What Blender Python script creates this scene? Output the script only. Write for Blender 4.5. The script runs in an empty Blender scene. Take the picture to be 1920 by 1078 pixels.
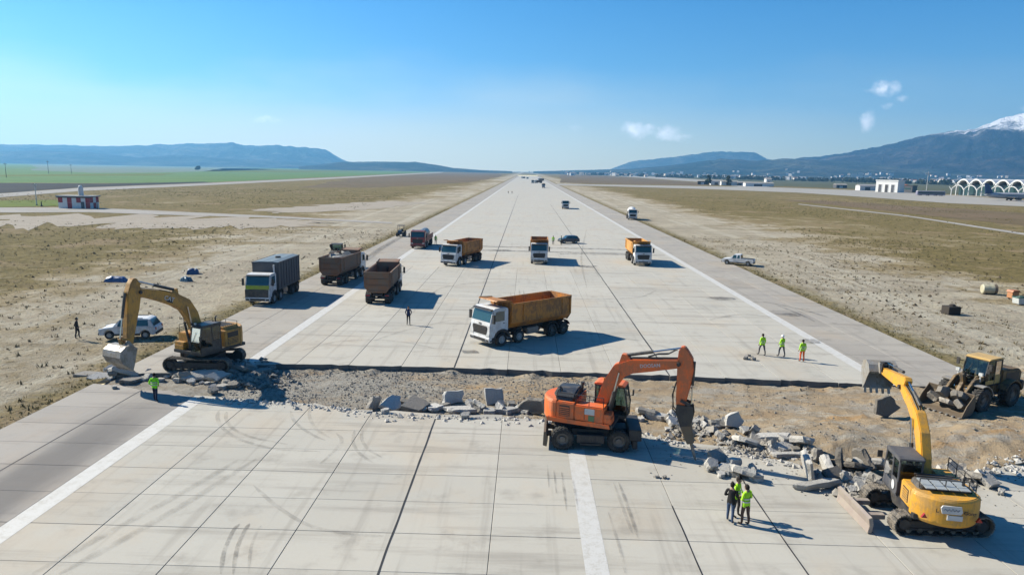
import bpy, bmesh, math, random
import numpy as np
from mathutils import Vector, Matrix, noise

random.seed(11)
R = math.radians
PI = math.pi
scene = bpy.context.scene
COL = scene.collection

# ------------------------------------------------------------------ camera
CAM_H = 14.2
F_PX = 1280.0
YAW, PITCH, ROLL = R(1.07), R(9.70), 0.0185
CAM_M = Matrix.Rotation(YAW, 4, 'Z') @ Matrix.Rotation(R(90) - PITCH, 4, 'X') @ Matrix.Rotation(ROLL, 4, 'Z')
cam_data = bpy.data.cameras.new('camera')
cam_data.sensor_width = 36.0
cam_data.lens = F_PX / 1920 * 36
cam_data.clip_start = 0.5
cam_data.clip_end = 60000
cam = bpy.data.objects.new('camera', cam_data)
cam.matrix_world = Matrix.Translation((0, 0, CAM_H)) @ CAM_M
COL.objects.link(cam)
scene.camera = cam

# ------------------------------------------------------------------ sky, sun, exposure
SUN_EL = R(34.5)
SUN_AZ = R(-69.0)            # from +Y, negative towards -X
world = bpy.data.worlds.new('World')
scene.world = world
world.use_nodes = True
wt = world.node_tree
wt.nodes.clear()
wo = wt.nodes.new('ShaderNodeOutputWorld')
bg = wt.nodes.new('ShaderNodeBackground')
sky = wt.nodes.new('ShaderNodeTexSky')
sky.sky_type = 'NISHITA'
sky.sun_disc = False
sky.sun_elevation = SUN_EL
sky.sun_rotation = SUN_AZ
sky.altitude = 0
sky.air_density = 1.0
sky.dust_density = 0.1
sky.ozone_density = 5.0
bg.inputs['Strength'].default_value = 0.064


def wn(t, **kw):
    n = wt.nodes.new(t)
    for k, v in kw.items():
        setattr(n, k, v)
    return n


def wl(a, b):
    wt.links.new(a, b)


def wmath(op, a, b=None, c=None, clamp=False):
    n = wn('ShaderNodeMath', operation=op, use_clamp=clamp)
    for i, x in enumerate((a, b, c)):
        if x is None:
            continue
        if isinstance(x, (int, float)):
            n.inputs[i].default_value = x
        else:
            wl(x, n.inputs[i])
    return n.outputs[0]


# clouds: a few small fair-weather puffs low in the sky, and thin veil near the horizon
tc = wn('ShaderNodeTexCoord')
wnz = wn('ShaderNodeTexNoise')
wnz.inputs['Scale'].default_value = 55
wnz.inputs['Detail'].default_value = 7
wnz.inputs['Roughness'].default_value = 0.62
wl(tc.outputs['Generated'], wnz.inputs['Vector'])
warp = wn('ShaderNodeVectorMath', operation='SUBTRACT')
wl(wnz.outputs['Color'], warp.inputs[0])
warp.inputs[1].default_value = (.5, .5, .5)
wsc = wn('ShaderNodeVectorMath', operation='SCALE')
wl(warp.outputs[0], wsc.inputs[0])
wsc.inputs['Scale'].default_value = 0.020
wad = wn('ShaderNodeVectorMath', operation='ADD')
wl(tc.outputs['Generated'], wad.inputs[0])
wl(wsc.outputs[0], wad.inputs[1])
sep = wn('ShaderNodeSeparateXYZ')
wl(wad.outputs[0], sep.inputs[0])


def px_dir(px, py):
    d = CAM_M.to_3x3() @ Vector(((px - 960) / F_PX, -(py - 539) / F_PX, -1))
    return d.normalized()


cloud = None
PUFFS = [(1190, 246, .024, .013, .85), (1215, 243, .014, .008, .6), (1250, 249, .021, .012, .8), (1272, 258, .022, .005, .5),
         (1078, 241, .013, .005, .3), (1662, 168, .020, .011, .8), (1640, 172, .012, .005, .4), (1690, 188, .008, .004, .4),
         (1664, 198, .009, .003, .35), (1627, 228, .009, .017, .75), (500, 226, .026, .005, .45),
         (1926, 208, .012, .004, .55)]
for (px, py, sx, sz, am) in PUFFS:
    d = px_dir(px, py)
    # azimuth-like and elevation-like offsets from the puff's own direction
    tx = Vector((d.y, -d.x, 0)).normalized()
    dot = wn('ShaderNodeVectorMath', operation='DOT_PRODUCT')
    wl(wad.outputs[0], dot.inputs[0])
    dot.inputs[1].default_value = tx
    a = wmath('DIVIDE', dot.outputs['Value'], sx)
    b = wmath('DIVIDE', wmath('SUBTRACT', sep.outputs['Z'], d.z), sz)
    r2 = wmath('ADD', wmath('MULTIPLY', a, a), wmath('MULTIPLY', b, b))
    # only the half of the sky the puff is in
    front = wn('ShaderNodeVectorMath', operation='DOT_PRODUCT')
    wl(tc.outputs['Generated'], front.inputs[0])
    front.inputs[1].default_value = d
    m = wmath('MULTIPLY', wmath('SUBTRACT', 1.0, r2, clamp=True), wmath('GREATER_THAN', front.outputs['Value'], .5))
    m = wmath('MULTIPLY', wmath('POWER', m, 1.3), min(1.0, am * 1.15))
    cloud = m if cloud is None else wmath('MAXIMUM', cloud, m)
# even pale veil hugging the horizon all the way round
sep0 = wn('ShaderNodeSeparateXYZ')
wl(tc.outputs['Generated'], sep0.inputs[0])
vnz = wn('ShaderNodeTexNoise')
vnz.inputs['Scale'].default_value = 3.4
vnz.inputs['Detail'].default_value = 4
vmap = wn('ShaderNodeMapping')
vmap.inputs['Scale'].default_value = (1, 1, 4)
wl(tc.outputs['Generated'], vmap.inputs[0])
wl(vmap.outputs[0], vnz.inputs['Vector'])
vtop = wmath('ADD', 0.06, wmath('MULTIPLY', vnz.outputs['Fac'], 0.115))
veil = wn('ShaderNodeMapRange', interpolation_type='SMOOTHSTEP')
wl(wmath('DIVIDE', sep0.outputs['Z'], vtop), veil.inputs['Value'])
veil.inputs['From Min'].default_value = 1.25
veil.inputs['From Max'].default_value = 0.2
veil.inputs['To Min'].default_value = 0
veil.inputs['To Max'].default_value = 0.60
hsv = wn('ShaderNodeHueSaturation')
hsv.inputs['Hue'].default_value = 0.510
hsv.inputs['Saturation'].default_value = 1.42
hsv.inputs['Value'].default_value = 1.0
tone = wn('ShaderNodeMixRGB', blend_type='MULTIPLY')
tone.inputs['Fac'].default_value = 1
wl(sky.outputs[0], tone.inputs['Color1'])
tone.inputs['Color2'].default_value = (1.0, 1.0, .93, 1)
wl(tone.outputs[0], hsv.inputs['Color'])
mix1 = wn('ShaderNodeMixRGB')
# the veil is brightest on the sun's side of the sky
sdot = wn('ShaderNodeVectorMath', operation='DOT_PRODUCT')
wl(tc.outputs['Generated'], sdot.inputs[0])
sdot.inputs[1].default_value = (math.sin(SUN_AZ), math.cos(SUN_AZ), 0)
aur = wn('ShaderNodeMapRange', interpolation_type='SMOOTHSTEP')
wl(sdot.outputs['Value'], aur.inputs['Value'])
aur.inputs['From Min'].default_value = -.45
aur.inputs['From Max'].default_value = .85
aur.inputs['To Min'].default_value = .22
aur.inputs['To Max'].default_value = 1.5
wl(wmath('MULTIPLY', veil.outputs[0], aur.outputs[0], None, True), mix1.inputs['Fac'])
wl(hsv.outputs[0], mix1.inputs['Color1'])
mix1.inputs['Color2'].default_value = (10.6, 9.2, 5.6, 1)
mix2 = wn('ShaderNodeMixRGB')
ero = wn('ShaderNodeMapRange', interpolation_type='SMOOTHSTEP')
wl(wnz.outputs['Fac'], ero.inputs['Value'])
ero.inputs['From Min'].default_value = .26
ero.inputs['From Max'].default_value = .66
wl(wmath('MULTIPLY', cloud, ero.outputs[0]), mix2.inputs['Fac'])
wl(mix1.outputs[0], mix2.inputs['Color1'])
mix2.inputs['Color2'].default_value = (13.5, 13.0, 12.6, 1)
wl(mix2.outputs[0], bg.inputs['Color'])
wl(bg.outputs[0], wo.inputs['Surface'])

sun_d = bpy.data.lights.new('sun', 'SUN')
sun_d.energy = 5.0
sun_d.angle = R(0.53)
sun_d.color = (1.0, 0.93, 0.78)
sun = bpy.data.objects.new('sun', sun_d)
to_sun = Vector((math.sin(SUN_AZ) * math.cos(SUN_EL), math.cos(SUN_AZ) * math.cos(SUN_EL), math.sin(SUN_EL)))
sun.rotation_euler = to_sun.to_track_quat('Z', 'Y').to_euler()
sun.location = (-60, 20, 80)
COL.objects.link(sun)

scene.view_settings.view_transform = 'Standard'
scene.view_settings.look = 'None'
scene.view_settings.exposure = 1.18
scene.view_settings.gamma = 1
scene.view_settings.use_curve_mapping = False
scene.cycles.use_denoising = True
scene.cycles.max_bounces = 5
scene.cycles.diffuse_bounces = 3
scene.cycles.glossy_bounces = 2
scene.cycles.transparent_max_bounces = 10
scene.cycles.volume_bounces = 0
scene.cycles.caustics_reflective = False
scene.cycles.caustics_refractive = False


# ------------------------------------------------------------------ helpers
def gp(px, py, z=0.0):
    """the place on the ground (height z) that stands at this spot of the 1920x1078 photograph"""
    d = px_dir(px, py)
    t = (z - CAM_H) / d.z
    return Vector((d.x * t, d.y * t, z))


def tag(o, label=None, cat=None, group=None, kind=None):
    if label: o['label'] = label
    if cat: o['category'] = cat
    if group: o['group'] = group
    if kind: o['kind'] = kind
    return o


def thing(name, label, cat, loc=(0, 0, 0), rz=0.0, group=None):
    o = bpy.data.objects.new(name, None)
    o.empty_display_size = .5
    COL.objects.link(o)
    o.location = loc
    o.rotation_euler = (0, 0, rz)
    return tag(o, label, cat, group)


KIDS = {}


def link(name, me, parent=None, loc=None, rz=None):
    o = bpy.data.objects.new(name, me)
    COL.objects.link(o)
    if parent is not None:
        o.parent = parent
        KIDS.setdefault(parent, []).append(o)
    if loc is not None: o.location = loc
    if rz is not None: o.rotation_euler = (0, 0, rz)
    return o


def copy_tree(o, parent=None):
    c = o.copy()
    COL.objects.link(c)
    if parent is not None:
        c.parent = parent
        KIDS.setdefault(parent, []).append(c)
    for ch in list(KIDS.get(o, [])):
        copy_tree(ch, c)
    return c


def place_copy(src, label, loc, rz, group=None):
    c = copy_tree(src)
    c.location = loc
    c.rotation_euler = (0, 0, rz)
    c['label'] = label
    if group: c['group'] = group
    return c


class MB:
    def __init__(s):
        s.v, s.f, s.m, s.sm, s.mi, s.smooth = [], [], [], [], 0, False

    def add(s, vs, fs):
        b = len(s.v)
        s.v += [tuple(p) for p in vs]
        for f in fs:
            s.f.append(tuple(b + i for i in f))
            s.m.append(s.mi)
            s.sm.append(s.smooth)
        return s

    def box(s, x0, x1, y0, y1, z0, z1, M=None):
        vs = [Vector((x, y, z)) for z in (z0, z1) for (x, y) in ((x0, y0), (x1, y0), (x1, y1), (x0, y1))]
        if M is not None: vs = [M @ v for v in vs]
        return s.add(vs, [(3, 2, 1, 0), (4, 5, 6, 7), (0, 1, 5, 4), (1, 2, 6, 5), (2, 3, 7, 6), (3, 0, 4, 7)])

    def prism(s, poly, a, b, axis='y', M=None):
        """extrude a 2D outline: axis y takes (x,z), axis x takes (y,z), axis z takes (x,y)"""
        def P(p, t):
            return Vector((p[0], t, p[1])) if axis == 'y' else Vector((t, p[0], p[1])) if axis == 'x' else Vector((p[0], p[1], t))
        n = len(poly)
        vs = [P(p, a) for p in poly] + [P(p, b) for p in poly]
        if M is not None: vs = [M @ v for v in vs]
        return s.add(vs, [tuple(range(n - 1, -1, -1)), tuple(range(n, 2 * n))] + [(i, (i + 1) % n, n + (i + 1) % n, n + i) for i in range(n)])

    def cyl(s, p0, p1, r0, r1=None, n=12):
        p0, p1 = Vector(p0), Vector(p1)
        r1 = r0 if r1 is None else r1
        ax = (p1 - p0).normalized()
        q = ax.to_track_quat('Z', 'Y').to_matrix()
        vs = []
        for p, r in ((p0, r0), (p1, r1)):
            for i in range(n):
                a = 2 * PI * i / n
                vs.append(p + q @ Vector((math.cos(a) * r, math.sin(a) * r, 0)))
        return s.add(vs, [tuple(range(n - 1, -1, -1)), tuple(range(n, 2 * n))] + [(i, (i + 1) % n, n + (i + 1) % n, n + i) for i in range(n)])

    def tube(s, pts, r, n=6):
        pts = [Vector(p) for p in pts]
        vs = []
        for k, p in enumerate(pts):
            t = (pts[min(k + 1, len(pts) - 1)] - pts[max(k - 1, 0)]).normalized()
            q = t.to_track_quat('Z', 'Y').to_matrix()
            rr = r[k] if isinstance(r, (list, tuple)) else r
            vs += [p + q @ Vector((math.cos(2 * PI * i / n) * rr, math.sin(2 * PI * i / n) * rr, 0)) for i in range(n)]
        L = len(pts)
        fs = [(k * n + i, k * n + (i + 1) % n, (k + 1) * n + (i + 1) % n, (k + 1) * n + i) for k in range(L - 1) for i in range(n)]
        return s.add(vs, fs + [tuple(range(n - 1, -1, -1)), tuple(range((L - 1) * n, L * n))])

    def lathe(s, prof, n=24, c=(0, 0, 0), axis='y', sx=1, sy=1):
        """spin (radius, height) pairs round the axis"""
        vs, fs = [], []
        L = len(prof)
        for i in range(n):
            a = 2 * PI * i / n
            for (r, h) in prof:
                p = (math.cos(a) * r * sx, h, math.sin(a) * r * sy) if axis == 'y' else (math.cos(a) * r * sx, math.sin(a) * r * sy, h) if axis == 'z' else (h, math.cos(a) * r * sx, math.sin(a) * r * sy)
                vs.append((p[0] + c[0], p[1] + c[1], p[2] + c[2]))
        for i in range(n):
            j = (i + 1) % n
            for k in range(L - 1):
                fs.append((i * L + k, j * L + k, j * L + k + 1, i * L + k + 1))
        return s.add(vs, fs)

    def ball(s, c, r, n=10, m=7, sc=(1, 1, 1)):
        vs = [(c[0], c[1], c[2] - r * sc[2])]
        for j in range(1, m):
            t = -PI / 2 + PI * j / m
            for i in range(n):
                a = 2 * PI * i / n
                vs.append((c[0] + r * sc[0] * math.cos(t) * math.cos(a), c[1] + r * sc[1] * math.cos(t) * math.sin(a), c[2] + r * sc[2] * math.sin(t)))
        vs.append((c[0], c[1], c[2] + r * sc[2]))
        fs = [(0, 1 + (i + 1) % n, 1 + i) for i in range(n)]
        for j in range(m - 2):
            b = 1 + j * n
            fs += [(b + i, b + (i + 1) % n, b + n + (i + 1) % n, b + n + i) for i in range(n)]
        b = 1 + (m - 2) * n
        fs += [(b + i, b + (i + 1) % n, len(vs) - 1) for i in range(n)]
        return s.add(vs, fs)

    def ribbon(s, spine, y0, y1, M=None):
        """a plate or box girder that follows spine points (x, z, half depth)"""
        up, dn = [], []
        for k, (x, z, h) in enumerate(spine):
            a = spine[max(k - 1, 0)]
            b = spine[min(k + 1, len(spine) - 1)]
            t = Vector((b[0] - a[0], b[1] - a[1])).normalized()
            up.append((x - t.y * h, z + t.x * h))
            dn.append((x + t.y * h, z - t.x * h))
        n = len(spine)
        vs = []
        for y in (y0, y1):
            vs += [Vector((p[0], y, p[1])) for p in up] + [Vector((p[0], y, p[1])) for p in dn]
        if M is not None: vs = [M @ v for v in vs]
        fs = []
        for k in range(n - 1):
            fs += [(k, k + 1, n + k + 1, n + k), (2 * n + k, 3 * n + k, 3 * n + k + 1, 2 * n + k + 1),
                   (k, 2 * n + k, 2 * n + k + 1, k + 1), (n + k, n + k + 1, 3 * n + k + 1, 3 * n + k)]
        fs += [(0, n, 3 * n, 2 * n), (n - 1, 3 * n - 1, 4 * n - 1, 2 * n - 1)]
        return s.add(vs, fs)

    def mesh(s, name, mats, bevel=0.0):
        me = bpy.data.meshes.new(name)
        me.from_pydata(s.v, [], s.f)
        for m in (mats if isinstance(mats, (list, tuple)) else [mats]):
            me.materials.append(m)
        me.polygons.foreach_set('material_index', s.m)
        me.polygons.foreach_set('use_smooth', s.sm)
        bm = bmesh.new()
        bm.from_mesh(me)
        bmesh.ops.recalc_face_normals(bm, faces=bm.faces)
        if bevel:
            ed = [e for e in bm.edges if len(e.link_faces) == 2 and e.calc_face_angle(0) > 0.5]
            bmesh.ops.bevel(bm, geom=ed, offset=bevel, segments=2, affect='EDGES', clamp_overlap=True)
        bm.to_mesh(me)
        bm.free()
        return me

    def build(s, name, mats, parent=None, bevel=0.0, loc=None, rz=None):
        return link(name, s.mesh(name, mats, bevel), parent, loc, rz)


def quick_mesh(name, verts, faces, mat, smooth=False):
    """fast mesh from numpy arrays; faces all of one size"""
    verts = np.asarray(verts, dtype=np.float32)
    faces = np.asarray(faces, dtype=np.int32)
    me = bpy.data.meshes.new(name)
    k = faces.shape[1]
    me.vertices.add(len(verts))
    me.vertices.foreach_set('co', verts.ravel())
    me.loops.add(faces.size)
    me.loops.foreach_set('vertex_index', faces.ravel())
    me.polygons.add(len(faces))
    me.polygons.foreach_set('loop_start', np.arange(0, faces.size, k, dtype=np.int32))
    me.polygons.foreach_set('use_smooth', np.full(len(faces), smooth))
    me.update(calc_edges=True)
    me.validate()
    me.materials.append(mat)
    return me


def sheet(name, pts, z, mat, kind='structure', parent=None):
    """one flat polygon lying on the ground"""
    me = bpy.data.meshes.new(name)
    me.from_pydata([(p[0], p[1], z) for p in pts], [], [tuple(range(len(pts)))])
    me.materials.append(mat)
    bm = bmesh.new(); bm.from_mesh(me)
    for f in bm.faces:
        if f.normal.z < 0: f.normal_flip()
    bm.to_mesh(me); bm.free()
    o = link(name, me, parent)
    if kind: o['kind'] = kind
    return o


# ------------------------------------------------------------------ materials
def new_mat(name):
    m = bpy.data.materials.new(name)
    m.use_nodes = True
    nt = m.node_tree
    return m, nt, nt.nodes['Principled BSDF']


def N(nt, t, **kw):
    n = nt.nodes.new(t)
    for k, v in kw.items(): setattr(n, k, v)
    return n


ALB = .62          # all ground and wall colours share one scale with the exposure


def c4(c): return (c[0] * ALB, c[1] * ALB, c[2] * ALB, 1.0)


def noise_n(nt, coord, scale, detail=4, rough=.55, vscale=None, loc=(0, 0, 0), rot=(0, 0, 0)):
    n = N(nt, 'ShaderNodeTexNoise')
    n.inputs['Scale'].default_value = scale
    n.inputs['Detail'].default_value = detail
    n.inputs['Roughness'].default_value = rough
    mp = N(nt, 'ShaderNodeMapping')
    mp.inputs['Scale'].default_value = vscale or (1, 1, 1)
    mp.inputs['Location'].default_value = loc
    mp.inputs['Rotation'].default_value = rot
    nt.links.new(coord, mp.inputs[0])
    nt.links.new(mp.outputs[0], n.inputs['Vector'])
    return n.outputs['Fac']


def ramp(nt, fac, lo, hi, o0=0.0, o1=1.0):
    r = N(nt, 'ShaderNodeMapRange', interpolation_type='SMOOTHSTEP')
    nt.links.new(fac, r.inputs['Value'])
    r.inputs['From Min'].default_value = lo
    r.inputs['From Max'].default_value = hi
    r.inputs['To Min'].default_value = o0
    r.inputs['To Max'].default_value = o1
    return r.outputs[0]


def mixc(nt, fac, a, b, mode='MIX'):
    m = N(nt, 'ShaderNodeMixRGB', blend_type=mode)
    for i, x in enumerate((fac, a, b)):
        if isinstance(x, (int, float)): m.inputs[i].default_value = x
        elif isinstance(x, tuple): m.inputs[i].default_value = c4(x)
        else: nt.links.new(x, m.inputs[i])
    return m.outputs[0]


def vmul(nt, a, b, op='MULTIPLY'):
    m = N(nt, 'ShaderNodeMath', operation=op)
    for i, x in enumerate((a, b)):
        if isinstance(x, (int, float)): m.inputs[i].default_value = x
        else: nt.links.new(x, m.inputs[i])
    return m.outputs[0]


def bump(nt, bsdf, h, strength=.3, dist=.05):
    b = N(nt, 'ShaderNodeBump')
    b.inputs['Strength'].default_value = strength
    b.inputs['Distance'].default_value = dist
    nt.links.new(h, b.inputs['Height'])
    nt.links.new(b.outputs[0], bsdf.inputs['Normal'])


def paint(name, col, rough=.45, metal=0.0, dirt=(.26, .21, .15), amount=.35, scale=1.6, spec=.5):
    """worn machine paint: dusty and scuffed in patches"""
    col = tuple(min(1.25, x * 1.2) for x in col)
    m, nt, b = new_mat(name)
    tcn = N(nt, 'ShaderNodeTexCoord').outputs['Object']
    n1 = noise_n(nt, tcn, scale, 6, .65)
    n2 = noise_n(nt, tcn, scale * 7, 4, .6, (1, 1, .35))
    f = vmul(nt, ramp(nt, vmul(nt, vmul(nt, n1, .65), vmul(nt, n2, .35), 'ADD'), .43, .58), amount)
    nt.links.new(mixc(nt, f, col, dirt), b.inputs['Base Color'])
    nt.links.new(ramp(nt, f, 0, 1, rough, .9), b.inputs['Roughness'])
    b.inputs['Metallic'].default_value = metal
    b.inputs['Specular IOR Level'].default_value = spec
    bump(nt, b, n2, .08, .01)
    return m


def plain(name, col, rough=.6, metal=0.0, spec=.5):
    m, nt, b = new_mat(name)
    tcn = N(nt, 'ShaderNodeTexCoord').outputs['Object']
    n1 = noise_n(nt, tcn, 4.0, 4, .6)
    nt.links.new(mixc(nt, ramp(nt, n1, .3, .7, .0, .3), col, tuple(min(1, c * .55 + .02) for c in col)), b.inputs['Base Color'])
    b.inputs['Roughness'].default_value = rough
    b.inputs['Metallic'].default_value = metal
    b.inputs['Specular IOR Level'].default_value = spec
    return m


def pos(nt): return N(nt, 'ShaderNodeNewGeometry').outputs['Position']


M = {}
M['white'] = paint('white_paint', (.74, .75, .76), .4, dirt=(.42, .37, .30), amount=.4)
M['orange_body'] = paint('orange_tipper_paint', (.62, .235, .03), .55, dirt=(.27, .155, .08), amount=.75, scale=1.1)
M['tan_orange_body'] = paint('pale_orange_tipper_paint', (.68, .32, .06), .5, dirt=(.32, .20, .10), amount=.5, scale=.9)
M['brown_body'] = paint('dusty_brown_tipper_paint', (.23, .115, .06), .7, dirt=(.24, .19, .14), amount=.7, scale=.8)
M['grey_body'] = paint('slate_grey_steel', (.07, .072, .085), .55, dirt=(.17, .16, .15), amount=.5)
M['black'] = paint('black_plastic', (.018, .018, .02), .55, dirt=(.12, .10, .08), amount=.4)
M['chassis'] = paint('dark_chassis', (.022, .022, .026), .6, dirt=(.13, .11, .085), amount=.5)
M['rubber'] = paint('tyre_rubber', (.017, .017, .018), .85, dirt=(.13, .115, .09), amount=.55, scale=3)
M['rim'] = paint('steel_rim', (.16, .155, .15), .5, .4, amount=.5, scale=4)
M['rim_white'] = paint('pale_rim', (.5, .5, .5), .45, .3, amount=.4, scale=4)
M['steel'] = paint('bare_steel', (.33, .33, .33), .38, .85, amount=.35)
M['chrome'] = plain('polished_rod', (.75, .75, .75), .15, 1.0)
M['digger_yellow'] = paint('yellow_digger_paint', (.74, .36, .03), .5, dirt=(.40, .27, .12), amount=.6)
M['digger_amber'] = paint('amber_digger_paint', (.60, .30, .045), .5, dirt=(.34, .21, .095), amount=.75)
M['digger_orange'] = paint('orange_digger_paint', (.88, .165, .03), .48, dirt=(.46, .21, .11), amount=.6)
M['loader_paint'] = paint('muddy_loader_paint', (.19, .115, .04), .6, dirt=(.10, .08, .06), amount=.95, scale=1.1)
M['loader_roof'] = paint('faded_loader_roof', (.62, .40, .13), .45, amount=.3)
M['worn_steel'] = paint('worn_bucket_steel', (.36, .35, .33), .5, .35, dirt=(.33, .28, .22), amount=.8)
M['mud_steel'] = paint('muddy_bucket_steel', (.17, .125, .085), .65, .2, dirt=(.24, .19, .13), amount=.9)
M['dusty_steel'] = paint('dusty_blade_steel', (.33, .27, .235), .65, .15, dirt=(.45, .39, .32), amount=.9)
M['track'] = paint('track_steel', (.075, .068, .06), .65, .3, dirt=(.36, .31, .25), amount=.9, scale=2.5)
M['dark_glass'] = plain('dark_cab_glass', (.03, .085, .088), .07, 0, .9)
M['hood_black'] = paint('black_engine_cover', (.03, .033, .038), .45, amount=.4)
M['lamp'] = plain('lamp_lens', (.75, .76, .74), .15)
M['lamp_red'] = plain('red_lamp_lens', (.45, .02, .015), .25)
M['lamp_amber'] = plain('amber_lamp_lens', (.75, .28, .02), .25)
M['lime'] = paint('lime_stripe_paint', (.36, .48, .03), .5, amount=.35)
M['red_paint'] = paint('dark_red_paint', (.30, .03, .025), .4, amount=.25)
M['navy_paint'] = paint('navy_car_paint', (.018, .035, .075), .3, amount=.2)
M['green_paint'] = paint('green_paint', (.10, .22, .10), .5, amount=.5)
M['sticker'] = plain('white_sticker', (.75, .75, .75), .5)
M['print_blue'] = plain('blue_print', (.03, .07, .2), .5)
M['print_black'] = plain('black_print', (.02, .02, .02), .5)
M['seat'] = plain('seat_fabric', (.03, .03, .035), .9)
M['interior'] = plain('cab_interior', (.06, .06, .062), .8)


def glass():
    m = bpy.data.materials.new('tinted_glass')
    m.use_nodes = True
    nt = m.node_tree
    nt.nodes.clear()
    out = N(nt, 'ShaderNodeOutputMaterial')
    tr = N(nt, 'ShaderNodeBsdfTransparent')
    tr.inputs[0].default_value = (.30, .42, .40, 1)
    gl = N(nt, 'ShaderNodeBsdfGlossy')
    gl.inputs['Roughness'].default_value = .04
    fr = N(nt, 'ShaderNodeLayerWeight')
    fr.inputs['Blend'].default_value = .25
    mx = N(nt, 'ShaderNodeMixShader')
    nt.links.new(ramp(nt, fr.outputs['Fresnel'], 0, 1, .06, .8), mx.inputs[0])
    nt.links.new(tr.outputs[0], mx.inputs[1])
    nt.links.new(gl.outputs[0], mx.inputs[2])
    nt.links.new(mx.outputs[0], out.inputs['Surface'])
    return m


M['glass'] = glass()


def concrete(name, base, tint, per_object=.10, streak=.35, bumpy=.12, stain=(.26, .235, .20), stain_amt=.4, fdist=.02):
    """pale airfield concrete: fine grain, tyre-brushed streaks, blotchy stains"""
    m, nt, b = new_mat(name)
    p = pos(nt)
    big = noise_n(nt, p, .09, 5, .6)
    mid = noise_n(nt, p, .55, 6, .65)
    fine = noise_n(nt, p, 9.0, 5, .7)
    st = noise_n(nt, p, .8, 5, .65, (.09, 1.0, 1), rot=(0, 0, R(4)))
    sl = noise_n(nt, p, 1.6, 4, .6, (1.0, .04, 1))
    col = mixc(nt, ramp(nt, big, .3, .7), base, tint)
    warm = noise_n(nt, p, .16, 4, .6, (1, .7, 1), (40, 9, 0))
    col = mixc(nt, ramp(nt, warm, .50, .68, 0, .7), col, (base[0] * 1.0, base[1] * .93, base[2] * .86))
    col = mixc(nt, vmul(nt, ramp(nt, st, .50, .72), streak), col, stain)
    col = mixc(nt, vmul(nt, ramp(nt, sl, .54, .72), streak * .6), col, stain)
    col = mixc(nt, vmul(nt, ramp(nt, mid, .52, .75), stain_amt), col, stain)
    col = mixc(nt, ramp(nt, fine, .3, .75, 0, .12), col, tuple(c * .6 for c in base))
    oi = N(nt, 'ShaderNodeObjectInfo')
    col = mixc(nt, 1.0, col, mixc(nt, oi.outputs['Random'], ((1 - per_object) / ALB,) * 3, ((1 + per_object * .35) / ALB,) * 3), 'MULTIPLY')
    nt.links.new(col, b.inputs['Base Color'])
    b.inputs['Roughness'].default_value = .85
    b.inputs['Specular IOR Level'].default_value = .3
    bump(nt, b, vmul(nt, fine, mid, 'ADD'), bumpy, fdist)
    return m


M['slab'] = concrete('runway_concrete', (.61, .57, .49), (.57, .545, .48), .085, .48)
M['runway_far'] = concrete('worn_runway_concrete', (.595, .558, .482), (.565, .54, .475), .0, .38)
M['shoulder'] = concrete('grey_shoulder_concrete', (.49, .45, .385), (.42, .385, .34), .08, .5, stain=(.17, .155, .14), stain_amt=.55)
M['shoulder_dark'] = concrete('stained_shoulder_concrete', (.235, .22, .205), (.29, .27, .25), .10, .5, stain=(.13, .12, .115), stain_amt=.5)
def stained_shoulder():
    m = concrete('tar_stained_shoulder', (.45, .415, .37), (.39, .36, .325), .07, .5, stain=(.23, .21, .195), stain_amt=.55)
    nt = m.node_tree
    b = nt.nodes['Principled BSDF']
    src = b.inputs['Base Color'].links[0].from_socket
    p = pos(nt)
    sx = N(nt, 'ShaderNodeSeparateXYZ'); nt.links.new(p, sx.inputs[0])
    w = noise_n(nt, p, .35, 6, .68, (1, .22, 1), (3, 1, 0))
    d = N(nt, 'ShaderNodeMath', operation='ABSOLUTE')
    nt.links.new(vmul(nt, vmul(nt, sx.outputs['X'], vmul(nt, w, 3.2), 'ADD'), -20.9, 'SUBTRACT'), d.inputs[0])
    f = vmul(nt, ramp(nt, d.outputs[0], 2.6, .5), ramp(nt, sx.outputs['Y'], 42, 33, 0, 1))
    nt.links.new(mixc(nt, vmul(nt, f, .8), src, (.15, .14, .135)), b.inputs['Base Color'])
    return m


M['shoulder_near'] = stained_shoulder()
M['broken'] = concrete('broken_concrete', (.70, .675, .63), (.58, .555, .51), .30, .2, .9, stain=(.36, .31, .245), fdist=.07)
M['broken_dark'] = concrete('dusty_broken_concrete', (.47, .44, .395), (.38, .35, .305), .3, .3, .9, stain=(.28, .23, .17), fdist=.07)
M['broken_mud'] = concrete('muddy_shaded_concrete', (.30, .275, .24), (.22, .195, .165), .3, .3, .9, stain=(.17, .135, .10), fdist=.07)  # muddy pieces; also carries the shade painted into the lone upright slab
M['apron'] = concrete('apron_concrete', (.46, .43, .38), (.42, .40, .36), 0, .2)
M['joint'] = plain('joint_filler', (.085, .08, .075), .9)
M['tar'] = plain('black_joint_sealant', (.018, .018, .02), .7)


def marking():
    m, nt, b = new_mat('worn_white_line_paint')
    p = pos(nt)
    w = noise_n(nt, p, 2.2, 7, .7)
    w2 = noise_n(nt, p, 14, 4, .7)
    f = ramp(nt, vmul(nt, vmul(nt, w, .5), vmul(nt, w2, .5), 'ADD'), .46, .62, 0, .8)
    nt.links.new(mixc(nt, f, (.70, .685, .65), (.53, .495, .43)), b.inputs['Base Color'])
    b.inputs['Roughness'].default_value = .7
    return m


M['marking'] = marking()
M['marking_worn'] = concrete('faded_line_paint', (.60, .57, .51), (.56, .53, .47), 0, .4)
M['cut_face'] = plain('dark_cut_concrete', (.21, .20, .185), .95)  # slab sides, a darker grey than the slab tops


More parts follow.
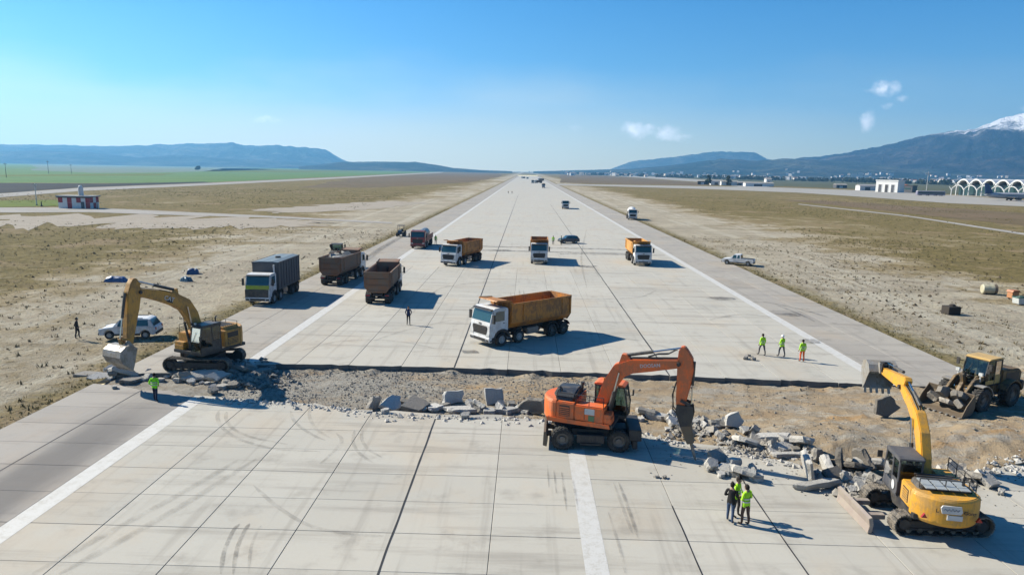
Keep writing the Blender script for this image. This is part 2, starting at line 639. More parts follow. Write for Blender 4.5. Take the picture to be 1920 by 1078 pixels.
def rubber_mark(name, dark, lo, hi):
    """tyre marks worn through in places"""
    m = bpy.data.materials.new(name)
    m.use_nodes = True
    nt = m.node_tree
    b = nt.nodes['Principled BSDF']
    p = pos(nt)
    w = noise_n(nt, p, 1.1, 6, .65)
    w2 = noise_n(nt, p, 12, 3, .6)
    b.inputs['Base Color'].default_value = c4(dark)
    b.inputs['Roughness'].default_value = .8
    nt.links.new(ramp(nt, vmul(nt, vmul(nt, w, .7), vmul(nt, w2, .3), 'ADD'), .34, .64, lo, hi), b.inputs['Alpha'])
    return m


M['skid'] = rubber_mark('tyre_rubber_mark', (.15, .14, .125), .02, .38)
M['skid_faint'] = rubber_mark('faint_tyre_mark', (.25, .23, .20), .0, .24)
M['stain'] = rubber_mark('dark_ground_stain', (.13, .12, .115), .0, .6)


def ground_mat():
    """dry winter grassland: pale trampled soil, straw, olive and dark grass in patches of many sizes"""
    m, nt, b = new_mat('dry_grassland')
    p = pos(nt)
    sx = N(nt, 'ShaderNodeSeparateXYZ'); nt.links.new(p, sx.inputs[0])
    big = noise_n(nt, p, .013, 5, .62, (1, .6, 1))
    mid = noise_n(nt, p, .075, 7, .70, (.8, .9, 1), (5, 2, 0))
    sm = noise_n(nt, p, .42, 7, .72)
    sp = noise_n(nt, p, 1.15, 5, .75, (1, 1, 1), (3, 8, 0))
    fine = noise_n(nt, p, 4.5, 6, .72)
    trk = noise_n(nt, p, .30, 5, .65, (1.0, .035, 1), rot=(0, 0, R(3)))
    trk2 = noise_n(nt, p, .22, 4, .6, (.06, 1.0, 1), rot=(0, 0, R(-14)))
    soil = mixc(nt, ramp(nt, mid, .38, .62), (0.577, 0.509, 0.377), (0.412, 0.358, 0.265))
    soil = mixc(nt, ramp(nt, sm, .44, .64, 0, .75), soil, (0.443, 0.364, 0.276))
    soil = mixc(nt, ramp(nt, fine, .44, .68, 0, .7), soil, (0.618, 0.569, 0.450))
    soil = mixc(nt, ramp(nt, trk, .52, .60, 0, .75), soil, (0.618, 0.565, 0.450))
    soil = mixc(nt, ramp(nt, trk2, .54, .64, 0, .6), soil, (0.340, 0.287, 0.208))
    straw = mixc(nt, ramp(nt, sm, .42, .60), (0.416, 0.322, 0.171), (0.292, 0.224, 0.106))
    grass = mixc(nt, ramp(nt, sm, .42, .58), (0.192, 0.151, 0.051), (0.312, 0.244, 0.100))
    grass = mixc(nt, ramp(nt, sp, .47, .62, 0, .8), grass, (0.114, 0.095, 0.038))
    grass = mixc(nt, ramp(nt, mid, .52, .64, 0, .8), grass, (0.373, 0.277, 0.165))
    dx = N(nt, 'ShaderNodeMath', operation='ABSOLUTE')
    nt.links.new(vmul(nt, sx.outputs['X'], 2.75, 'SUBTRACT'), dx.inputs[0])
    edge = ramp(nt, vmul(nt, dx.outputs[0], vmul(nt, sm, 7.0), 'SUBTRACT'), 31.2, 27.8)
    far = ramp(nt, vmul(nt, dx.outputs[0], vmul(nt, mid, 50.0), 'ADD'), 70, 104, -.062, .145)
    fary = ramp(nt, sx.outputs['Y'], 150, 600, 0, .05)
    f = vmul(nt, vmul(nt, big, .50), vmul(nt, vmul(nt, mid, .34), vmul(nt, sm, .16), 'ADD'), 'ADD')
    f = vmul(nt, f, vmul(nt, far, fary, 'ADD'), 'ADD')
    gm = ramp(nt, f, .535, .61, 0, .95)
    st = ramp(nt, f, .46, .54, 0, .75)
    gm = vmul(nt, gm, vmul(nt, edge, .85), 'MAXIMUM')
    col = mixc(nt, gm, mixc(nt, st, soil, straw), grass)
    col = mixc(nt, ramp(nt, vmul(nt, sp, sm, 'MULTIPLY'), .31, .39, 0, .7), col, (.16, .125, .075))
    nt.links.new(col, b.inputs['Base Color'])
    b.inputs['Roughness'].default_value = 1
    b.inputs['Specular IOR Level'].default_value = .1
    bump(nt, b, vmul(nt, vmul(nt, vmul(nt, sm, 2.5), vmul(nt, sp, 1.2), 'ADD'), fine, 'ADD'), 1.0, .22)
    return m


M['ground'] = ground_mat()


def earth_mat(name, a, b_, c, scale=.5, bs=.6):
    m, nt, b = new_mat(name)
    p = pos(nt)
    n1 = noise_n(nt, p, scale * .5, 6, .65, (.6, 1.2, 1))
    n2 = noise_n(nt, p, scale * 4, 7, .72)
    n3 = noise_n(nt, p, 9, 5, .7)
    col = mixc(nt, ramp(nt, n1, .36, .62), a, b_)
    col = mixc(nt, ramp(nt, n2, .46, .68, 0, .75), col, c)
    col = mixc(nt, ramp(nt, n3, .35, .7, 0, .4), col, tuple(x * .55 for x in a))
    nt.links.new(col, b.inputs['Base Color'])
    b.inputs['Roughness'].default_value = 1
    b.inputs['Specular IOR Level'].default_value = .1
    bump(nt, b, vmul(nt, n2, n3, 'ADD'), bs, .1)
    return m


M['gravel_ground'] = earth_mat('pale_gravel_ground', (.50, .44, .36), (.43, .375, .30), (.55, .49, .41))
M['gravel'] = earth_mat('crushed_stone', (.37, .35, .315), (.30, .28, .25), (.42, .40, .36), 2)
M['field_dull'] = earth_mat('dull_green_plain', (.12, .13, .07), (.15, .15, .09), (.10, .12, .06), .02, .3)
M['field_green'] = earth_mat('green_crop_field', (.12, .24, .065), (.165, .28, .085), (.23, .30, .13), .03, .2)
M['field_lush'] = earth_mat('lush_grass_field', (.15, .21, .022), (.19, .22, .04), (.12, .16, .03), .06, .3)
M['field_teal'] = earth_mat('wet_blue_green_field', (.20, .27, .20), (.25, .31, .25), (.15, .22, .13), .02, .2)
M['field_dark'] = earth_mat('dark_ploughed_field', (.052, .05, .052), (.07, .065, .06), (.045, .05, .045), .08, .6)
M['field_brown'] = earth_mat('brown_heath_field', (.23, .165, .10), (.17, .13, .065), (.28, .21, .14), .03, .5)
M['road'] = earth_mat('pale_service_road', (.48, .45, .41), (.43, .40, .36), (.52, .50, .46), .2, .2)


def pit_mat():
    """dug-out bed: grey crushed stone, yellow and tan subsoil in bands"""
    m, nt, b = new_mat('dug_subsoil')
    p = pos(nt)
    sx = N(nt, 'ShaderNodeSeparateXYZ'); nt.links.new(p, sx.inputs[0])
    n1 = noise_n(nt, p, .22, 6, .65, (.55, 1.6, 1))
    n2 = noise_n(nt, p, .5, 6, .7, (.5, 1.8, 1), (7, 3, 0))
    n3 = noise_n(nt, p, 3.4, 7, .75)
    n4 = noise_n(nt, p, 12, 4, .7)
    tan = mixc(nt, ramp(nt, n2, .40, .60), (.50, .385, .25), (.365, .285, .195))
    tan = mixc(nt, ramp(nt, n1, .56, .68, 0, .8), tan, (.48, .29, .125))
    grey = mixc(nt, ramp(nt, n3, .35, .65), (.43, .405, .355), (.33, .305, .26))
    e = ramp(nt, vmul(nt, sx.outputs['X'], vmul(nt, n1, 26.0), 'ADD'), 4.0, 14.0)
    pale = mixc(nt, ramp(nt, n2, .48, .62), tan, (.52, .46, .365))
    col = mixc(nt, e, mixc(nt, ramp(nt, n2, .52, .66, 0, .5), grey, (.37, .275, .17)), pale)
    n5 = noise_n(nt, p, .33, 5, .7, (.7, 1.3, 1), (19, 4, 0))
    col = mixc(nt, ramp(nt, n5, .52, .64, 0, .7), col, (.46, .43, .375))
    col = mixc(nt, ramp(nt, n5, .46, .36, 0, .5), col, (.33, .225, .13))
    col = mixc(nt, ramp(nt, n3, .50, .70, 0, .6), col, (.24, .165, .095))
    col = mixc(nt, ramp(nt, n4, .55, .75, 0, .5), col, (.48, .44, .37))
    nt.links.new(col, b.inputs['Base Color'])
    b.inputs['Roughness'].default_value = 1
    b.inputs['Specular IOR Level'].default_value = .1
    bump(nt, b, vmul(nt, n3, n4, 'ADD'), .8, .12)
    return m


M['pit'] = pit_mat()


def mountain_mat(name, a, b_, snow=None):
    m, nt, b = new_mat(name)
    p = pos(nt)
    n1 = noise_n(nt, p, .0014, 8, .65)
    n2 = noise_n(nt, p, .006, 7, .7)
    col = mixc(nt, ramp(nt, vmul(nt, vmul(nt, n1, .6), vmul(nt, n2, .4), 'ADD'), .42, .60), a, b_)
    n3 = noise_n(nt, p, .0035, 6, .7, (1, 1, .25), (300, 0, 0))
    col = mixc(nt, ramp(nt, n3, .44, .58, .6, 0), col, tuple(c * .45 for c in a))
    if snow:
        sx = N(nt, 'ShaderNodeSeparateXYZ'); nt.links.new(p, sx.inputs[0])
        h = vmul(nt, sx.outputs['Z'], vmul(nt, vmul(nt, n2, .5, 'SUBTRACT'), 380.0), 'ADD')
        col = mixc(nt, ramp(nt, h, snow - 40, snow + 60), col, (1.25, 1.27, 1.32))
    nt.links.new(col, b.inputs['Base Color'])
    b.inputs['Roughness'].default_value = 1
    b.inputs['Specular IOR Level'].default_value = 0.05
    bump(nt, b, vmul(nt, n2, n3, 'ADD'), 1.0, 120)
    return m


def leafy(name, a, b_):
    m, nt, b = new_mat(name)
    n1 = noise_n(nt, pos(nt), 1.3, 5, .7)
    oi = N(nt, 'ShaderNodeObjectInfo')
    nt.links.new(mixc(nt, ramp(nt, n1, .35, .65), a, b_), b.inputs['Base Color'])
    b.inputs['Roughness'].default_value = .9
    b.inputs['Specular IOR Level'].default_value = .15
    return m


M['tuft'] = leafy('dry_grass_tuft', (.15, .12, .06), (.25, .20, .11))
M['tuft_green'] = leafy('olive_grass_tuft', (.14, .125, .045), (.22, .19, .08))
M['tree'] = leafy('dark_tree_foliage', (.022, .034, .018), (.05, .062, .03))
M['bark'] = plain('bark', (.08, .06, .045), .95)

# ================================================================== SETTING
CX = 2.75                     # runway centre line
XL, XR = CX - 30.8, CX + 30.6
ROW = 2.63


def lerp_list(pts, x):
    if x <= pts[0][0]: return pts[0][1]
    for (a, b), (c, d) in zip(pts, pts[1:]):
        if x <= c: return b + (d - b) * (x - a) / (c - a)
    return pts[-1][1]


NEAR_B = [(-28, 42.3), (-24, 41.4), (-20, 40.4), (-14, 39.8), (-9, 38.6), (-5, 38.2), (.7, 38.2), (4, 37.8), (6, 36.9), (9, 34.7), (11.4, 34.1),
          (14, 32.4), (15.7, 30.9), (18, 30.3), (21, 31.5), (23.8, 32.9), (27, 33.6), (33.4, 34.6)]
FAR_B = [(-28, 44.0), (-25, 45.0), (-21, 45.2), (-19.4, 47.3), (-17, 47.85), (-5, 47.9), (3, 47.5), (12, 47.1), (24.2, 46.3), (33.4, 45.8)]


def near_b(x): return lerp_list(NEAR_B, x)
def far_b(x): return lerp_list(FAR_B, x)


def fbm(x, y, s, o=5, z=0.0):
    return noise.fractal(Vector((x * s, y * s, z)), 1.0, 2.0, o)


def sstep(a, b, x):
    t = min(1, max(0, (x - a) / (b - a)))
    return t * t * (3 - 2 * t)


def pit_h(x, y):
    n = fbm(x, y, .35, 6) * .10 + fbm(x, y, 1.7, 4, 3.0) * (.05 + .04 * sstep(5, 12, x))
    z = -.40 + n
    z += .34 * sstep(21, 27, x)                                   # fills up towards the verge
    z += .75 * math.exp(-((x - 16.5) / 4.6) ** 2 - ((y - 36.6) / 2.6) ** 2)   # spoil heap behind the rubble
    z += .55 * math.exp(-((x - 25) / 4.0) ** 2 - ((y - 36.3) / 2.2) ** 2)
    z += .45 * math.exp(-((x - 34) / 4.5) ** 2 - ((y - 37.4) / 2.4) ** 2)
    z += .35 * math.exp(-((x - 8) / 3.0) ** 2 - ((y - 40) / 1.5) ** 2)
    z += abs(fbm(x, y, .7, 6, 9.0)) * .26 * sstep(6, 13, x) * sstep(42.5, 39, y)
    z += max(0, fbm(x, y, .5, 4, 21.0)) * .35 * sstep(2.2, .3, far_b(x) - y)
    if x < XR + .3:
        if y < near_b(x) - .15 or y > far_b(x) + .05: z = min(z, -.46)
    else:
        e = min(x - XR, 46 - x, y - 31, 54 - y)
        z = max(z, -.05 + n * .6)
        z -= .22 * sstep(2.2, .2, e) if e < 2.2 and (46 - x < 2.3 or y - 31 < 2.3 or 54 - y < 2.3) else 0
    return z


# ---- haze: the air itself
hz = bpy.data.materials.new('air_haze')
hz.use_nodes = True
hz.node_tree.nodes.clear()
ho = hz.node_tree.nodes.new('ShaderNodeOutputMaterial')
hv = hz.node_tree.nodes.new('ShaderNodeVolumePrincipled')
hv.inputs['Color'].default_value = (.20, .56, 1.0, 1)
hv.inputs['Density'].default_value = 1.2e-4
hv.inputs['Anisotropy'].default_value = .32
hz.node_tree.links.new(hv.outputs[0], ho.inputs['Volume'])
mb = MB()
mb.box(-9500, 9500, -1500, 9500, -9, 900)
o = mb.build('haze', hz)
tag(o, 'pale blue haze of the air over the plain', 'haze', kind='stuff')

# ---- ground: one sheet to the horizon, open where the runway lies
def ground_grid(x0, x1, y0, y1, step):
    nx, ny = int(round((x1 - x0) / step)), int(round((y1 - y0) / step))
    V, F = [], []
    for j in range(ny + 1):
        for i in range(nx + 1):
            x, y = x0 + (x1 - x0) * i / nx, y0 + (y1 - y0) * j / ny
            e = min(abs(x - x0), abs(x - x1), abs(y - y0), abs(y - y1))
            k = sstep(0, 3, e)
            V.append((x, y, -.06 + k * (.14 * fbm(x, y, .13, 4) + .05 * fbm(x, y, .9, 3, 5))))
    for j in range(ny):
        for i in range(nx):
            a = j * (nx + 1) + i
            F.append((a, a + 1, a + nx + 2, a + nx + 1))
    return V, F


V, F = [], []
for part in (ground_grid(-120, XL, 30, 130, .9), ground_grid(XR, 120, 30, 130, .9)):
    b = len(V); V += part[0]; F += [tuple(b + i for i in f) for f in part[1]]
def gquad(x0, x1, y0, y1):
    b = len(V)
    V.extend([(x0, y0, -.06), (x1, y0, -.06), (x1, y1, -.06), (x0, y1, -.06)])
    F.append((b, b + 1, b + 2, b + 3))
for (x0, x1) in ((-120, XL), (XR, 120)):
    gquad(x0, x1, -1400, 30); gquad(x0, x1, 130, 2300)
gquad(-9400, -120, -1400, 2300); gquad(120, 9400, -1400, 2300)
gquad(-9400, 9400, 2300, 9400); gquad(XL, XR, -1400, 8)
o = link('ground', quick_mesh('ground', V, F, M['ground'], True))
tag(o, 'dry trampled grassland either side of the runway', 'ground', kind='structure')

# ---- runway: slabs one by one near the camera, one worn sheet farther off
runway = thing('runway', 'long pale concrete runway cut across by a trench', 'runway')
runway['kind'] = 'structure'
xs = [XL, XL + 3.8] + [CX + 3.87 * (k - 6) for k in range(13)] + [XR - 3.7, XR]


def slab(poly, thick, mat):
    """one concrete slab: outline, chamfered arris"""
    n = len(poly)
    c = sum((Vector((p[0], p[1])) for p in poly), Vector((0, 0))) / n
    dz = random.uniform(-.002, .002)
    top = [(p[0] + (c.x - p[0]) / max(.6, abs(c.x - p[0])) * .012, p[1] + (c.y - p[1]) / max(.6, abs(c.y - p[1])) * .012, dz) for p in poly]
    mid = [(p[0], p[1], dz - .012) for p in poly]
    low = [(p[0], p[1], -thick) for p in poly]
    vs = top + mid + low
    fs = [tuple(range(n))]
    for a in (0, n):
        fs += [(a + i, a + n + i, a + n + (i + 1) % n, a + (i + 1) % n) for i in range(n)]
    me = bpy.data.meshes.new('paving_slab')
    me.from_pydata(vs, [], fs)
    me.materials.append(mat)
    me.materials.append(M['cut_face'])
    for p in me.polygons:
        if p.index > n: p.material_index = 1
    return link('paving_slab', me, runway)


def slab_mat(k, y):
    if k in (0, 1) and y < 45: return M['shoulder_near']
    if k in (0, 1, 14, 15): return M['shoulder']
    return M['slab']


for k in range(16):
    x0, x1 = xs[k], xs[k + 1]
    y = 22.27 - 4 * ROW
    r = 0
    while True:
        g = .011 if r % 2 else .006
        g2 = .006 if r % 2 else .011
        lim0, lim1 = near_b(x0), near_b(x1)
        a, b = x0 + .010, x1 - .010
        if y + .5 > min(lim0, lim1): break
        if y + ROW > min(lim0, lim1) - .6:        # broken off along the trench
            m = random.randint(3, 5)
            far = []
            for i in range(m + 1):
                t = i / m
                xx = b + (a - b) * t
                far.append((xx, near_b(xx) + random.uniform(-.28, .28)))
            slab([(a, y + g), (b, y + g)] + far, .34, slab_mat(k, y))
            break
        slab([(a, y + g), (b, y + g), (b, y + ROW - g2), (a, y + ROW - g2)], .34, slab_mat(k, y))
        y += ROW
        r += 1
    y0 = 50.6
    for r in range(7):
        y1 = 50.6 + (r + 1) * 7.06
        a, b = x0 + .010, x1 - .010
        if r == 0:
            m = 6
            near = [(a + (b - a) * i / m, far_b(a + (b - a) * i / m) + random.choice((random.uniform(-.05, .08), random.uniform(-.05, .08), random.uniform(.05, .30)))) for i in range(m + 1)]
            slab(near + [(b, y1 - .008), (a, y1 - .008)], .47, slab_mat(k, 60))
        else:
            slab([(a, y0 + .008), (b, y0 + .008), (b, y1 - .008), (a, y1 - .008)], .45, slab_mat(k, 60))
        y0 = y1
Y2 = y0                                            # 100.02
sheet('runway_base', [(XL, 8), (XR, 8), (XR, Y2 + 1), (XL, Y2 + 1)], -.62, M['joint'], None, runway)
sheet('runway_surface', [(CX - 23.22, Y2), (CX + 23.22, Y2), (CX + 23.22, 2000), (CX - 23.22, 2000)], 0, M['runway_far'], None, runway)
for s in (-1, 1):
    sheet('shoulder_surface', [(CX + s * 23.22, Y2), (CX + s * 30.7, Y2), (CX + s * 30.7, 2000), (CX + s * 23.22, 2000)], 0, M['shoulder'], None, runway)


def strip(name, x, w, y0, y1, z, mat, step=None, wob=0.0):
    """painted or poured strip along the runway"""
    n = 1 if not step else max(1, int((y1 - y0) / step))
    V, F = [], []
    for i in range(n + 1):
        y = y0 + (y1 - y0) * i / n
        d = wob * (noise.noise(Vector((x, y * .4, 2))) if wob else 0)
        e = 1 + (.35 * noise.noise(Vector((x + 9, y * .9, 4))) if wob else 0)
        V += [(x - w / 2 * e + d, y, z), (x + w / 2 * e + d, y, z)]
    for i in range(n): F.append((2 * i, 2 * i + 1, 2 * i + 3, 2 * i + 2))
    return link(name, quick_mesh(name, V, F, mat), runway)


for s in (-1, 1):
    xx = CX + s * 22.75
    strip('edge_line', xx, .92, 11.75, near_b(xx) - .45, .006, M['marking'])
    strip('edge_line', xx, .92, far_b(xx) + .35, 2000, .006, M['marking'])
strip('centre_line', CX + .10, .86, 6, 33.6, .006, M['marking'])
for y in (150, 205, 262, 320, 380, 440, 500, 560, 640):
    strip('centre_line', CX, .86, y, y + 30, .006, M['marking_worn'])
strip('joint_sealant', CX - 7.74, .085, 11.75, near_b(CX - 7.74) - .35, .010, M['tar'], .5, .03)
strip('joint_sealant', CX - 7.74, .10, far_b(CX - 7.74) + .1, 420, .010, M['tar'], .8, .03)
strip('joint_sealant', CX + 7.74, .055, 11.75, near_b(CX + 7.74) - .4, .010, M['tar'], .5, .03)
strip('joint_sealant', CX + 7.74, .10, far_b(CX + 7.74) + .1, 300, .010, M['tar'], .8, .03)
strip('joint_sealant', CX + 3.87, .05, 11.75, 27.8, .010, M['tar'], .5, .03)
strip('joint_sealant', xs[1], .05, 11.75, near_b(xs[1]) - .4, .010, M['tar'], .5, .04)

# dark seepage lines across the runway and tyre marks
def cross_strip(x0, x1, y, w, mat, slope=0):
    V, F = [], []
    n = 24
    for i in range(n + 1):
        t = i / n
        x = x0 + (x1 - x0) * t
        yy = y + slope * t + .5 * noise.noise(Vector((x * .12, y, 0)))
        e = w / 2 * (1 + .6 * noise.noise(Vector((x * .3, y, 5))))
        V += [(x, yy - e, .012), (x, yy + e, .012)]
    for i in range(n): F.append((2 * i, 2 * i + 1, 2 * i + 3, 2 * i + 2))
    return link('seepage_stain', quick_mesh('seepage_stain', V, F, mat), runway)


cross_strip(-8.5, 20, 122, 1.4, M['stain'], -1)
cross_strip(-20, 21, 129, 1.3, M['stain'], -1.5)
cross_strip(6, 24.5, 119, .9, M['stain'], 1)


ZS = [.014]


def skid(pxs, w, mat):
    """a tyre mark that follows points on the ground"""
    P = [gp(*p) for p in pxs]
    pts = []
    for i in range(len(P) - 1):
        p0, p1, p2, p3 = P[max(i - 1, 0)], P[i], P[i + 1], P[min(i + 2, len(P) - 1)]
        for k in range(6):
            t = k / 6
            pts.append(.5 * ((2 * p1) + (p2 - p0) * t + (2 * p0 - 5 * p1 + 4 * p2 - p3) * t * t + (3 * p1 - p0 - 3 * p2 + p3) * t ** 3))
    pts.append(P[-1])
    ZS[0] += .0012
    V, F = [], []
    for i, p in enumerate(pts):
        t = (pts[min(i + 1, len(pts) - 1)] - pts[max(i - 1, 0)]).normalized()
        nrm = Vector((-t.y, t.x, 0))
        k = min(1.0, .25 + min(i, len(pts) - 1 - i) * .25)
        for s in (-1, 1):
            q = p + nrm * s * w / 2 * k
            V.append((q.x, q.y, ZS[0]))
    for i in range(len(pts) - 1): F.append((2 * i, 2 * i + 1, 2 * i + 3, 2 * i + 2))
    return link('tyre_mark', quick_mesh('tyre_mark', V, F, mat), runway)


S, SF = M['skid'], M['skid_faint']
skid([(414, 1076), (420, 1035), (437, 995), (449, 982)], .16, S)
skid([(437, 1076), (444, 1030), (458, 996), (468, 981)], .16, S)
skid([(466, 1076), (470, 1030), (480, 1000), (490, 985)], .12, SF)
skid([(410, 770), (408, 785), (420, 805), (455, 826), (520, 842), (600, 846)], .22, SF)
skid([(425, 772), (424, 786), (440, 806), (480, 822), (540, 833)], .2, SF)
skid([(582, 762), (580, 780), (592, 804), (620, 822)], .2, SF)
skid([(545, 770), (552, 790), (580, 812), (610, 826)], .2, SF)
skid([(665, 806), (662, 830), (676, 852), (700, 868)], .18, SF)
skid([(680, 800), (678, 822), (690, 842), (716, 858)], .18, SF)
skid([(475, 910), (520, 950), (580, 985), (650, 1000), (720, 1005)], .2, SF)
skid([(630, 812), (640, 830), (600, 870)], .2, SF)
skid([(60, 1076), (200, 1000), (330, 930), (450, 860)], .35, SF)
skid([(110, 1076), (250, 1000), (370, 930), (480, 860)], .35, SF)
skid([(1026, 872), (1029, 915)], .09, S)
skid([(1038, 880), (1043, 925)], .09, S)
skid([(1053, 886), (1062, 958)], .12, S)
skid([(1072, 890), (1084, 958)], .12, SF)
skid([(1150, 905), (1172, 965), (1185, 1000)], .13, SF)
skid([(1160, 905), (1180, 960), (1196, 1010)], .15, S)
skid([(1140, 960), (1165, 1040), (1172, 1076)], .12, SF)
skid([(975, 560), (973, 542)], .14, S)
skid([(984, 562), (981, 544)], .14, S)
skid([(958, 560), (957, 548)], .12, SF)
skid([(940, 640), (1000, 660), (1080, 664), (1150, 655)], .35, SF)
skid([(800, 560), (830, 540), (900, 530), (960, 528)], .35, SF)
skid([(1100, 430), (1090, 480), (1100, 540)], .3, SF)
skid([(700, 640), (760, 620), (850, 600)], .3, SF)
skid([(1000, 560), (1180, 560), (1230, 545)], .4, SF)
skid([(560, 660), (640, 640), (740, 640), (820, 655)], .3, SF)
skid([(1010, 640), (1080, 625), (1200, 640), (1300, 668)], .3, SF)
skid([(1330, 600), (1390, 590), (1460, 596)], .5, SF)
skid([(1430, 566), (1500, 580), (1560, 598)], .45, S)
skid([(1460, 574), (1500, 590), (1528, 604)], .4, S)
skid([(630, 520), (690, 480), (740, 452)], .9, SF)
skid([(672, 500), (715, 466), (760, 440)], 1.2, S)

# oil spots in the old slabs
def oil_spot(px, py, r):
    g = gp(px, py)
    ZS[0] += .0012
    V = [(g.x, g.y, ZS[0])]
    for i in range(26):
        a = 2 * PI * i / 26
        rr = r * (1 + .45 * noise.noise(Vector((math.cos(a) * 1.3 + px, math.sin(a) * 1.3, 2))))
        V.append((g.x + math.cos(a) * rr * 1.3, g.y + math.sin(a) * rr, ZS[0]))
    return link('oil_stain', quick_mesh('oil_stain', V, [(0, 1 + i, 1 + (i + 1) % 26) for i in range(26)], M['stain']), runway)


for c in ((1350, 560, 1.1), (1100, 500, 1.2), (940, 470, 1.4), (1520, 640, .7), (1480, 590, .9), (880, 660, .5)):
    oil_spot(*c)

# ---- the trench: dug subsoil, loose stone
nx, ny = 296, 100
V, F = [], []
for j in range(ny + 1):
    for i in range(nx + 1):
        x, y = -28 + 74 * i / nx, 29.5 + 24.5 * j / ny
        V.append((x, y, pit_h(x, y)))
for j in range(ny):
    for i in range(nx):
        a = j * (nx + 1) + i
        F.append((a, a + 1, a + nx + 2, a + nx + 1))
o = link('trench_bed', quick_mesh('trench_bed', V, F, M['pit'], True))
tag(o, 'tan and grey subsoil dug open where slabs were lifted', 'trench', kind='structure')


def stones(name, n, place, smin, smax, mat, label, parent=None):
    """a scatter of small broken stones, each an irregular solid"""
    rng = np.random.default_rng(len(name) + n)
    base = np.array([(1, 0, 0), (-1, 0, 0), (0, 1, 0), (0, -1, 0), (0, 0, 1), (0, 0, -1)], float)
    tri = np.array([(0, 2, 4), (2, 1, 4), (1, 3, 4), (3, 0, 4), (2, 0, 5), (1, 2, 5), (3, 1, 5), (0, 3, 5)])
    VV, FF = [], []
    k = 0
    while k < n:
        p = place(rng)
        if p is None: continue
        s = smin + (smax - smin) * rng.random() ** 2.5
        q = base * (.55 + .9 * rng.random((6, 3))) * s * np.array([1, 1, .7]) + rng.normal(0, .18 * s, (6, 3))
        a = rng.random() * 6.28
        ca, sa = math.cos(a), math.sin(a)
        q = np.stack([q[:, 0] * ca - q[:, 1] * sa, q[:, 0] * sa + q[:, 1] * ca, q[:, 2]], 1)
        VV.append(q + np.array([p[0], p[1], p[2] + s * .15]))
        FF.append(tri + 6 * k)
        k += 1
    o = link(name, quick_mesh(name, np.concatenate(VV), np.concatenate(FF), mat), parent)
    return tag(o, label, 'stones', kind='stuff')


def in_trench(x0, x1, bias=0):
    def f(rng):
        x = x0 + (x1 - x0) * rng.random()
        y = 31 + 19 * rng.random()
        if not (near_b(x) + .05 < y < far_b(x) - .15): return None
        if bias and fbm(x, y, .35, 3, 12) * .8 + rng.random() < .45: return None
        return (x, y, pit_h(x, y))
    return f


stones('gravel', 9000, in_trench(-20, 5, 1), .015, .085, M['gravel'], 'grey crushed stone lying on the trench bed')
stones('rubble', 1500, in_trench(3, 33, 1), .015, .10, M['broken_dark'], 'small broken lumps lying on the tan subsoil')


def near_edge(rng):
    x = -20 + 52 * rng.random()
    y = near_b(x) + rng.normal(-.1, .45)
    z = 0 if y < near_b(x) - .2 else pit_h(x, y)
    return (x, y, z)


stones('concrete_rubble', 3200, near_edge, .02, .17, M['broken'], 'small concrete crumbs along the broken slab edge')


def verge_rough(rng):
    x = 33 + 13 * rng.random()
    y = 32 + 20 * rng.random()
    return (x, y, pit_h(x, y))


stones('verge_rubble', 1200, verge_rough, .02, .15, M['broken_dark'], 'loose lumps on the churned verge beside the loader')


def slab_litter(rng):
    x = 4 + 22 * rng.random()
    y = near_b(x) - abs(rng.normal(0, 2.0)) - .1
    return (x, y, 0.0)


stones('slab_rubble', 700, slab_litter, .015, .07, M['broken_dark'], 'crumbs and grit scattered on the near slabs')


# ---- fields, roads and aprons as patches with ragged edges
def patch(name, pxs, z, mat, jag=.0, label=None, cat=None, kind='structure', seg=14):
    P = []
    n = len(pxs)
    for i in range(n):
        a, b = gp(*pxs[i]), gp(*pxs[(i + 1) % n])
        for k in range(seg):
            t = k / seg
            p = a.lerp(b, t)
            if jag:
                d = (b - a).normalized()
                nn = Vector((-d.y, d.x, 0))
                amp = jag * min(1, 8 * min(t, 1 - t))
                p = p + nn * amp * noise.fractal(Vector((i * 3.1 + t * 5, z * 90, 1)), 1, 2, 4)
            P.append(p)
    o = sheet(name, P, z, mat, kind)
    return tag(o, label, cat)


BG = 'fields and pavements round the airfield'
patch('gravel_ground', [(-60, 404), (300, 404), (520, 411), (640, 418), (560, 425), (330, 428), (120, 424), (-60, 428)], -.010, M['gravel_ground'], 16, 'pale bare gravel below the chequered hut', 'ground')
patch('gravel_ground', [(600, 384), (740, 377), (800, 381), (700, 392), (520, 400), (470, 394)], -.014, M['gravel_ground'], 8, 'pinkish bare patch on the grass beside the runway', 'ground')
patch('path', [(-60, 389), (170, 389.5), (300, 395.5), (500, 404.5), (735, 416.5), (735, 419.5), (500, 408), (300, 402.5), (170, 398), (-60, 399)], .0, M['road'], .4, 'narrow pale concrete path leading to the chequered hut', 'path')
patch('field', [(-60, 377), (105, 375), (150, 380), (125, 386), (-60, 390)], .004, M['field_lush'], 2, 'bright lime green strip of grass by the hut', 'field')
patch('service_road', [(-60, 367.5), (150, 352.5), (400, 343), (620, 333), (830, 322.6), (830, 324.0), (620, 336), (400, 347), (150, 358.5), (-60, 375)], .02, M['road'], .3, 'pale perimeter road beyond the dry grass', 'road')
patch('field', [(-60, 343.5), (200, 344.5), (380, 341), (400, 342.6), (150, 351.8), (-60, 366.5)], .02, M['field_dark'], 2, 'dark freshly ploughed field beyond the perimeter road', 'field')
patch('field', [(-80, 303.6), (300, 309.6), (600, 315.2), (840, 319.6), (830, 322.2), (620, 332.2), (400, 341.8), (200, 343.5), (-80, 342.5)], .01, M['field_green'], 10, 'broad green crop field stretching to the hills', 'field')
patch('field', [(60, 308), (420, 314), (520, 318), (300, 324), (180, 325), (60, 320)], .06, M['field_teal'], 30, 'hazy wet blue green field in the middle distance', 'field')
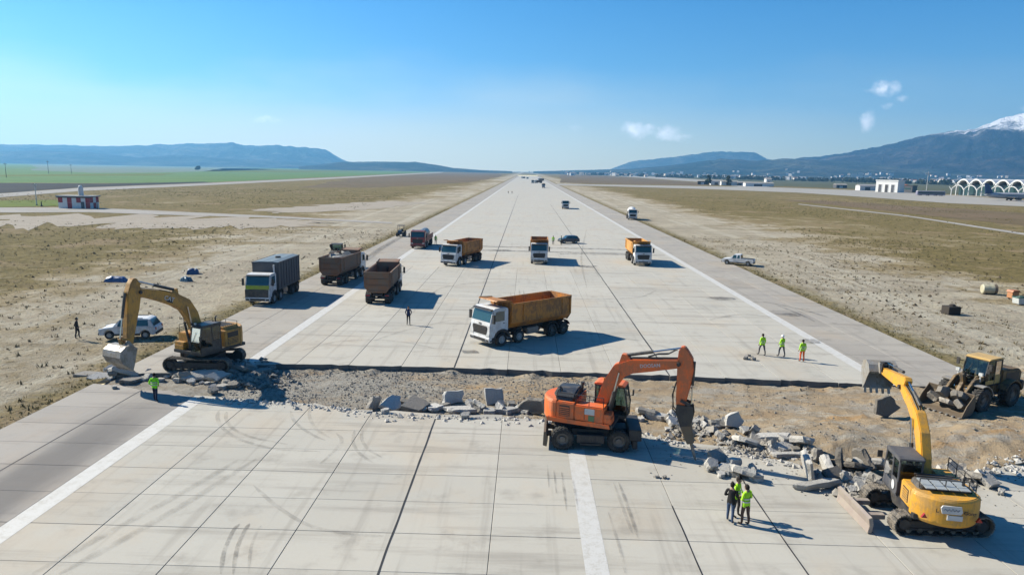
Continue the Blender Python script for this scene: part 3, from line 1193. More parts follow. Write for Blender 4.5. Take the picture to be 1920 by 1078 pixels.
patch('field', [(420, 315.5), (760, 320.5), (560, 324), (380, 322)], .06, M['field_lush'], 30, 'thin yellow green field far out on the plain', 'field')
patch('field', [(-60, 329), (120, 327), (330, 325.6), (300, 329.5), (110, 330.5), (-60, 332)], .05, M['field_lush'], 8, 'thin brighter green strip across the crop field', 'field')
patch('field', [(660, 334.5), (830, 325), (936, 323), (940, 331), (880, 342), (700, 352), (560, 352)], .012, M['field_brown'], 14, 'brown heath between perimeter road and runway', 'field')
patch('apron', [(1044, 345), (1300, 349), (1446, 351.5), (1680, 359.5), (1774, 366), (1960, 378), (1960, 389), (1774, 381), (1640, 371), (1497, 361.5), (1300, 354), (1140, 349.5), (1044, 347.6)], .03, M['apron'], .8, 'wide pale concrete apron in front of the terminal', 'apron')
patch('taxiway', [(1126, 326.6), (1220, 331.5), (1345, 339), (1446, 351), (1400, 352), (1318, 342), (1200, 333.5), (1120, 328.2)], .05, M['apron'], .5, 'pale taxiway curving back to the far tree line', 'taxiway')
patch('path', [(1497, 382.2), (1700, 404), (1960, 443), (1960, 447), (1700, 406), (1497, 383.6)], .0, M['road'], .15, 'thin pale drain line crossing the right grass', 'path')
patch('field', [(1450, 374), (1560, 377), (1960, 402), (1960, 428), (1720, 402), (1560, 384)], -.012, M['field_brown'], 5, 'dull brown strip of grass below the apron', 'field')
patch('field', [(1050, 327), (1120, 329.4), (1200, 334.5), (1310, 343), (1340, 348), (1200, 346), (1050, 343)], .014, M['field_brown'], 6, 'brown grassland left of the curving taxiway', 'field')
patch('field', [(1150, 328), (1340, 331), (1960, 344), (1960, 366), (1780, 364), (1640, 356), (1450, 349), (1340, 338), (1230, 331.4)], .016, M['field_dull'], 12, 'dull green plain between taxiway and tree line', 'field')


# ---- mountains and hills round the plain
def px_az(px, py):
    d = px_dir(px, py)
    return math.atan2(d.x, d.y), d.z / math.hypot(d.x, d.y)


def ridge(name, pts, D, depth, mat, label, seed=0, rough=.32, step=2.0):
    """a range whose crest stands at distance D; its foot comes depth nearer"""
    prof = [px_az(*p) for p in pts]
    az0, az1 = prof[0][0], prof[-1][0]
    n = int((az1 - az0) * F_PX / step)
    rows = [k / 22 for k in range(23)] + [1.06, 1.2, 1.6]

    def h(az, s):
        H = CAM_H + D * lerp_list(prof, az)
        x, y = math.sin(az) * D, math.cos(az) * D
        dd = D - depth + depth * s
        wx, wy = math.sin(az) * dd, math.cos(az) * dd
        H += abs(H) * (.05 * noise.fractal(Vector((az * 60, seed, 0)), 1, 2, 5) + .035 * noise.noise(Vector((az * 22, seed, 3))))
        p = sstep(0, 1.15, s) ** 1.15 / sstep(0, 1.15, 1) ** 1.15 if s <= 1 else max(0, 1 - (s - 1) * 1.4)
        rg = 1 - abs(noise.fractal(Vector((wx * .0016, wy * .0016, seed)), .9, 2.1, 6)) * 2
        return max(-8, H * p + H * rough * rg * 2.2 * p * max(0, 1 - s) if s < 1 else H * p) - (6 if s == 0 else 0)

    V, F = [], []
    for i in range(n + 1):
        az = az0 + (az1 - az0) * i / n
        for s in rows:
            dd = D - depth + depth * s
            V.append((math.sin(az) * dd, math.cos(az) * dd, h(az, s)))
    L = len(rows)
    for i in range(n):
        for k in range(L - 1):
            a = i * L + k
            F.append((a, a + L, a + L + 1, a + 1))
    o = link(name, quick_mesh(name, V, F, mat, True))
    tag(o, label, 'mountains', kind='structure')
    return h, D, depth


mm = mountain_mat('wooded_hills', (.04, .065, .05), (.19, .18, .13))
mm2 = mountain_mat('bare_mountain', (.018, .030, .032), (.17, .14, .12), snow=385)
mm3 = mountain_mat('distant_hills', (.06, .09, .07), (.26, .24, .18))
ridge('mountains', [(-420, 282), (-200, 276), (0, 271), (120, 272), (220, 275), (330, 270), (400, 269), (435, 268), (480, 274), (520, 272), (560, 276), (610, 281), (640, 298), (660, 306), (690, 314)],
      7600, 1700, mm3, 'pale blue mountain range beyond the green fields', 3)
ridge('hills', [(-420, 292), (-100, 287), (0, 284), (80, 282), (160, 285), (260, 296), (330, 290), (420, 297), (560, 304), (700, 317)],
      6300, 900, mm, 'lower blue foothills in front of the pale range', 8)
ridge('low_hills', [(560, 312.5), (640, 304), (700, 303.5), (780, 304), (815, 309), (850, 315), (900, 319), (960, 321.4)], 4600, 700, mm, 'low dark hill where the fields meet the sky', 12, .1)
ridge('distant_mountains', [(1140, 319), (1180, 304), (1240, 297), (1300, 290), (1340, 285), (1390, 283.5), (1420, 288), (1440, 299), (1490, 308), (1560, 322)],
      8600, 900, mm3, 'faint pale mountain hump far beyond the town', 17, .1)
near_ridge = ridge('foothills', [(1000, 321.5), (1080, 319.5), (1180, 317), (1240, 312), (1275, 308), (1310, 304), (1350, 298), (1385, 300), (1420, 302), (1470, 297), (1520, 299), (1640, 306), (1700, 312), (1960, 322)],
                   5600, 1700, mm, 'blue wooded foothills behind the town', 21, .14)
big_ridge = ridge('snow_mountain', [(1420, 318), (1470, 300), (1540, 293), (1580, 288), (1640, 277), (1690, 266), (1730, 254), (1770, 248), (1820, 244), (1850, 236), (1880, 222), (1920, 212), (1990, 196), (2080, 190), (2200, 200), (2400, 220)],
                  6900, 2500, mm2, 'long dark blue mountain with snow on its top', 25, .34)

# ================================================================== VEHICLES AND MACHINES
MESH = {}


def cached(key, fn):
    if key not in MESH: MESH[key] = fn()
    return MESH[key]


def wheel(parent, x, y, r, w, rim_mat='rim', lug=False, n=22, name='wheel'):
    """wheel part; tyre and rim are its sub-parts"""
    def hub():
        m = MB(); m.cyl((0, -w * .18, 0), (0, w * .18, 0), r * .2, n=10); return m.mesh('wheel_hub', M['chassis'])
    def tyre():
        m = MB()
        m.lathe([(r * .56, -w * .46), (r * .60, -w / 2), (r * .9, -w / 2), (r * .985, -w * .40), (r * (.96 if lug else 1), -w * .12), (r * (.96 if lug else 1), w * .12), (r * .985, w * .40), (r * .9, w / 2), (r * .60, w / 2), (r * .56, w * .46)], n)
        if lug:
            for i in range(n):
                for s in (-1, 1):
                    a = 2 * PI * (i + (.5 if s > 0 else 0)) / n
                    Mx = Matrix.Rotation(-a, 4, 'Y') @ Matrix.Translation((r * .985, 0, 0)) @ Matrix.Rotation(s * .5, 4, 'X')
                    m.box(-.03, r * .035, *((0, w * .5) if s > 0 else (-w * .5, 0)), -r * .055, r * .055, Mx)
        return m.mesh('tyre', M['rubber'])
    def rim():
        m = MB()
        for s in (-1, 1):
            m.lathe([(r * .6, s * w * .44), (r * .55, s * w * .47), (r * .5, s * w * .3), (r * .3, s * w * .24), (r * .26, s * w * .40), (r * .12, s * w * .42), (0.001, s * w * .42)], 16)
            for i in range(8):
                a = 2 * PI * i / 8
                m.cyl((math.cos(a) * r * .38, s * w * .22, math.sin(a) * r * .38), (math.cos(a) * r * .38, s * w * .31, math.sin(a) * r * .38), r * .035, n=6)
        return m.mesh('rim', M[rim_mat])
    k = (round(r, 3), round(w, 3), lug, n)
    o = link(name, cached(('hub',) + k, hub), parent, (x, y, r))
    link('tyre', cached(('tyre',) + k, tyre), o)
    link('rim', cached(('rim', rim_mat) + k, rim), o)
    return o


def part(parent, name, fn, mat, bevel=0.0, key=None, loc=None, rz=None):
    """one mesh part; parts that many machines share are built once"""
    def mk():
        m = MB(); fn(m); return m.mesh(name, M[mat] if isinstance(mat, str) else mat, bevel)
    me = cached((key, name, mat), mk) if key else mk()
    return link(name, me, parent, loc, rz)


def arc(cx, cz, r, a0, a1, n=8):
    return [(cx + r * math.cos(R(a0 + (a1 - a0) * i / n)), cz + r * math.sin(R(a0 + (a1 - a0) * i / n))) for i in range(n + 1)]


# ------------------------------------------------------------------ lorries
def lorry_front(t, cab='white', key='k', stripe=None):
    t.scale = (1.06, 1.06, 1.06)
    """chassis, wheels and cab shared by all the lorries; front towards +x"""
    def P(name, fn, mat, bv=0.0, parent=t, sub=None): return part(parent, name, fn, mat, bv, (key, sub or name))
    def chassis(m):
        for s in (-1, 1): m.box(-4.25, 3.9, s * .42 - .05, s * .42 + .05, .78, 1.06)
        for x in (-4.2, -3, -1.2, .2, 2.2, 3.6): m.box(x, x + .12, -.42, .42, .82, 1.02)
        m.box(2.6, 3.7, -.40, .40, .62, 1.1)
        m.box(-3.95, -2.1, -.12, .12, .5, .7)
        for x in (3.05, 1.25, -2.35, -3.7): m.cyl((x, -1.0, .53), (x, 1.0, .53), .085, n=8)
    P('chassis', chassis, 'chassis')
    for x in (3.05, 1.25):
        for s in (-1, 1): wheel(t, x, s * 1.05, .53, .32, 'rim_white')
    for x in (-2.35, -3.7):
        for s in (-1, 1): wheel(t, x, s * .95, .53, .60, 'rim')
    prof = [(2.42, 1.2), (2.42, 2.88), (2.56, 3.02), (3.68, 3.03), (3.93, 2.93), (4.21, 1.95), (4.27, 1.72), (4.29, .78), (3.78, .78), (3.70, 1.05), (3.45, 1.24), (3.05, 1.3), (2.66, 1.2)]
    cabo = P('cab', lambda m: m.prism(prof, -1.21, 1.21), cab, .05)
    if True:
        def wind(m):
            a, b = Vector((3.945, 0, 2.84)), Vector((4.205, 0, 2.0))
            n = Vector((.96, 0, .27)) * .012
            m.prism([(a.x + n.x, a.z + n.z), (b.x + n.x, b.z + n.z), (b.x - .02, b.z), (a.x - .02, a.z)], -1.10, 1.10)
        w = part(cabo, 'windscreen', wind, 'dark_glass', 0, (key, 'ws'))
        def visor(m):
            m.prism([(3.90, 2.98), (4.16, 2.90), (4.17, 2.86), (3.92, 2.90)], -1.12, 1.12)
        part(cabo, 'sun_visor', visor, 'black', 0, (key, 'vis'))
        for s in (-1, 1):
            d = P('door', lambda m, s=s: m.prism([(2.72, 1.32), (2.72, 2.86), (3.72, 2.86), (3.98, 2.02), (4.02, 1.32)], s * 1.205, s * 1.222), cab, .01, sub=('door', s))
            part(d, 'side_window', lambda m, s=s: m.prism([(2.84, 2.02), (2.84, 2.78), (3.66, 2.78), (3.90, 2.02)], s * 1.22, s * 1.230), 'dark_glass', 0, (key, 'sw', s))
            part(d, 'handle', lambda m, s=s: m.box(2.8, 2.98, s * 1.222 - .015, s * 1.222 + .015, 1.80, 1.85), 'black', 0, (key, 'hd', s))
            P('wheel_arch', lambda m, s=s: m.prism(arc(3.05, .53, .86, 8, 172, 10) + arc(3.05, .53, .68, 172, 8, 10), s * .84, s * 1.235), 'black', .01, sub=('wa', s))
            P('wheel_arch', lambda m, s=s: m.prism(arc(1.25, .53, .74, 15, 165, 10) + arc(1.25, .53, .68, 165, 15, 10), s * .84, s * 1.22), 'black', .01, sub=('wb', s))
            P('step', lambda m, s=s: (m.box(3.86, 4.28, s * 1.12 - .1, s * 1.12 + .11, .50, .62), m.box(3.72, 4.0, s * 1.15 - .05, s * 1.15 + .05, .40, .74)), 'black', .01, sub=('st', s))
            hl = P('headlight', lambda m, s=s: m.prism([(s * .74, .86), (s * 1.15, .90), (s * 1.15, 1.08), (s * .80, 1.06)], 4.26, 4.315, 'x'), 'lamp', .01, sub=('hl', s))
            mi = P('mirror', lambda m, s=s: (m.box(4.0, 4.16, s * 1.46 - .10, s * 1.46 + .10, 1.95, 2.62), m.tube([(3.9, s * 1.2, 2.75), (4.08, s * 1.42, 2.7)], .025), m.tube([(3.98, s * 1.2, 2.0), (4.08, s * 1.42, 2.02)], .025)), 'black', .02, sub=('mi', s))
        def grille(m):
            m.prism([(-.78, .98), (.78, .98), (.92, 1.52), (.80, 1.66), (-.80, 1.66), (-.92, 1.52)], 4.255, 4.292, 'x')
            for k in range(5): m.box(4.292, 4.325, -.80, .80, 1.04 + k * .125, 1.085 + k * .125)
        P('grille', grille, 'black')
        P('emblem', lambda m: m.lathe([(.001, 4.30), (.16, 4.30), (.16, 4.275)], 14, (0, 0, 1.80), 'x', 1, .5), 'steel')
        def bumper(m):
            m.prism([(4.05, .42), (4.05, .84), (4.33, .84), (4.36, .74), (4.33, .45)], -1.22, 1.22)
        P('bumper', bumper, cab, .03)
        P('lower_grille', lambda m: (m.box(4.33, 4.372, -.72, .72, .50, .70), m.box(4.34, 4.375, .82, 1.12, .52, .66), m.box(4.34, 4.375, -1.12, -.82, .52, .66)), 'black')
    P('fuel_tank', lambda m: m.box(-.9, .4, .60, 1.15, .55, 1.08), 'steel', .06)
    P('battery_box', lambda m: m.box(-.7, .3, -1.12, -.60, .60, 1.05), 'black', .03)
    P('air_filter', lambda m: (m.cyl((2.2, -.75, 1.3), (2.2, -.75, 2.75), .16, n=10), m.box(2.02, 2.4, -1.1, -.45, 1.05, 1.4)), 'black')
    for s in (-1, 1):
        P('mudguard', lambda m, s=s: m.prism(arc(-2.35, .53, .74, 20, 170, 8) + arc(-2.35, .53, .70, 170, 20, 8), s * .64, s * 1.22), 'black', 0, sub=('mg', s))
        P('mudguard', lambda m, s=s: m.prism(arc(-3.7, .53, .74, 10, 160, 8) + arc(-3.7, .53, .70, 160, 10, 8), s * .64, s * 1.22), 'black', 0, sub=('mh', s))
        P('tail_light', lambda m, s=s: m.box(-4.36, -4.28, s * .95 - .2, s * .95 + .2, .78, .94), 'lamp_red', .01, sub=('tl', s))
    P('rear_bar', lambda m: (m.box(-4.34, -4.24, -1.15, 1.15, .55, .68), m.box(-4.3, -4.2, -.9, -.8, .6, .9), m.box(-4.3, -4.2, .8, .9, .6, .9)), 'chassis', .01)
    if stripe:
        P('stripe', lambda m: m.box(4.20, 4.305, -1.14, 1.14, 1.60, 1.98), stripe, .01)
        P('front_panel', lambda m: m.box(4.2, 4.335, -1.215, 1.06, .62, 1.58), 'hood_black', .02)
    return t


def tipper_body(t, mat, key, canopy=True):
    top, low = 3.22, 1.24
    outer = [(-1.27, top), (-1.27, 1.72), (-.86, low), (.86, low), (1.27, 1.72), (1.27, top)]
    inner = [(1.19, top), (1.19, 1.76), (.82, low + .08), (-.82, low + .08), (-1.19, 1.76), (-1.19, top)]
    tub = part(t, 'tipper_tub', lambda m: m.prism(outer + inner, -4.35, 2.12, 'x'), mat, 0, (key, 'tub'))
    def head(m):
        m.prism([(-1.27, 1.72), (-.86, low), (.86, low), (1.27, 1.72), (1.27, 3.44), (-1.27, 3.44)], 2.10, 2.19, 'x')
        for y in (-.8, -.25, .3, .85): m.box(2.19, 2.27, y - .05, y + .05, 1.3, 3.40)
    part(t, 'headboard', head, mat, .012, (key, 'hb'))
    def can(m):
        m.prism([(2.12, 3.36), (2.12, 3.44), (3.55, 3.58), (3.60, 3.52), (2.2, 3.34)], -1.12, 1.12)
        for s in (-1, 1): m.prism([(2.16, 3.36), (3.5, 3.52), (3.5, 3.62), (2.16, 3.52)], s * 1.12, s * 1.16)
    if canopy: part(t, 'cab_guard', can, mat, .012, (key, 'cg'))
    def gate(m):
        m.prism([(-1.25, 1.70), (-.88, 1.18), (.88, 1.18), (1.25, 1.70), (1.25, 3.28), (-1.25, 3.28)], -4.44, -4.36, 'x')
        for z in (1.35, 1.9, 2.55, 3.2): m.box(-4.50, -4.44, -1.2 if z > 1.6 else -.85, 1.2 if z > 1.6 else .85, z - .04, z + .04)
        for s in (-1, 1): m.box(-4.51, -4.44, s * 1.16 - .05, s * 1.16 + .05, 1.72, 3.26)
    part(t, 'tailgate', gate, mat, .012, (key, 'tg'))
    for s in (-1, 1):
        def side(m, s=s):
            m.box(-4.36, 2.2, s * 1.272, s * 1.36, 3.10, 3.26)
            m.box(-4.36, 2.2, s * 1.272, s * 1.31, 1.70, 1.80)
            for x, w in ((-4.34, .14), (-3.4, .09), (.9, .09), (2.02, .16)):
                m.box(x, x + w, s * 1.272, s * 1.335, 1.80, 3.10)
            m.box(-3.31, .9, s * 1.272, s * 1.285, 1.95, 2.85)
        part(t, 'side_frame', side, mat, .012, (key, 'sf', s))
    def sub(m):
        for s in (-1, 1): m.box(-4.2, 2.1, s * .42 - .06, s * .42 + .06, 1.065, 1.215)
        m.cyl((2.0, 0, 1.1), (2.0, 0, 2.9), .11, n=8)
    part(t, 'subframe', sub, 'chassis', 0, (key, 'sub'))
    return t


TRUCKS = 'lorries hauling rubble on the runway'
RUBBLE = []


def tipper(label, loc, rz, mat='orange_body', cab='white', key=None):
    t = thing('dump_truck', label, 'dump truck', loc, rz, TRUCKS)
    lorry_front(t, cab, ('lf', cab))
    tipper_body(t, mat, ('tb', mat))
    return t


def on(px, py, z=0.0):
    p = gp(px, py, z)
    return (p.x, p.y, z)


near_truck = tipper('orange tipper truck with white cab parked crosswise, largest truck near the trench', on(977, 633), R(222))
tipper('orange tipper with white cab turned to show its empty body, beside the dark red lorry', on(866, 493), R(249))
tipper('orange tipper with white cab facing straight on in mid runway', on(1010.5, 489), R(269), 'orange_body')
tipper('pale orange tipper with white cab beside the right edge line', on(1196, 492), R(271), 'tan_orange_body')
brown = tipper('brown dusty empty tipper seen from behind next to the man in navy', on(722, 556), R(92), 'brown_body')
loaded = tipper('brown tipper loaded with rubble seen from behind on the white edge line', on(646, 525), R(84), 'brown_body')


def rot_to_world(t, x, y, z):
    a = t.rotation_euler.z
    x, y, z = x * t.scale.x, y * t.scale.x, z * t.scale.x
    return Vector((t.location.x + x * math.cos(a) - y * math.sin(a), t.location.y + x * math.sin(a) + y * math.cos(a), z))


# box-bodied lorry with slate grey tub
gt = thing('box_truck', 'tall slate grey box lorry with white cab and lime stripe', 'lorry', on(514, 558), R(270), TRUCKS)
lorry_front(gt, 'white', ('lf', 'lime'), 'lime')
def gbody(m): m.box(-4.35, 2.1, -1.27, 1.27, 1.25, 3.95)
part(gt, 'box_body', gbody, 'grey_body', .04)
def gribs(m):
    for s in (-1, 1):
        for k in range(9): m.box(-4.3 + k * .78, -4.2 + k * .78, s * 1.272, s * 1.32, 1.3, 3.9)
        m.box(-4.36, 2.11, s * 1.272, s * 1.34, 3.84, 3.98)
        m.box(-4.36, 2.11, s * 1.272, s * 1.34, 1.22, 1.36)
part(gt, 'body_frame', gribs, 'grey_body', .01)
part(gt, 'tarpaulin', lambda m: m.prism([(-1.25, 3.953), (-.6, 4.05), (.1, 4.03), (.7, 4.06), (1.25, 3.953)], -4.3, 2.05, 'x'), plain('blue_grey_tarpaulin', (.20, .26, .30), .6))
part(gt, 'hatch', lambda m: m.lathe([(.001, 4.2), (.26, 4.2), (.3, 4.04)], 12, (-1.0, .2, 0), 'z'), 'black')
part(gt, 'exhaust_pipe', lambda m: m.cyl((2.3, .95, 1.2), (2.3, .95, 3.75), .085, n=10), 'sticker')

# dark red lorry farther up
rt = thing('flatbed_truck', 'dark red lorry standing on the left edge line facing us', 'lorry', on(791, 462), R(269), TRUCKS)
lorry_front(rt, 'red_paint', ('lf', 'red'))
def rbody(m):
    m.box(-4.35, 2.1, -1.25, 1.25, 1.12, 1.30)
    for s in (-1, 1):
        m.box(-4.3, 2.05, s * 1.25 - .03, s * 1.25 + .03, 1.30, 2.1)
        for k in range(6): m.box(-4.3 + k * 1.26, -4.2 + k * 1.26, s * 1.28, s * 1.33, 1.3, 2.12)
    m.box(2.02, 2.1, -1.25, 1.25, 1.3, 2.6)
part(rt, 'flatbed', rbody, 'red_paint', .01)
part(rt, 'roof_rack', lambda m: ([m.box(2.6 + k * .3, 2.66 + k * .3, -1.0, 1.0, 3.05, 3.12) for k in range(4)], m.box(2.6, 3.56, -1.02, -.95, 3.05, 3.2), m.box(2.6, 3.56, .95, 1.02, 3.05, 3.2)), 'sticker')
part(rt, 'water_tank', lambda m: m.cyl((-3.9, 0, 2.15), (1.7, 0, 2.15), .82, n=18), 'steel')

# mixer truck
xt = thing('mixer_truck', 'white concrete mixer truck standing on the right verge', 'mixer truck', on(1184, 411), R(266), TRUCKS)
lorry_front(xt, 'white', ('lf', 'white'))
part(xt, 'mixer_drum', lambda m: m.lathe([(.001, 2.0), (.7, 1.98), (1.05, 1.2), (1.28, -.4), (1.2, -1.6), (.6, -3.6), (.55, -3.9), (.4, -3.9), (.35, -3.6)], 22, (0, 0, 2.35), 'x'), 'white')
part(xt, 'hopper', lambda m: (m.prism([(-4.3, 3.3), (-3.4, 3.3), (-3.7, 2.5), (-4.1, 2.5)], -.6, .6), m.box(-4.2, -3.9, -.1, .1, 1.0, 2.5)), 'steel')
part(xt, 'drum_frame', lambda m: (m.box(1.9, 2.15, -.9, .9, 1.06, 2.4), m.box(-3.6, -3.3, -.9, .9, 1.06, 1.9)), 'chassis', .02)

# far lorries
wt_ = thing('box_truck', 'small white lorry alone far up the right lane', 'lorry', on(1060, 391), R(268), TRUCKS)
lorry_front(wt_, 'white', ('lf', 'white'))
part(wt_, 'box_body', lambda m: m.box(-4.35, 2.2, -1.25, 1.25, 1.12, 2.75), 'grey_body', .03)
for px, py, rz, lab in ((1019, 352.6, 268, 'nearest dark tipper of the far cluster on the runway'), (1009, 343.5, 190, 'far orange tipper parked crosswise beyond the dark tipper'),
                        (999, 343.8, 265, 'far tipper facing us at the centre of the far cluster'), (1014, 339.2, 200, 'far pale tipper crosswise at the runway edge')):
    c = place_copy(loaded, lab, on(px, py), R(rz), 'far lorries near the end of the runway')
for px, py, rz, lab in ((981, 334.6, 230, 'left one of the two most distant white lorries on the runway'), (989, 335.6, 262, 'right one of the two most distant white lorries on the runway')):
    c = place_copy(wt_, lab, on(px, py), R(rz), 'far lorries near the end of the runway')


# ------------------------------------------------------------------ cars
def car(name, label, cat, loc, rz, mat, pickup=False, L=4.4, H=1.66, key='c', rack=False):
    t = thing(name, label, cat, loc, rz, 'cars parked round the works')
    h = L / 2
    W = .90
    g = .34
    body = [(-h, .45), (-h + .02, .95), (-h + .10, 1.02), (h - 1.25, 1.04), (h - .35, .92), (h - .05, .80), (h, .5), (h - .1, g), (h - .48, g)] + \
        [(h - .82 + .40 * math.cos(R(a)), .36 + .40 * math.sin(R(a))) for a in range(20, 170, 25)] + [(h - 1.25, g), (-h + 1.25, g)] + \
        [(-h + .82 + .40 * math.cos(R(a)), .36 + .40 * math.sin(R(a))) for a in range(20, 170, 25)] + [(-h + .42, g), (-h + .1, g)]
    part(t, 'body', lambda m: m.prism(body, -W, W), mat, .05)
    if pickup:
        roof = [(-.55, 1.02), (-.42, H - .05), (-.25, H), (.45, H), (.62, H - .05), (1.15, 1.03)]
    else:
        roof = [(-h + .12, 1.0), (-h + .45, H - .08), (-h + .7, H), (.25, H), (.5, H - .04), (h - 1.12, 1.03)]
    k = .84
    def cabin(m):
        n = len(roof)
        vs = []
        for s in (-1, 1):
            for (x, z) in roof:
                f = 1 - .17 * (z - 1.0) / (H - 1.0)
                vs.append((x, s * W * .985 * f, z))
        m.add(vs, [tuple(range(n)), tuple(range(2 * n - 1, n - 1, -1))] + [(i, i + 1, n + i + 1, n + i) for i in range(n - 1)])
    part(t, 'cabin', cabin, mat, .03)
    a, b = roof[-2], roof[-1]
    def lerp(p, q, t_): return (p[0] + (q[0] - p[0]) * t_, p[1] + (q[1] - p[1]) * t_)
    def screen(p, q, out):
        def f(m):
            u, v = lerp(p, q, .10), lerp(p, q, .92)
            y0 = W * .985 * (1 - .17 * (u[1] - 1) / (H - 1)) - .10
            y1 = W * .985 * (1 - .17 * (v[1] - 1) / (H - 1)) - .08
            m.add([(u[0] + out[0], -y0, u[1] + out[1]), (u[0] + out[0], y0, u[1] + out[1]), (v[0] + out[0], y1, v[1] + out[1]), (v[0] + out[0], -y1, v[1] + out[1])], [(0, 1, 2, 3)])
        return f
    part(t, 'windscreen', screen(a, b, (.012, .014)), 'dark_glass')
    part(t, 'rear_window', screen(roof[1], roof[0], (-.014, .008)), 'dark_glass')
    x0 = roof[1][0] + .12; x1 = roof[-2][0] - .02
    for s in (-1, 1):
        for (u, v) in (((x0, (x0 + x1) / 2 - .05)), ((x0 + x1) / 2 + .05, x1 + .14)):
            def win(m, s=s, u=u, v=v):
                y0 = W * .985 * (1 - .17 * .1) + .006
                y1 = W * .985 * (1 - .17 * .85) + .006
                zt = 1.0 + (H - 1) * .85
                m.add([(u - .03, s * y0, 1.07), (v + .12 if v > x1 else v, s * y0, 1.07), (v - .10, s * y1, zt), (u + .02, s * y1, zt)], [(0, 1, 2, 3)])
            part(t, 'side_window', win, 'dark_glass')
        part(t, 'headlight', lambda m, s=s: m.box(h - .20, h + .005, s * .68 - .15, s * .68 + .15, .72, .84), 'lamp', .02)
        part(t, 'tail_light', lambda m, s=s: m.box(-h - .012, -h + .05, s * .74 - .10, s * .74 + .10, .72, .95), 'lamp_red', .01)
        part(t, 'mirror', lambda m, s=s: m.box(x1 + .18, x1 + .33, s * .98 - .08, s * .98 + .08, 1.03, 1.18), mat, .03)
        part(t, 'sill', lambda m, s=s: m.box(-h + 1.2, h - 1.2, s * .9 - .02, s * .9 + .025, .30, .46), 'black', .01)
        for x in (h - .82, -h + .82): wheel(t, x, s * .80, .345, .23, 'rim_white', n=18)
    part(t, 'bumper', lambda m: m.box(h - .06, h + .05, -.82, .82, .34, .55), 'black', .03)
    part(t, 'bumper', lambda m: m.box(-h - .05, -h + .06, -.82, .82, .34, .58), 'black', .03)
    part(t, 'grille', lambda m: m.box(h - .07, h + .012, -.5, .5, .62, .78), 'black', .01)
    if pickup:
        part(t, 'load_bed', lambda m: m.add([(-h + .1, -.8, 1.045), (-.6, -.8, 1.045), (-.6, .8, 1.045), (-h + .1, .8, 1.045)], [(0, 1, 2, 3)]), 'black')
    if rack:
        part(t, 'roof_rail', lambda m: [m.box(-1.2, .35, s * .66 - .02, s * .66 + .02, H + .01, H + .06) for s in (-1, 1)], 'black', .01)
    return t


car('parked_car', 'white off-road car parked behind the amber excavator', 'car', on(247, 631), R(190), 'white', L=4.4, rack=True)
car('pickup_truck', 'white pickup parked on the verge right of the edge line', 'pickup', on(1384, 496), R(152), 'white', True, 4.9, 1.68)
car('parked_car', 'dark navy car standing beside two people far up the runway', 'car', on(1066, 456), R(196), 'navy_paint', L=4.1, H=1.55)

# ------------------------------------------------------------------ diggers
def hydraulic(parent, p0, p1, r=.075, split=.58, y=0.0, rz=None):
    """ram: painted barrel with its bright rod as a sub-part"""
    p0 = Vector((p0[0], y, p0[1])); p1 = Vector((p1[0], y, p1[1]))
    mid = p0.lerp(p1, split)
    m = MB(); m.cyl(p0, mid, r, n=12)
    o = m.build('hydraulic_ram', M['hood_black'], parent, rz=rz)
    m = MB(); m.cyl(mid - (p1 - p0).normalized() * .02, p1, r * .55, n=10)
    m.build('rod', M['chrome'], o)
    return o


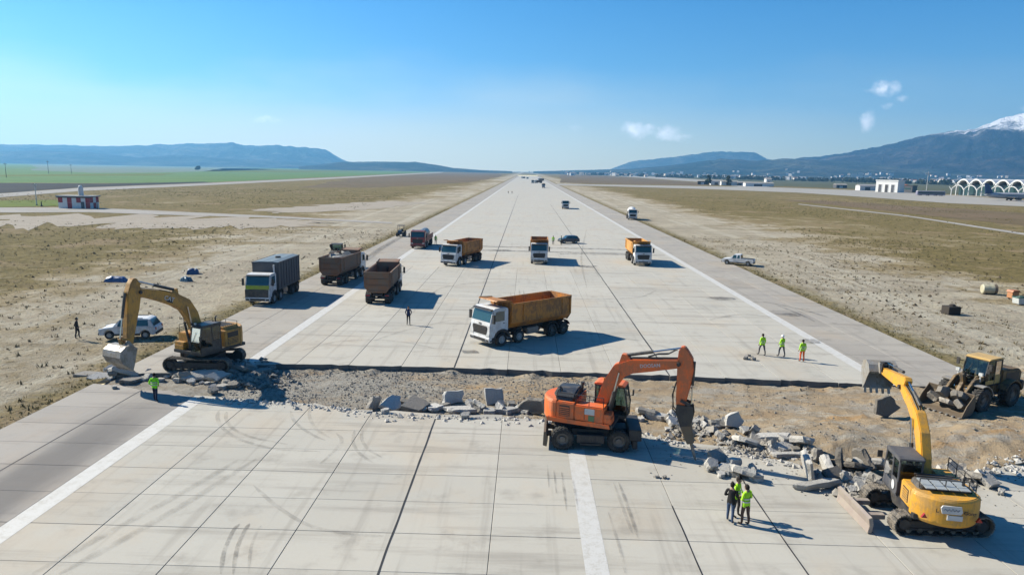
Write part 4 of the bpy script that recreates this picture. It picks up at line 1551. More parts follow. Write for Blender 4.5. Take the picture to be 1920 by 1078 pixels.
def crawler(t, L, w, gauge, hgt, rz=0.0, mat='track'):
    """two crawler tracks with their shoes, rollers and frames"""
    r = hgt / 2
    for s in (-1, 1):
        def shoes(m):
            n_st = int((L - hgt) / .185)
            pts = []
            for i in range(n_st): pts.append((-(L - hgt) / 2 + (i + .5) * (L - hgt) / n_st, 0.0 + .02, 180))
            n_a = int(PI * r / .185)
            for i in range(n_a):
                a = -90 + (i + .5) * 180 / n_a
                pts.append(((L - hgt) / 2 + r * math.cos(R(a)), r + r * math.sin(R(a)), a + 90 + 180))
            for i in range(n_st): pts.append(((L - hgt) / 2 - (i + .5) * (L - hgt) / n_st, hgt - .02 - .05 * math.sin(PI * (i + .5) / n_st), 0))
            for i in range(n_a):
                a = 90 + (i + .5) * 180 / n_a
                pts.append((-(L - hgt) / 2 + r * math.cos(R(a)), r + r * math.sin(R(a)), a + 90 + 180))
            for (x, z, a) in pts:
                Mx = Matrix.Translation((x, s * gauge / 2, z)) @ Matrix.Rotation(-R(a), 4, 'Y')
                m.box(-.088, .088, -w / 2, w / 2, -.03, .012, Mx)
                m.box(-.075, -.045, -w / 2, w / 2, .012, .045, Mx)
                m.box(.02, .045, -w / 2, w / 2, .012, .035, Mx)
        tr = part(t, 'track', shoes, mat, rz=rz)
        def frame(m):
            m.box(-(L - hgt) / 2, (L - hgt) / 2, s * gauge / 2 - w * .24, s * gauge / 2 + w * .24, hgt * .28, hgt * .66)
            m.box(-(L - hgt) / 2 + .1, (L - hgt) / 2 - .1, s * gauge / 2 - w * .30, s * gauge / 2 + w * .30, hgt * .20, hgt * .34)
        part(tr, 'track_frame', frame, 'chassis', .02)
        for k in range(7):
            x = -(L - hgt) / 2 + .2 + k * (L - hgt - .4) / 6
            part(tr, 'roller', lambda m, x=x: m.cyl((x, s * gauge / 2 - w * .3, hgt * .2), (x, s * gauge / 2 + w * .3, hgt * .2), hgt * .13, n=10), mat)
        for x in (-.8, .8):
            part(tr, 'carrier_roller', lambda m, x=x: m.cyl((x, s * gauge / 2 - w * .2, hgt * .78), (x, s * gauge / 2 + w * .2, hgt * .78), hgt * .1, n=10), mat)
        for nm, x in (('sprocket', -(L - hgt) / 2), ('idler', (L - hgt) / 2)):
            def spr(m):
                yy = s * gauge / 2
                m.lathe([(.001, w * .36), (r * .5, w * .36), (r * .62, w * .2), (r * .84, w * .18), (r * .84, -w * .18), (r * .62, -w * .2), (r * .5, -w * .36), (.001, -w * .36)], 18, (x, yy, r))
            part(tr, nm, spr, 'chassis')
    def car_body(m):
        m.box(-1.0, 1.0, -gauge / 2 + .1, gauge / 2 - .1, hgt * .45, hgt * .95)
        m.cyl((0, 0, hgt * .9), (0, 0, hgt * .9 + .22), .62, n=24)
    part(t, 'car_body', car_body, 'chassis', .03, rz=rz)


def bucket(parent, pin, ang, w, size=1.0, mat='worn_steel', rz=None, y=0.0, flip=1):
    """digging bucket hung at pin; ang turns it, 0 = mouth forward and teeth up front"""
    c, s_ = math.cos(ang), math.sin(ang)
    def T(p):
        p = (p[0] * flip, p[1])
        return (pin[0] + (p[0] * c - p[1] * s_) * size, pin[1] + (p[0] * s_ + p[1] * c) * size)
    shell = [(.10, .06), (-.30, .02), (-.62, -.28), (-.70, -.68), (-.50, -1.02), (-.10, -1.18), (.42, -1.16), (.72, -1.12)]
    inn = [(.72, -1.09), (.40, -1.11), (-.07, -1.11), (-.44, -.96), (-.62, -.66), (-.55, -.32), (-.27, -.05), (.10, -.01)]
    y0, y1 = y - w / 2, y + w / 2
    b = part(parent, 'bucket', lambda m: m.prism([T(p) for p in shell + inn], y0, y1), mat, 0, rz=rz)
    side = [(.10, .06), (-.30, .02), (-.62, -.28), (-.70, -.68), (-.50, -1.02), (-.10, -1.18), (.42, -1.16), (.72, -1.12), (.55, -.75), (.30, -.35)]
    for yy in (y0 - .02, y1 - .01):
        part(b, 'side_plate', lambda m, yy=yy: m.prism([T(p) for p in side], yy, yy + .03), mat)
    for k in range(5):
        yc = y0 + .09 + k * (w - .18) / 4
        part(b, 'tooth', lambda m, yc=yc: m.prism([T(p) for p in [(.66, -1.07), (.66, -1.16), (.98, -1.135), (.98, -1.12)]], yc - .06, yc + .06), mat)
    for yy in (y - .2, y + .2):
        part(b, 'bucket_ear', lambda m, yy=yy: m.prism([T(p) for p in [(.20, .22), (.02, .24), (-.32, .30), (-.42, .10), (-.3, 0), (.12, 0)]], yy - .03, yy + .03), mat)
    return b, T


def digger_cab(t, x0, x1, y0, y1, z0, z1, frame_mat, door_mat, rz, front_tilt=.18):
    """glazed operator's cab: pillars, roof, panes, lower door panels, seat"""
    def frame(m):
        r = .045
        ft = front_tilt
        lo = {'a': (x1, z0), 'c': (x0, z0)}
        for y in (y0 + r, y1 - r):
            m.tube([(x1 - .02, y, z0), (x1, y, z0 + (z1 - z0) * .42), (x1 - ft, y, z1 - .06)], r)
            m.tube([(x0 + r, y, z0), (x0 + r, y, z1 - .06)], r)
            m.tube([(x0 + (x1 - x0) * .42, y, z0), (x0 + (x1 - x0) * .42, y, z1 - .06)], r)
            m.box(x0, x1 - .02, y - r, y + r, z0, z0 + .09)
            m.box(x0, x1 - ft, y - r, y + r, z1 - .14, z1 - .06)
        m.box(x1 - .08, x1, y0, y1, z0, z0 + .09)
        m.box(x0, x0 + .08, y0, y1, z0, z0 + (z1 - z0) * .38)
        m.box(x1 - ft - .05, x1 - ft + .02, y0, y1, z1 - .14, z1 - .06)
        m.box(x0, x1 - .04, y0, y1, z0 - .04, z0 + .02)
    c = part(t, 'cab', frame, frame_mat, 0, rz=rz)
    part(c, 'cab_roof', lambda m: m.prism([(x0 - .04, z1 - .07), (x0 - .04, z1), (x0 + .15, z1 + .06), (x1 - front_tilt - .12, z1 + .05), (x1 - front_tilt + .06, z1 - .03), (x1 - front_tilt + .05, z1 - .07)], y0 - .02, y1 + .02), door_mat if door_mat != 'hood_black' else frame_mat, .03)
    zm = z0 + (z1 - z0) * .40
    part(c, 'window', lambda m: m.add([(x1 + .0, y0 + .08, zm + .02), (x1 + .0, y1 - .08, zm + .02), (x1 - front_tilt + .01, y1 - .08, z1 - .15), (x1 - front_tilt + .01, y0 + .08, z1 - .15)], [(0, 1, 2, 3)]), 'glass')
    part(c, 'window', lambda m: m.add([(x1 - .015, y0 + .08, z0 + .1), (x1 - .015, y1 - .08, z0 + .1), (x1 + .0, y1 - .08, zm - .02), (x1 + .0, y0 + .08, zm - .02)], [(0, 1, 2, 3)]), 'glass')
    part(c, 'window', lambda m: m.add([(x0 + .03, y0 + .08, zm), (x0 + .03, y1 - .08, zm), (x0 + .03, y1 - .08, z1 - .15), (x0 + .03, y0 + .08, z1 - .15)], [(0, 1, 2, 3)]), 'glass')
    xm = x0 + (x1 - x0) * .42
    for y in (y0 + .03, y1 - .03):
        part(c, 'window', lambda m, y=y: m.add([(x0 + .09, y, zm), (xm - .05, y, zm), (xm - .05, y, z1 - .15), (x0 + .09, y, z1 - .15)], [(0, 1, 2, 3)]), 'glass')
        part(c, 'window', lambda m, y=y: m.add([(xm + .05, y, z0 + .35), (x1 - .05, y, z0 + .35), (x1 - .02, y, zm), (x1 - front_tilt - .03, y, z1 - .15), (xm + .05, y, z1 - .15)], [(0, 1, 2, 3, 4)]), 'glass')
    part(c, 'door_panel', lambda m: (m.box(x0 + .06, xm - .03, y1 - .06, y1 - .015, z0 + .08, zm - .02), m.box(xm + .03, x1 - .06, y1 - .06, y1 - .015, z0 + .08, z0 + .34)), door_mat)
    part(c, 'seat', lambda m: (m.box(x0 + .35, x0 + .85, (y0 + y1) / 2 - .26, (y0 + y1) / 2 + .26, z0 + .35, z0 + .52), m.box(x0 + .28, x0 + .42, (y0 + y1) / 2 - .26, (y0 + y1) / 2 + .26, z0 + .5, z0 + 1.25), m.box(x0 + .5, x0 + .7, (y0 + y1) / 2 - .15, (y0 + y1) / 2 + .15, z0 + .02, z0 + .36)), 'seat', .04)
    part(c, 'control_levers', lambda m: (m.box(x0 + .75, x0 + 1.0, y0 + .12, y0 + .28, z0 + .3, z0 + .68), m.box(x0 + .75, x0 + 1.0, y1 - .28, y1 - .12, z0 + .3, z0 + .68), m.cyl((x1 - .35, (y0 + y1) / 2, z0), (x1 - .42, (y0 + y1) / 2, z0 + .8), .03)), 'interior', .02)
    part(c, 'wiper', lambda m: m.tube([(x1 + .02, y0 + .3, zm + .05), (x1 - front_tilt * .6 + .03, y0 + .55, z1 - .4)], .012), 'black')
    part(c, 'mirror', lambda m: (m.tube([(x1 - .1, y1, z0 + .9), (x1 + .12, y1 + .16, z0 + 1.0)], .015), m.box(x1 + .08, x1 + .14, y1 + .06, y1 + .26, z0 + .95, z0 + 1.25)), 'black')
    return c


def house(t, pm, rz, zb, tail=2.75, w=2.6, cw_h=1.15, deck_mat='hood_black', letter=None):
    """revolving upper frame with engine hood, side lockers, counterweight, rails"""
    hw = w / 2
    def base(m):
        m.box(-tail + .5, 1.45, -hw + .03, hw - .03, zb, zb + .22)
        m.box(.2, 1.1, -.32, .32, zb + .22, zb + .8)
    part(t, 'upper_frame', base, 'chassis', .02, rz=rz)
    def cw(m):
        pts = []
        for i in range(25):
            a = R(-62 + 124 * i / 24)
            rad = hw / math.sin(R(62))
            pts.append((-(rad * math.cos(a)) - tail + rad, rad * math.sin(a)))
        poly = [(-tail + .98, hw), (-tail + .98, -hw)] + pts
        prof = [(zb - .02, .93), (zb + .12, .985), (zb + cw_h * .6, 1.0), (zb + cw_h - .1, .985), (zb + cw_h, .93)]
        n = len(poly)
        vs = []
        for z, k in prof:
            for (x, y) in poly: vs.append((-tail + .98 + (x + tail - .98) * k, y * (k if k < 1 else 1), z))
        fs = [tuple(range(n)), tuple(range((len(prof) - 1) * n, len(prof) * n))]
        for j in range(len(prof) - 1):
            fs += [(j * n + i, j * n + (i + 1) % n, (j + 1) * n + (i + 1) % n, (j + 1) * n + i) for i in range(n)]
        m.add(vs, fs)
    cwo = part(t, 'counterweight', cw, pm, .03, rz=rz)
    part(t, 'engine_bay', lambda m: m.box(-tail + .96, -.55, -hw + .02, hw - .02, zb + .22, zb + cw_h - .06), pm, .04, rz=rz)
    def hood(m):
        m.prism([(-hw + .25, zb + cw_h - .055), (-hw + .36, zb + cw_h + .16), (hw - .36, zb + cw_h + .16), (hw - .25, zb + cw_h - .055)], -tail + .85, -.75, 'x')
    ho = part(t, 'engine_hood', hood, deck_mat, .03, rz=rz)
    part(ho, 'hood_vent', lambda m: [m.box(-tail + 1.0 + k * .19, -tail + 1.1 + k * .19, -hw + .5, hw - .5, zb + cw_h + .161, zb + cw_h + .19) for k in range(6)], 'black')
    part(ho, 'exhaust_pipe', lambda m: m.tube([(-tail + 1.1, -hw + .55, zb + cw_h + .1), (-tail + 1.1, -hw + .55, zb + cw_h + .48), (-tail + 1.0, -hw + .55, zb + cw_h + .58)], .055, 8), 'black')
    # lockers each side
    lk = part(t, 'side_locker', lambda m: m.box(-.54, 1.0, -hw + .03, -.42, zb + .22, zb + cw_h - .12), pm, .04, rz=rz)
    part(lk, 'locker_seam', lambda m: (m.box(-.02, .0, -hw + .02, -hw + .028, zb + .3, zb + cw_h - .2), m.box(.5, .52, -hw + .02, -hw + .028, zb + .3, zb + cw_h - .2)), 'black')
    part(t, 'tank_steps', lambda m: (m.box(1.0, 1.4, -hw + .05, -.5, zb + .22, zb + .55), m.box(1.0, 1.35, -hw + .05, -.5, zb + .5, zb + .75)), pm, .03, rz=rz)
    for s in (-1, 1):
        g = part(t, 'vent_grille', lambda m, s=s: m.box(-tail + 1.15, -.8, s * (hw - .018) - .012, s * (hw - .018) + .012, zb + .36, zb + cw_h - .22), 'black', rz=rz)
        part(g, 'louvre', lambda m, s=s: [m.box(-tail + 1.17, -.82, s * (hw - .0) - .012, s * (hw - .0) + .01, zb + .40 + k * .1, zb + .45 + k * .1) for k in range(5)], pm)
    def rail(m):
        z0, z1 = zb + cw_h + .02, zb + cw_h + .42
        pts = [(.95, -hw + .1), (-.5, -hw + .1), (-tail + 1.0, -hw + .12)]
        m.tube([(x, y, z1) for x, y in pts], .02)
        m.tube([(x, y, (z0 + z1) / 2) for x, y in pts], .015)
        for x in (.95, .2, -.5, -tail + 1.0): m.tube([(x, -hw + .11, z0 - .15), (x, -hw + .11, z1)], .02)
        m.tube([(-tail + .95, -hw + .4, z1), (-tail + .95, hw - .3, z1)], .02)
        for y in (-hw + .4, 0, hw - .3): m.tube([(-tail + .95, y, z0 - .1), (-tail + .95, y, z1)], .02)
    part(t, 'hand_rail', rail, 'black', rz=rz)
    return cwo


def boom_set(t, pm, rz, foot, spine, arm, arm_w=.36, boom_w=.46, y=-.02, dark_tip=None):
    """boom, stick and rams; spine and arm are (x, z, half depth) lists in the swing plane"""
    bo = part(t, 'boom', lambda m: m.ribbon(spine, y - boom_w / 2, y + boom_w / 2), pm, .035, rz=rz)
    ar = part(t, 'stick', lambda m: m.ribbon(arm, y - arm_w / 2, y + arm_w / 2), pm, .03, rz=rz)
    for p in (spine[0], spine[-1]):
        part(bo, 'pivot_pin', lambda m, p=p: m.cyl((p[0], y - boom_w / 2 - .09, p[1]), (p[0], y + boom_w / 2 + .09, p[1]), .10, n=14), 'chassis')
    mid = spine[len(spine) // 2]
    for s in (-1, 1):
        hydraulic(t, (foot[0] + .55, foot[1] - .25), (mid[0], mid[1] - mid[2] * .2), .085, .6, y + s * (boom_w / 2 + .09), rz)
    def hoses(m):
        for s in (-1, 0, 1):
            pts = [(x - (.0), y + s * .1, z + h + .05) for (x, z, h) in spine[1:]]
            m.tube(pts, .022, 5)
    part(bo, 'hydraulic_hose', hoses, 'black')
    return bo, ar


def flat_text(txt, size, mat, parent, M4, name='lettering', ext=.004, bold=False):
    """raised lettering on a panel"""
    cu = bpy.data.curves.new(name, 'FONT')
    cu.body = txt
    cu.size = size
    cu.align_x = 'CENTER'
    cu.align_y = 'CENTER'
    cu.extrude = ext
    cu.resolution_u = 3
    if bold: cu.offset = size * .018
    tmp = bpy.data.objects.new('lettering_source', cu)
    COL.objects.link(tmp)
    dg = bpy.context.evaluated_depsgraph_get()
    me = bpy.data.meshes.new_from_object(tmp.evaluated_get(dg))
    bpy.data.objects.remove(tmp)
    me.transform(M4)
    me.materials.clear()
    me.materials.append(M[mat] if isinstance(mat, str) else mat)
    return link(name, me, parent)


def face_frame(o, right, up, roll=0):
    """matrix that lays text on a plane at o with the given reading direction"""
    r = Vector(right).normalized(); u = Vector(up).normalized(); n = r.cross(u)
    return Matrix(((r.x, u.x, n.x, o[0]), (r.y, u.y, n.y, o[1]), (r.z, u.z, n.z, o[2]), (0, 0, 0, 1)))


# ---- amber crawler excavator on the left, standing on the far slab edge
ax = thing('excavator', 'amber crawler excavator holding its bucket over the broken slab edge', 'excavator', (-22.75, 46.9, 0), R(181), 'diggers breaking up the runway')
crawler(ax, 4.55, .62, 2.55, .95, 0)
UZ = R(65)
acw = house(ax, 'digger_amber', UZ, 1.20, 2.9, 2.85, 1.45, 'digger_amber')
digger_cab(ax, -.25, 1.55, .42, 1.42, 1.42, 3.28, 'hood_black', 'hood_black', UZ)
AS = [(.35, 1.85, .24), (.62, 2.9, .36), (.98, 3.9, .45), (1.50, 4.72, .47), (2.3, 5.22, .43), (3.3, 5.62, .36), (4.85, 6.12, .24)]
AA = [(5.10, 7.05, .12), (5.12, 6.72, .32), (5.18, 6.2, .46), (5.35, 5.2, .42), (5.55, 4.2, .34), (5.72, 3.3, .26), (5.80, 2.8, .20)]
abo, aar = boom_set(ax, 'digger_amber', UZ, (.35, 1.85), AS, AA, .44, .52)
hydraulic(ax, (2.15, 5.85), (4.95, 6.85), .10, .55, -.02, UZ)
part(ax, 'ram_bracket', lambda m: m.prism([(1.95, 5.4), (2.05, 5.95), (2.25, 5.95), (2.5, 5.6)], -.2, .16), 'digger_amber', .01, rz=UZ)
hydraulic(ax, (5.72, 6.2), (6.28, 3.35), .085, .55, -.02, UZ)
bk, T = bucket(ax, (5.84, 2.75), R(44), 1.6, 1.05, 'worn_steel', UZ, -.02, -1)
part(ax, 'bucket_link', lambda m: m.ribbon([(6.28, 3.35, .08), (5.76, 3.25, .08)], -.27, -.20), 'digger_amber', rz=UZ)
part(ax, 'bucket_link', lambda m: m.ribbon([(6.28, 3.35, .08), (5.76, 3.25, .08)], .16, .23), 'digger_amber', rz=UZ)
part(ax, 'bucket_link', lambda m: m.ribbon([(6.28, 3.35, .07), (6.20, 2.82, .07)], -.14, .10), 'digger_amber', rz=UZ)
part(ax, 'work_lamp', lambda m: m.box(1.2, 1.3, .6, .75, 3.34, 3.46), 'lamp', rz=UZ)
emb = part(abo, 'emblem', lambda m: m.prism([(2.55, 5.02), (3.05, 5.22), (2.72, 5.58)], -.288, -.281), 'print_black')
part(abo, 'emblem', lambda m: m.prism([(2.55, 5.02), (3.05, 5.22), (2.72, 5.58)], .241, .248), 'print_black')
flat_text('CAT', .40, 'sticker', abo, face_frame((2.80, .256, 5.36), (-1, 0, -.40), (-.40, 0, 1)), bold=True)

# ---- orange wheeled excavator with hydraulic breaker
p = gp(1108, 843)
ox = thing('wheeled_excavator', 'orange wheeled excavator hammering the slab with a hydraulic breaker', 'excavator', (p.x, p.y + 1.0, 0), R(-3), 'diggers breaking up the runway')
for x in (-1.45, 1.45):
    for s in (-1, 1): wheel(ox, x, s * .98, .58, .52, 'rim', True, 20)
def under(m):
    m.box(-1.9, 1.9, -.45, .45, .58, 1.02)
    m.box(-1.0, 1.0, -.75, .75, .66, 1.0)
    for x in (-1.45, 1.45): m.cyl((x, -.85, .58), (x, .85, .58), .16, n=10)
    m.cyl((0, 0, 1.0), (0, 0, 1.40), .6, n=24)
part(ox, 'undercarriage', under, 'chassis', .03)
part(ox, 'step', lambda m: (m.box(-.7, .7, -1.2, -.78, .42, .86), m.box(-.55, .55, -1.3, -1.2, .36, .46)), 'chassis', .03)
part(ox, 'step', lambda m: (m.box(-.7, .7, .78, 1.2, .42, .86), m.box(-.55, .55, 1.2, 1.3, .36, .46)), 'chassis', .03)
part(ox, 'stabiliser_blade', lambda m: (m.prism([(-2.45, .22), (-2.25, .16), (-2.2, .5), (-2.3, .95), (-2.42, .95)], -1.22, 1.22), m.box(-2.25, -1.8, -.6, -.4, .5, .75), m.box(-2.25, -1.8, .4, .6, .5, .75)), 'mud_steel', .01)
part(ox, 'tool_box', lambda m: (m.box(1.95, 2.60, -1.15, 1.15, .62, 1.22), m.box(2.15, 2.4, -1.2, 1.2, .22, .64)), 'chassis', .03)
OZ = R(-17)
ocw = house(ox, 'digger_orange', OZ, 1.36, 2.5, 2.5, 1.16, 'hood_black')
part(ox, 'engine_cover', lambda m: m.prism([(-1.02, 2.66), (-.85, 2.86), (-.2, 2.98), (.6, 2.94), (.98, 2.70)], -1.75, -.62, 'x'), 'hood_black', .06, rz=OZ)
part(ox, 'side_skirt', lambda m: m.prism([(-2.0, 1.36), (-2.05, 1.60), (1.3, 1.60), (1.35, 1.38)], -1.275, -1.236), 'digger_orange', .01, rz=OZ)
ocab = digger_cab(ox, .10, 1.85, .32, 1.27, 1.5, 3.22, 'hood_black', 'digger_orange', OZ)
part(ox, 'air_intake', lambda m: (m.cyl((-.55, .3, 2.6), (-.55, .3, 3.1), .06, n=10), m.cyl((-.55, .3, 3.05), (-.55, .3, 3.2), .11, n=12)), 'black', rz=OZ)
OS = [(.42, 1.85, .20), (.70, 2.55, .30), (1.05, 3.45, .37), (1.52, 4.24, .40), (2.1, 4.52, .37), (3.05, 4.68, .31), (4.45, 4.93, .21)]
OA = [(4.60, 5.82, .08), (4.62, 5.62, .22), (4.74, 5.2, .37), (4.78, 4.7, .40), (4.74, 3.9, .34), (4.67, 3.2, .27), (4.64, 2.75, .20)]
obo, oar = boom_set(ox, 'digger_orange', OZ, (.42, 1.85), OS, OA, .38, .44, -.12)
hydraulic(ox, (1.75, 5.02), (4.55, 5.72), .085, .5, -.12, OZ)
part(ox, 'ram_bracket', lambda m: m.prism([(1.45, 4.6), (1.6, 5.1), (1.85, 5.1), (2.1, 4.85)], -.3, .06), 'digger_orange', .01, rz=OZ)
hydraulic(ox, (5.18, 5.1), (5.14, 2.9), .07, .55, -.12, OZ)
part(obo, 'boom_hose', lambda m: [m.tube([(2.9, y, 5.08), (3.4, y, 5.28), (3.9, y, 5.35), (4.35, y, 5.65)], .022, 5) for y in (-.25, -.12, .0)], 'black')
bkr = part(ox, 'breaker', lambda m: m.ribbon([(4.76, 2.45, .27), (4.92, 1.95, .28), (5.12, 1.30, .23), (5.25, .90, .17)], -.32, .08), 'mud_steel', .02, rz=OZ)
part(bkr, 'chisel', lambda m: (m.cyl((5.24, -.12, .95), (5.46, -.12, .25), .075, n=12), m.cyl((5.46, -.12, .25), (5.545, -.12, -.03), .075, .018, n=12)), 'worn_steel')
for yy in (-.36, .12):
    part(bkr, 'breaker_plate', lambda m, yy=yy: m.prism([(4.46, 2.85), (5.26, 2.85), (5.32, 2.45), (5.22, 1.85), (4.72, 1.75), (4.44, 2.45)], yy - .03, yy + .03), 'chassis')
    part(ox, 'bucket_link', lambda m, yy=yy: m.ribbon([(5.14, 2.9, .07), (4.64, 3.1, .07)], yy - .03, yy + .03), 'chassis', rz=OZ)
part(bkr, 'breaker_hose', lambda m: [m.tube([(4.38, y, 4.0), (4.22, y, 3.3), (4.28, y, 2.6), (4.55, y, 2.3)], .03, 6) for y in (-.28, .04)], 'black')
flat_text('DOOSAN', .24, 'sticker', obo, face_frame((3.05, -.346, 4.68), (1, 0, .17), (-.17, 0, 1)), bold=True)
part(ox, 'maker_plate', lambda m: m.box(.0, .52, -1.238, -1.222, 1.98, 2.28), 'sticker', rz=OZ)
part(ox, 'badge', lambda m: m.box(.2, .52, -1.238, -1.222, 1.64, 1.94), 'green_paint', rz=OZ)
part(ocab, 'beacon', lambda m: m.cyl((.5, .8, 3.25), (.5, .8, 3.42), .06, n=10), 'lamp_amber')

# ---- yellow crawler excavator on the right, seen from behind, bucket raised
yx = thing('excavator', 'yellow crawler excavator seen from behind with its bucket raised over the trench', 'excavator', (17.08, 27.25, 0), R(180), 'diggers breaking up the runway')
crawler(yx, 3.95, .58, 2.35, .86, 0)
part(yx, 'dozer_blade', lambda m: (m.prism([(2.85, .06), (3.02, .03), (2.96, .35), (3.02, .66), (2.88, .72), (2.8, .4)], -1.42, 1.42), m.box(2.0, 2.9, -.75, -.5, .3, .5), m.box(2.0, 2.9, .5, .75, .3, .5)), 'dusty_steel', .01)
YZ = R(81.5) - R(180)
ycw = house(yx, 'digger_yellow', YZ, .90, 2.5, 2.5, 1.12, 'hood_black')
ycab = digger_cab(yx, -.35, 1.25, .34, 1.30, 1.12, 2.72, 'grey_body', 'grey_body', YZ)
YS = [(.15, 1.62, .19), (.40, 2.5, .26), (.85, 3.4, .32), (1.40, 4.0, .33), (2.1, 4.40, .28), (2.7, 4.62, .24), (3.2, 4.78, .18)]
YA = [(2.86, 5.22, .10), (3.1, 5.02, .27), (3.5, 4.92, .31), (4.5, 4.86, .24), (5.9, 4.78, .15)]
ybo, yar = boom_set(yx, 'digger_yellow', YZ, (.15, 1.62), YS, YA, .32, .40, .06)
hydraulic(yx, (1.35, 4.5), (2.9, 5.15), .08, .55, .06, YZ)
hydraulic(yx, (3.5, 5.4), (5.5, 5.25), .07, .55, .06, YZ)
bucket(yx, (5.92, 4.76), R(62), 1.30, .95, 'worn_steel', YZ, .06, -1)
for yy in (-.14, .26):
    part(yx, 'bucket_link', lambda m, yy=yy: m.ribbon([(5.5, 5.25, .06), (5.6, 4.8, .06)], yy - .03, yy + .03), 'chassis', rz=YZ)
part(yx, 'bucket_link', lambda m: m.ribbon([(5.5, 5.25, .06), (6.1, 5.12, .06)], -.08, .20), 'chassis', rz=YZ)
pl = part(ycw, 'name_plate', lambda m: m.prism([(-.22, 1.50), (-.28, 1.60), (-.22, 1.82), (.44, 1.82), (.50, 1.72), (.44, 1.50)], -2.535, -2.48, 'x'), 'sticker')
part(pl, 'lettering', lambda m: m.tube([(-2.542, .40 - .062 * i, 1.65 + (.05 if i % 2 else -.03) + (.03 if i in (0, 5) else 0)) for i in range(10)], .011, 4), 'print_blue')
part(ycw, 'licence_plate', lambda m: m.box(-2.525, -2.48, -.30, .24, 1.24, 1.44), 'sticker')
flat_text('Gong', .20, 'print_black', ycw, face_frame((-2.475, -.56, 1.56), (0, -1, 0), (0, 0, 1)), bold=True)
flat_text('L', .22, 'print_black', ycw, face_frame((-2.475, .60, 1.58), (0, -1, 0), (0, 0, 1)), bold=True)
for s in (-1, 1): part(ycw, 'warning_sticker', lambda m, s=s: m.prism([(s * .98 - .11, 1.18), (s * .98 + .11, 1.18), (s * .98, 1.36)], -2.37, -2.27, 'x'), 'lamp_red')
part(ycab, 'sticker', lambda m: m.lathe([(.001, 1.315), (.16, 1.315), (.16, 1.305)], 16, (.05, 0, 1.42), 'y', 1, 1.3), 'sticker')
PHP = plain('pale_hood_panel', (.42, .45, .46), .5)
for k in range(4): part(yx, 'hood_panel', lambda m, k=k: m.box(-1.9, -.95, -.78 + k * .42, -.42 + k * .42, 2.182, 2.214), PHP, rz=YZ)

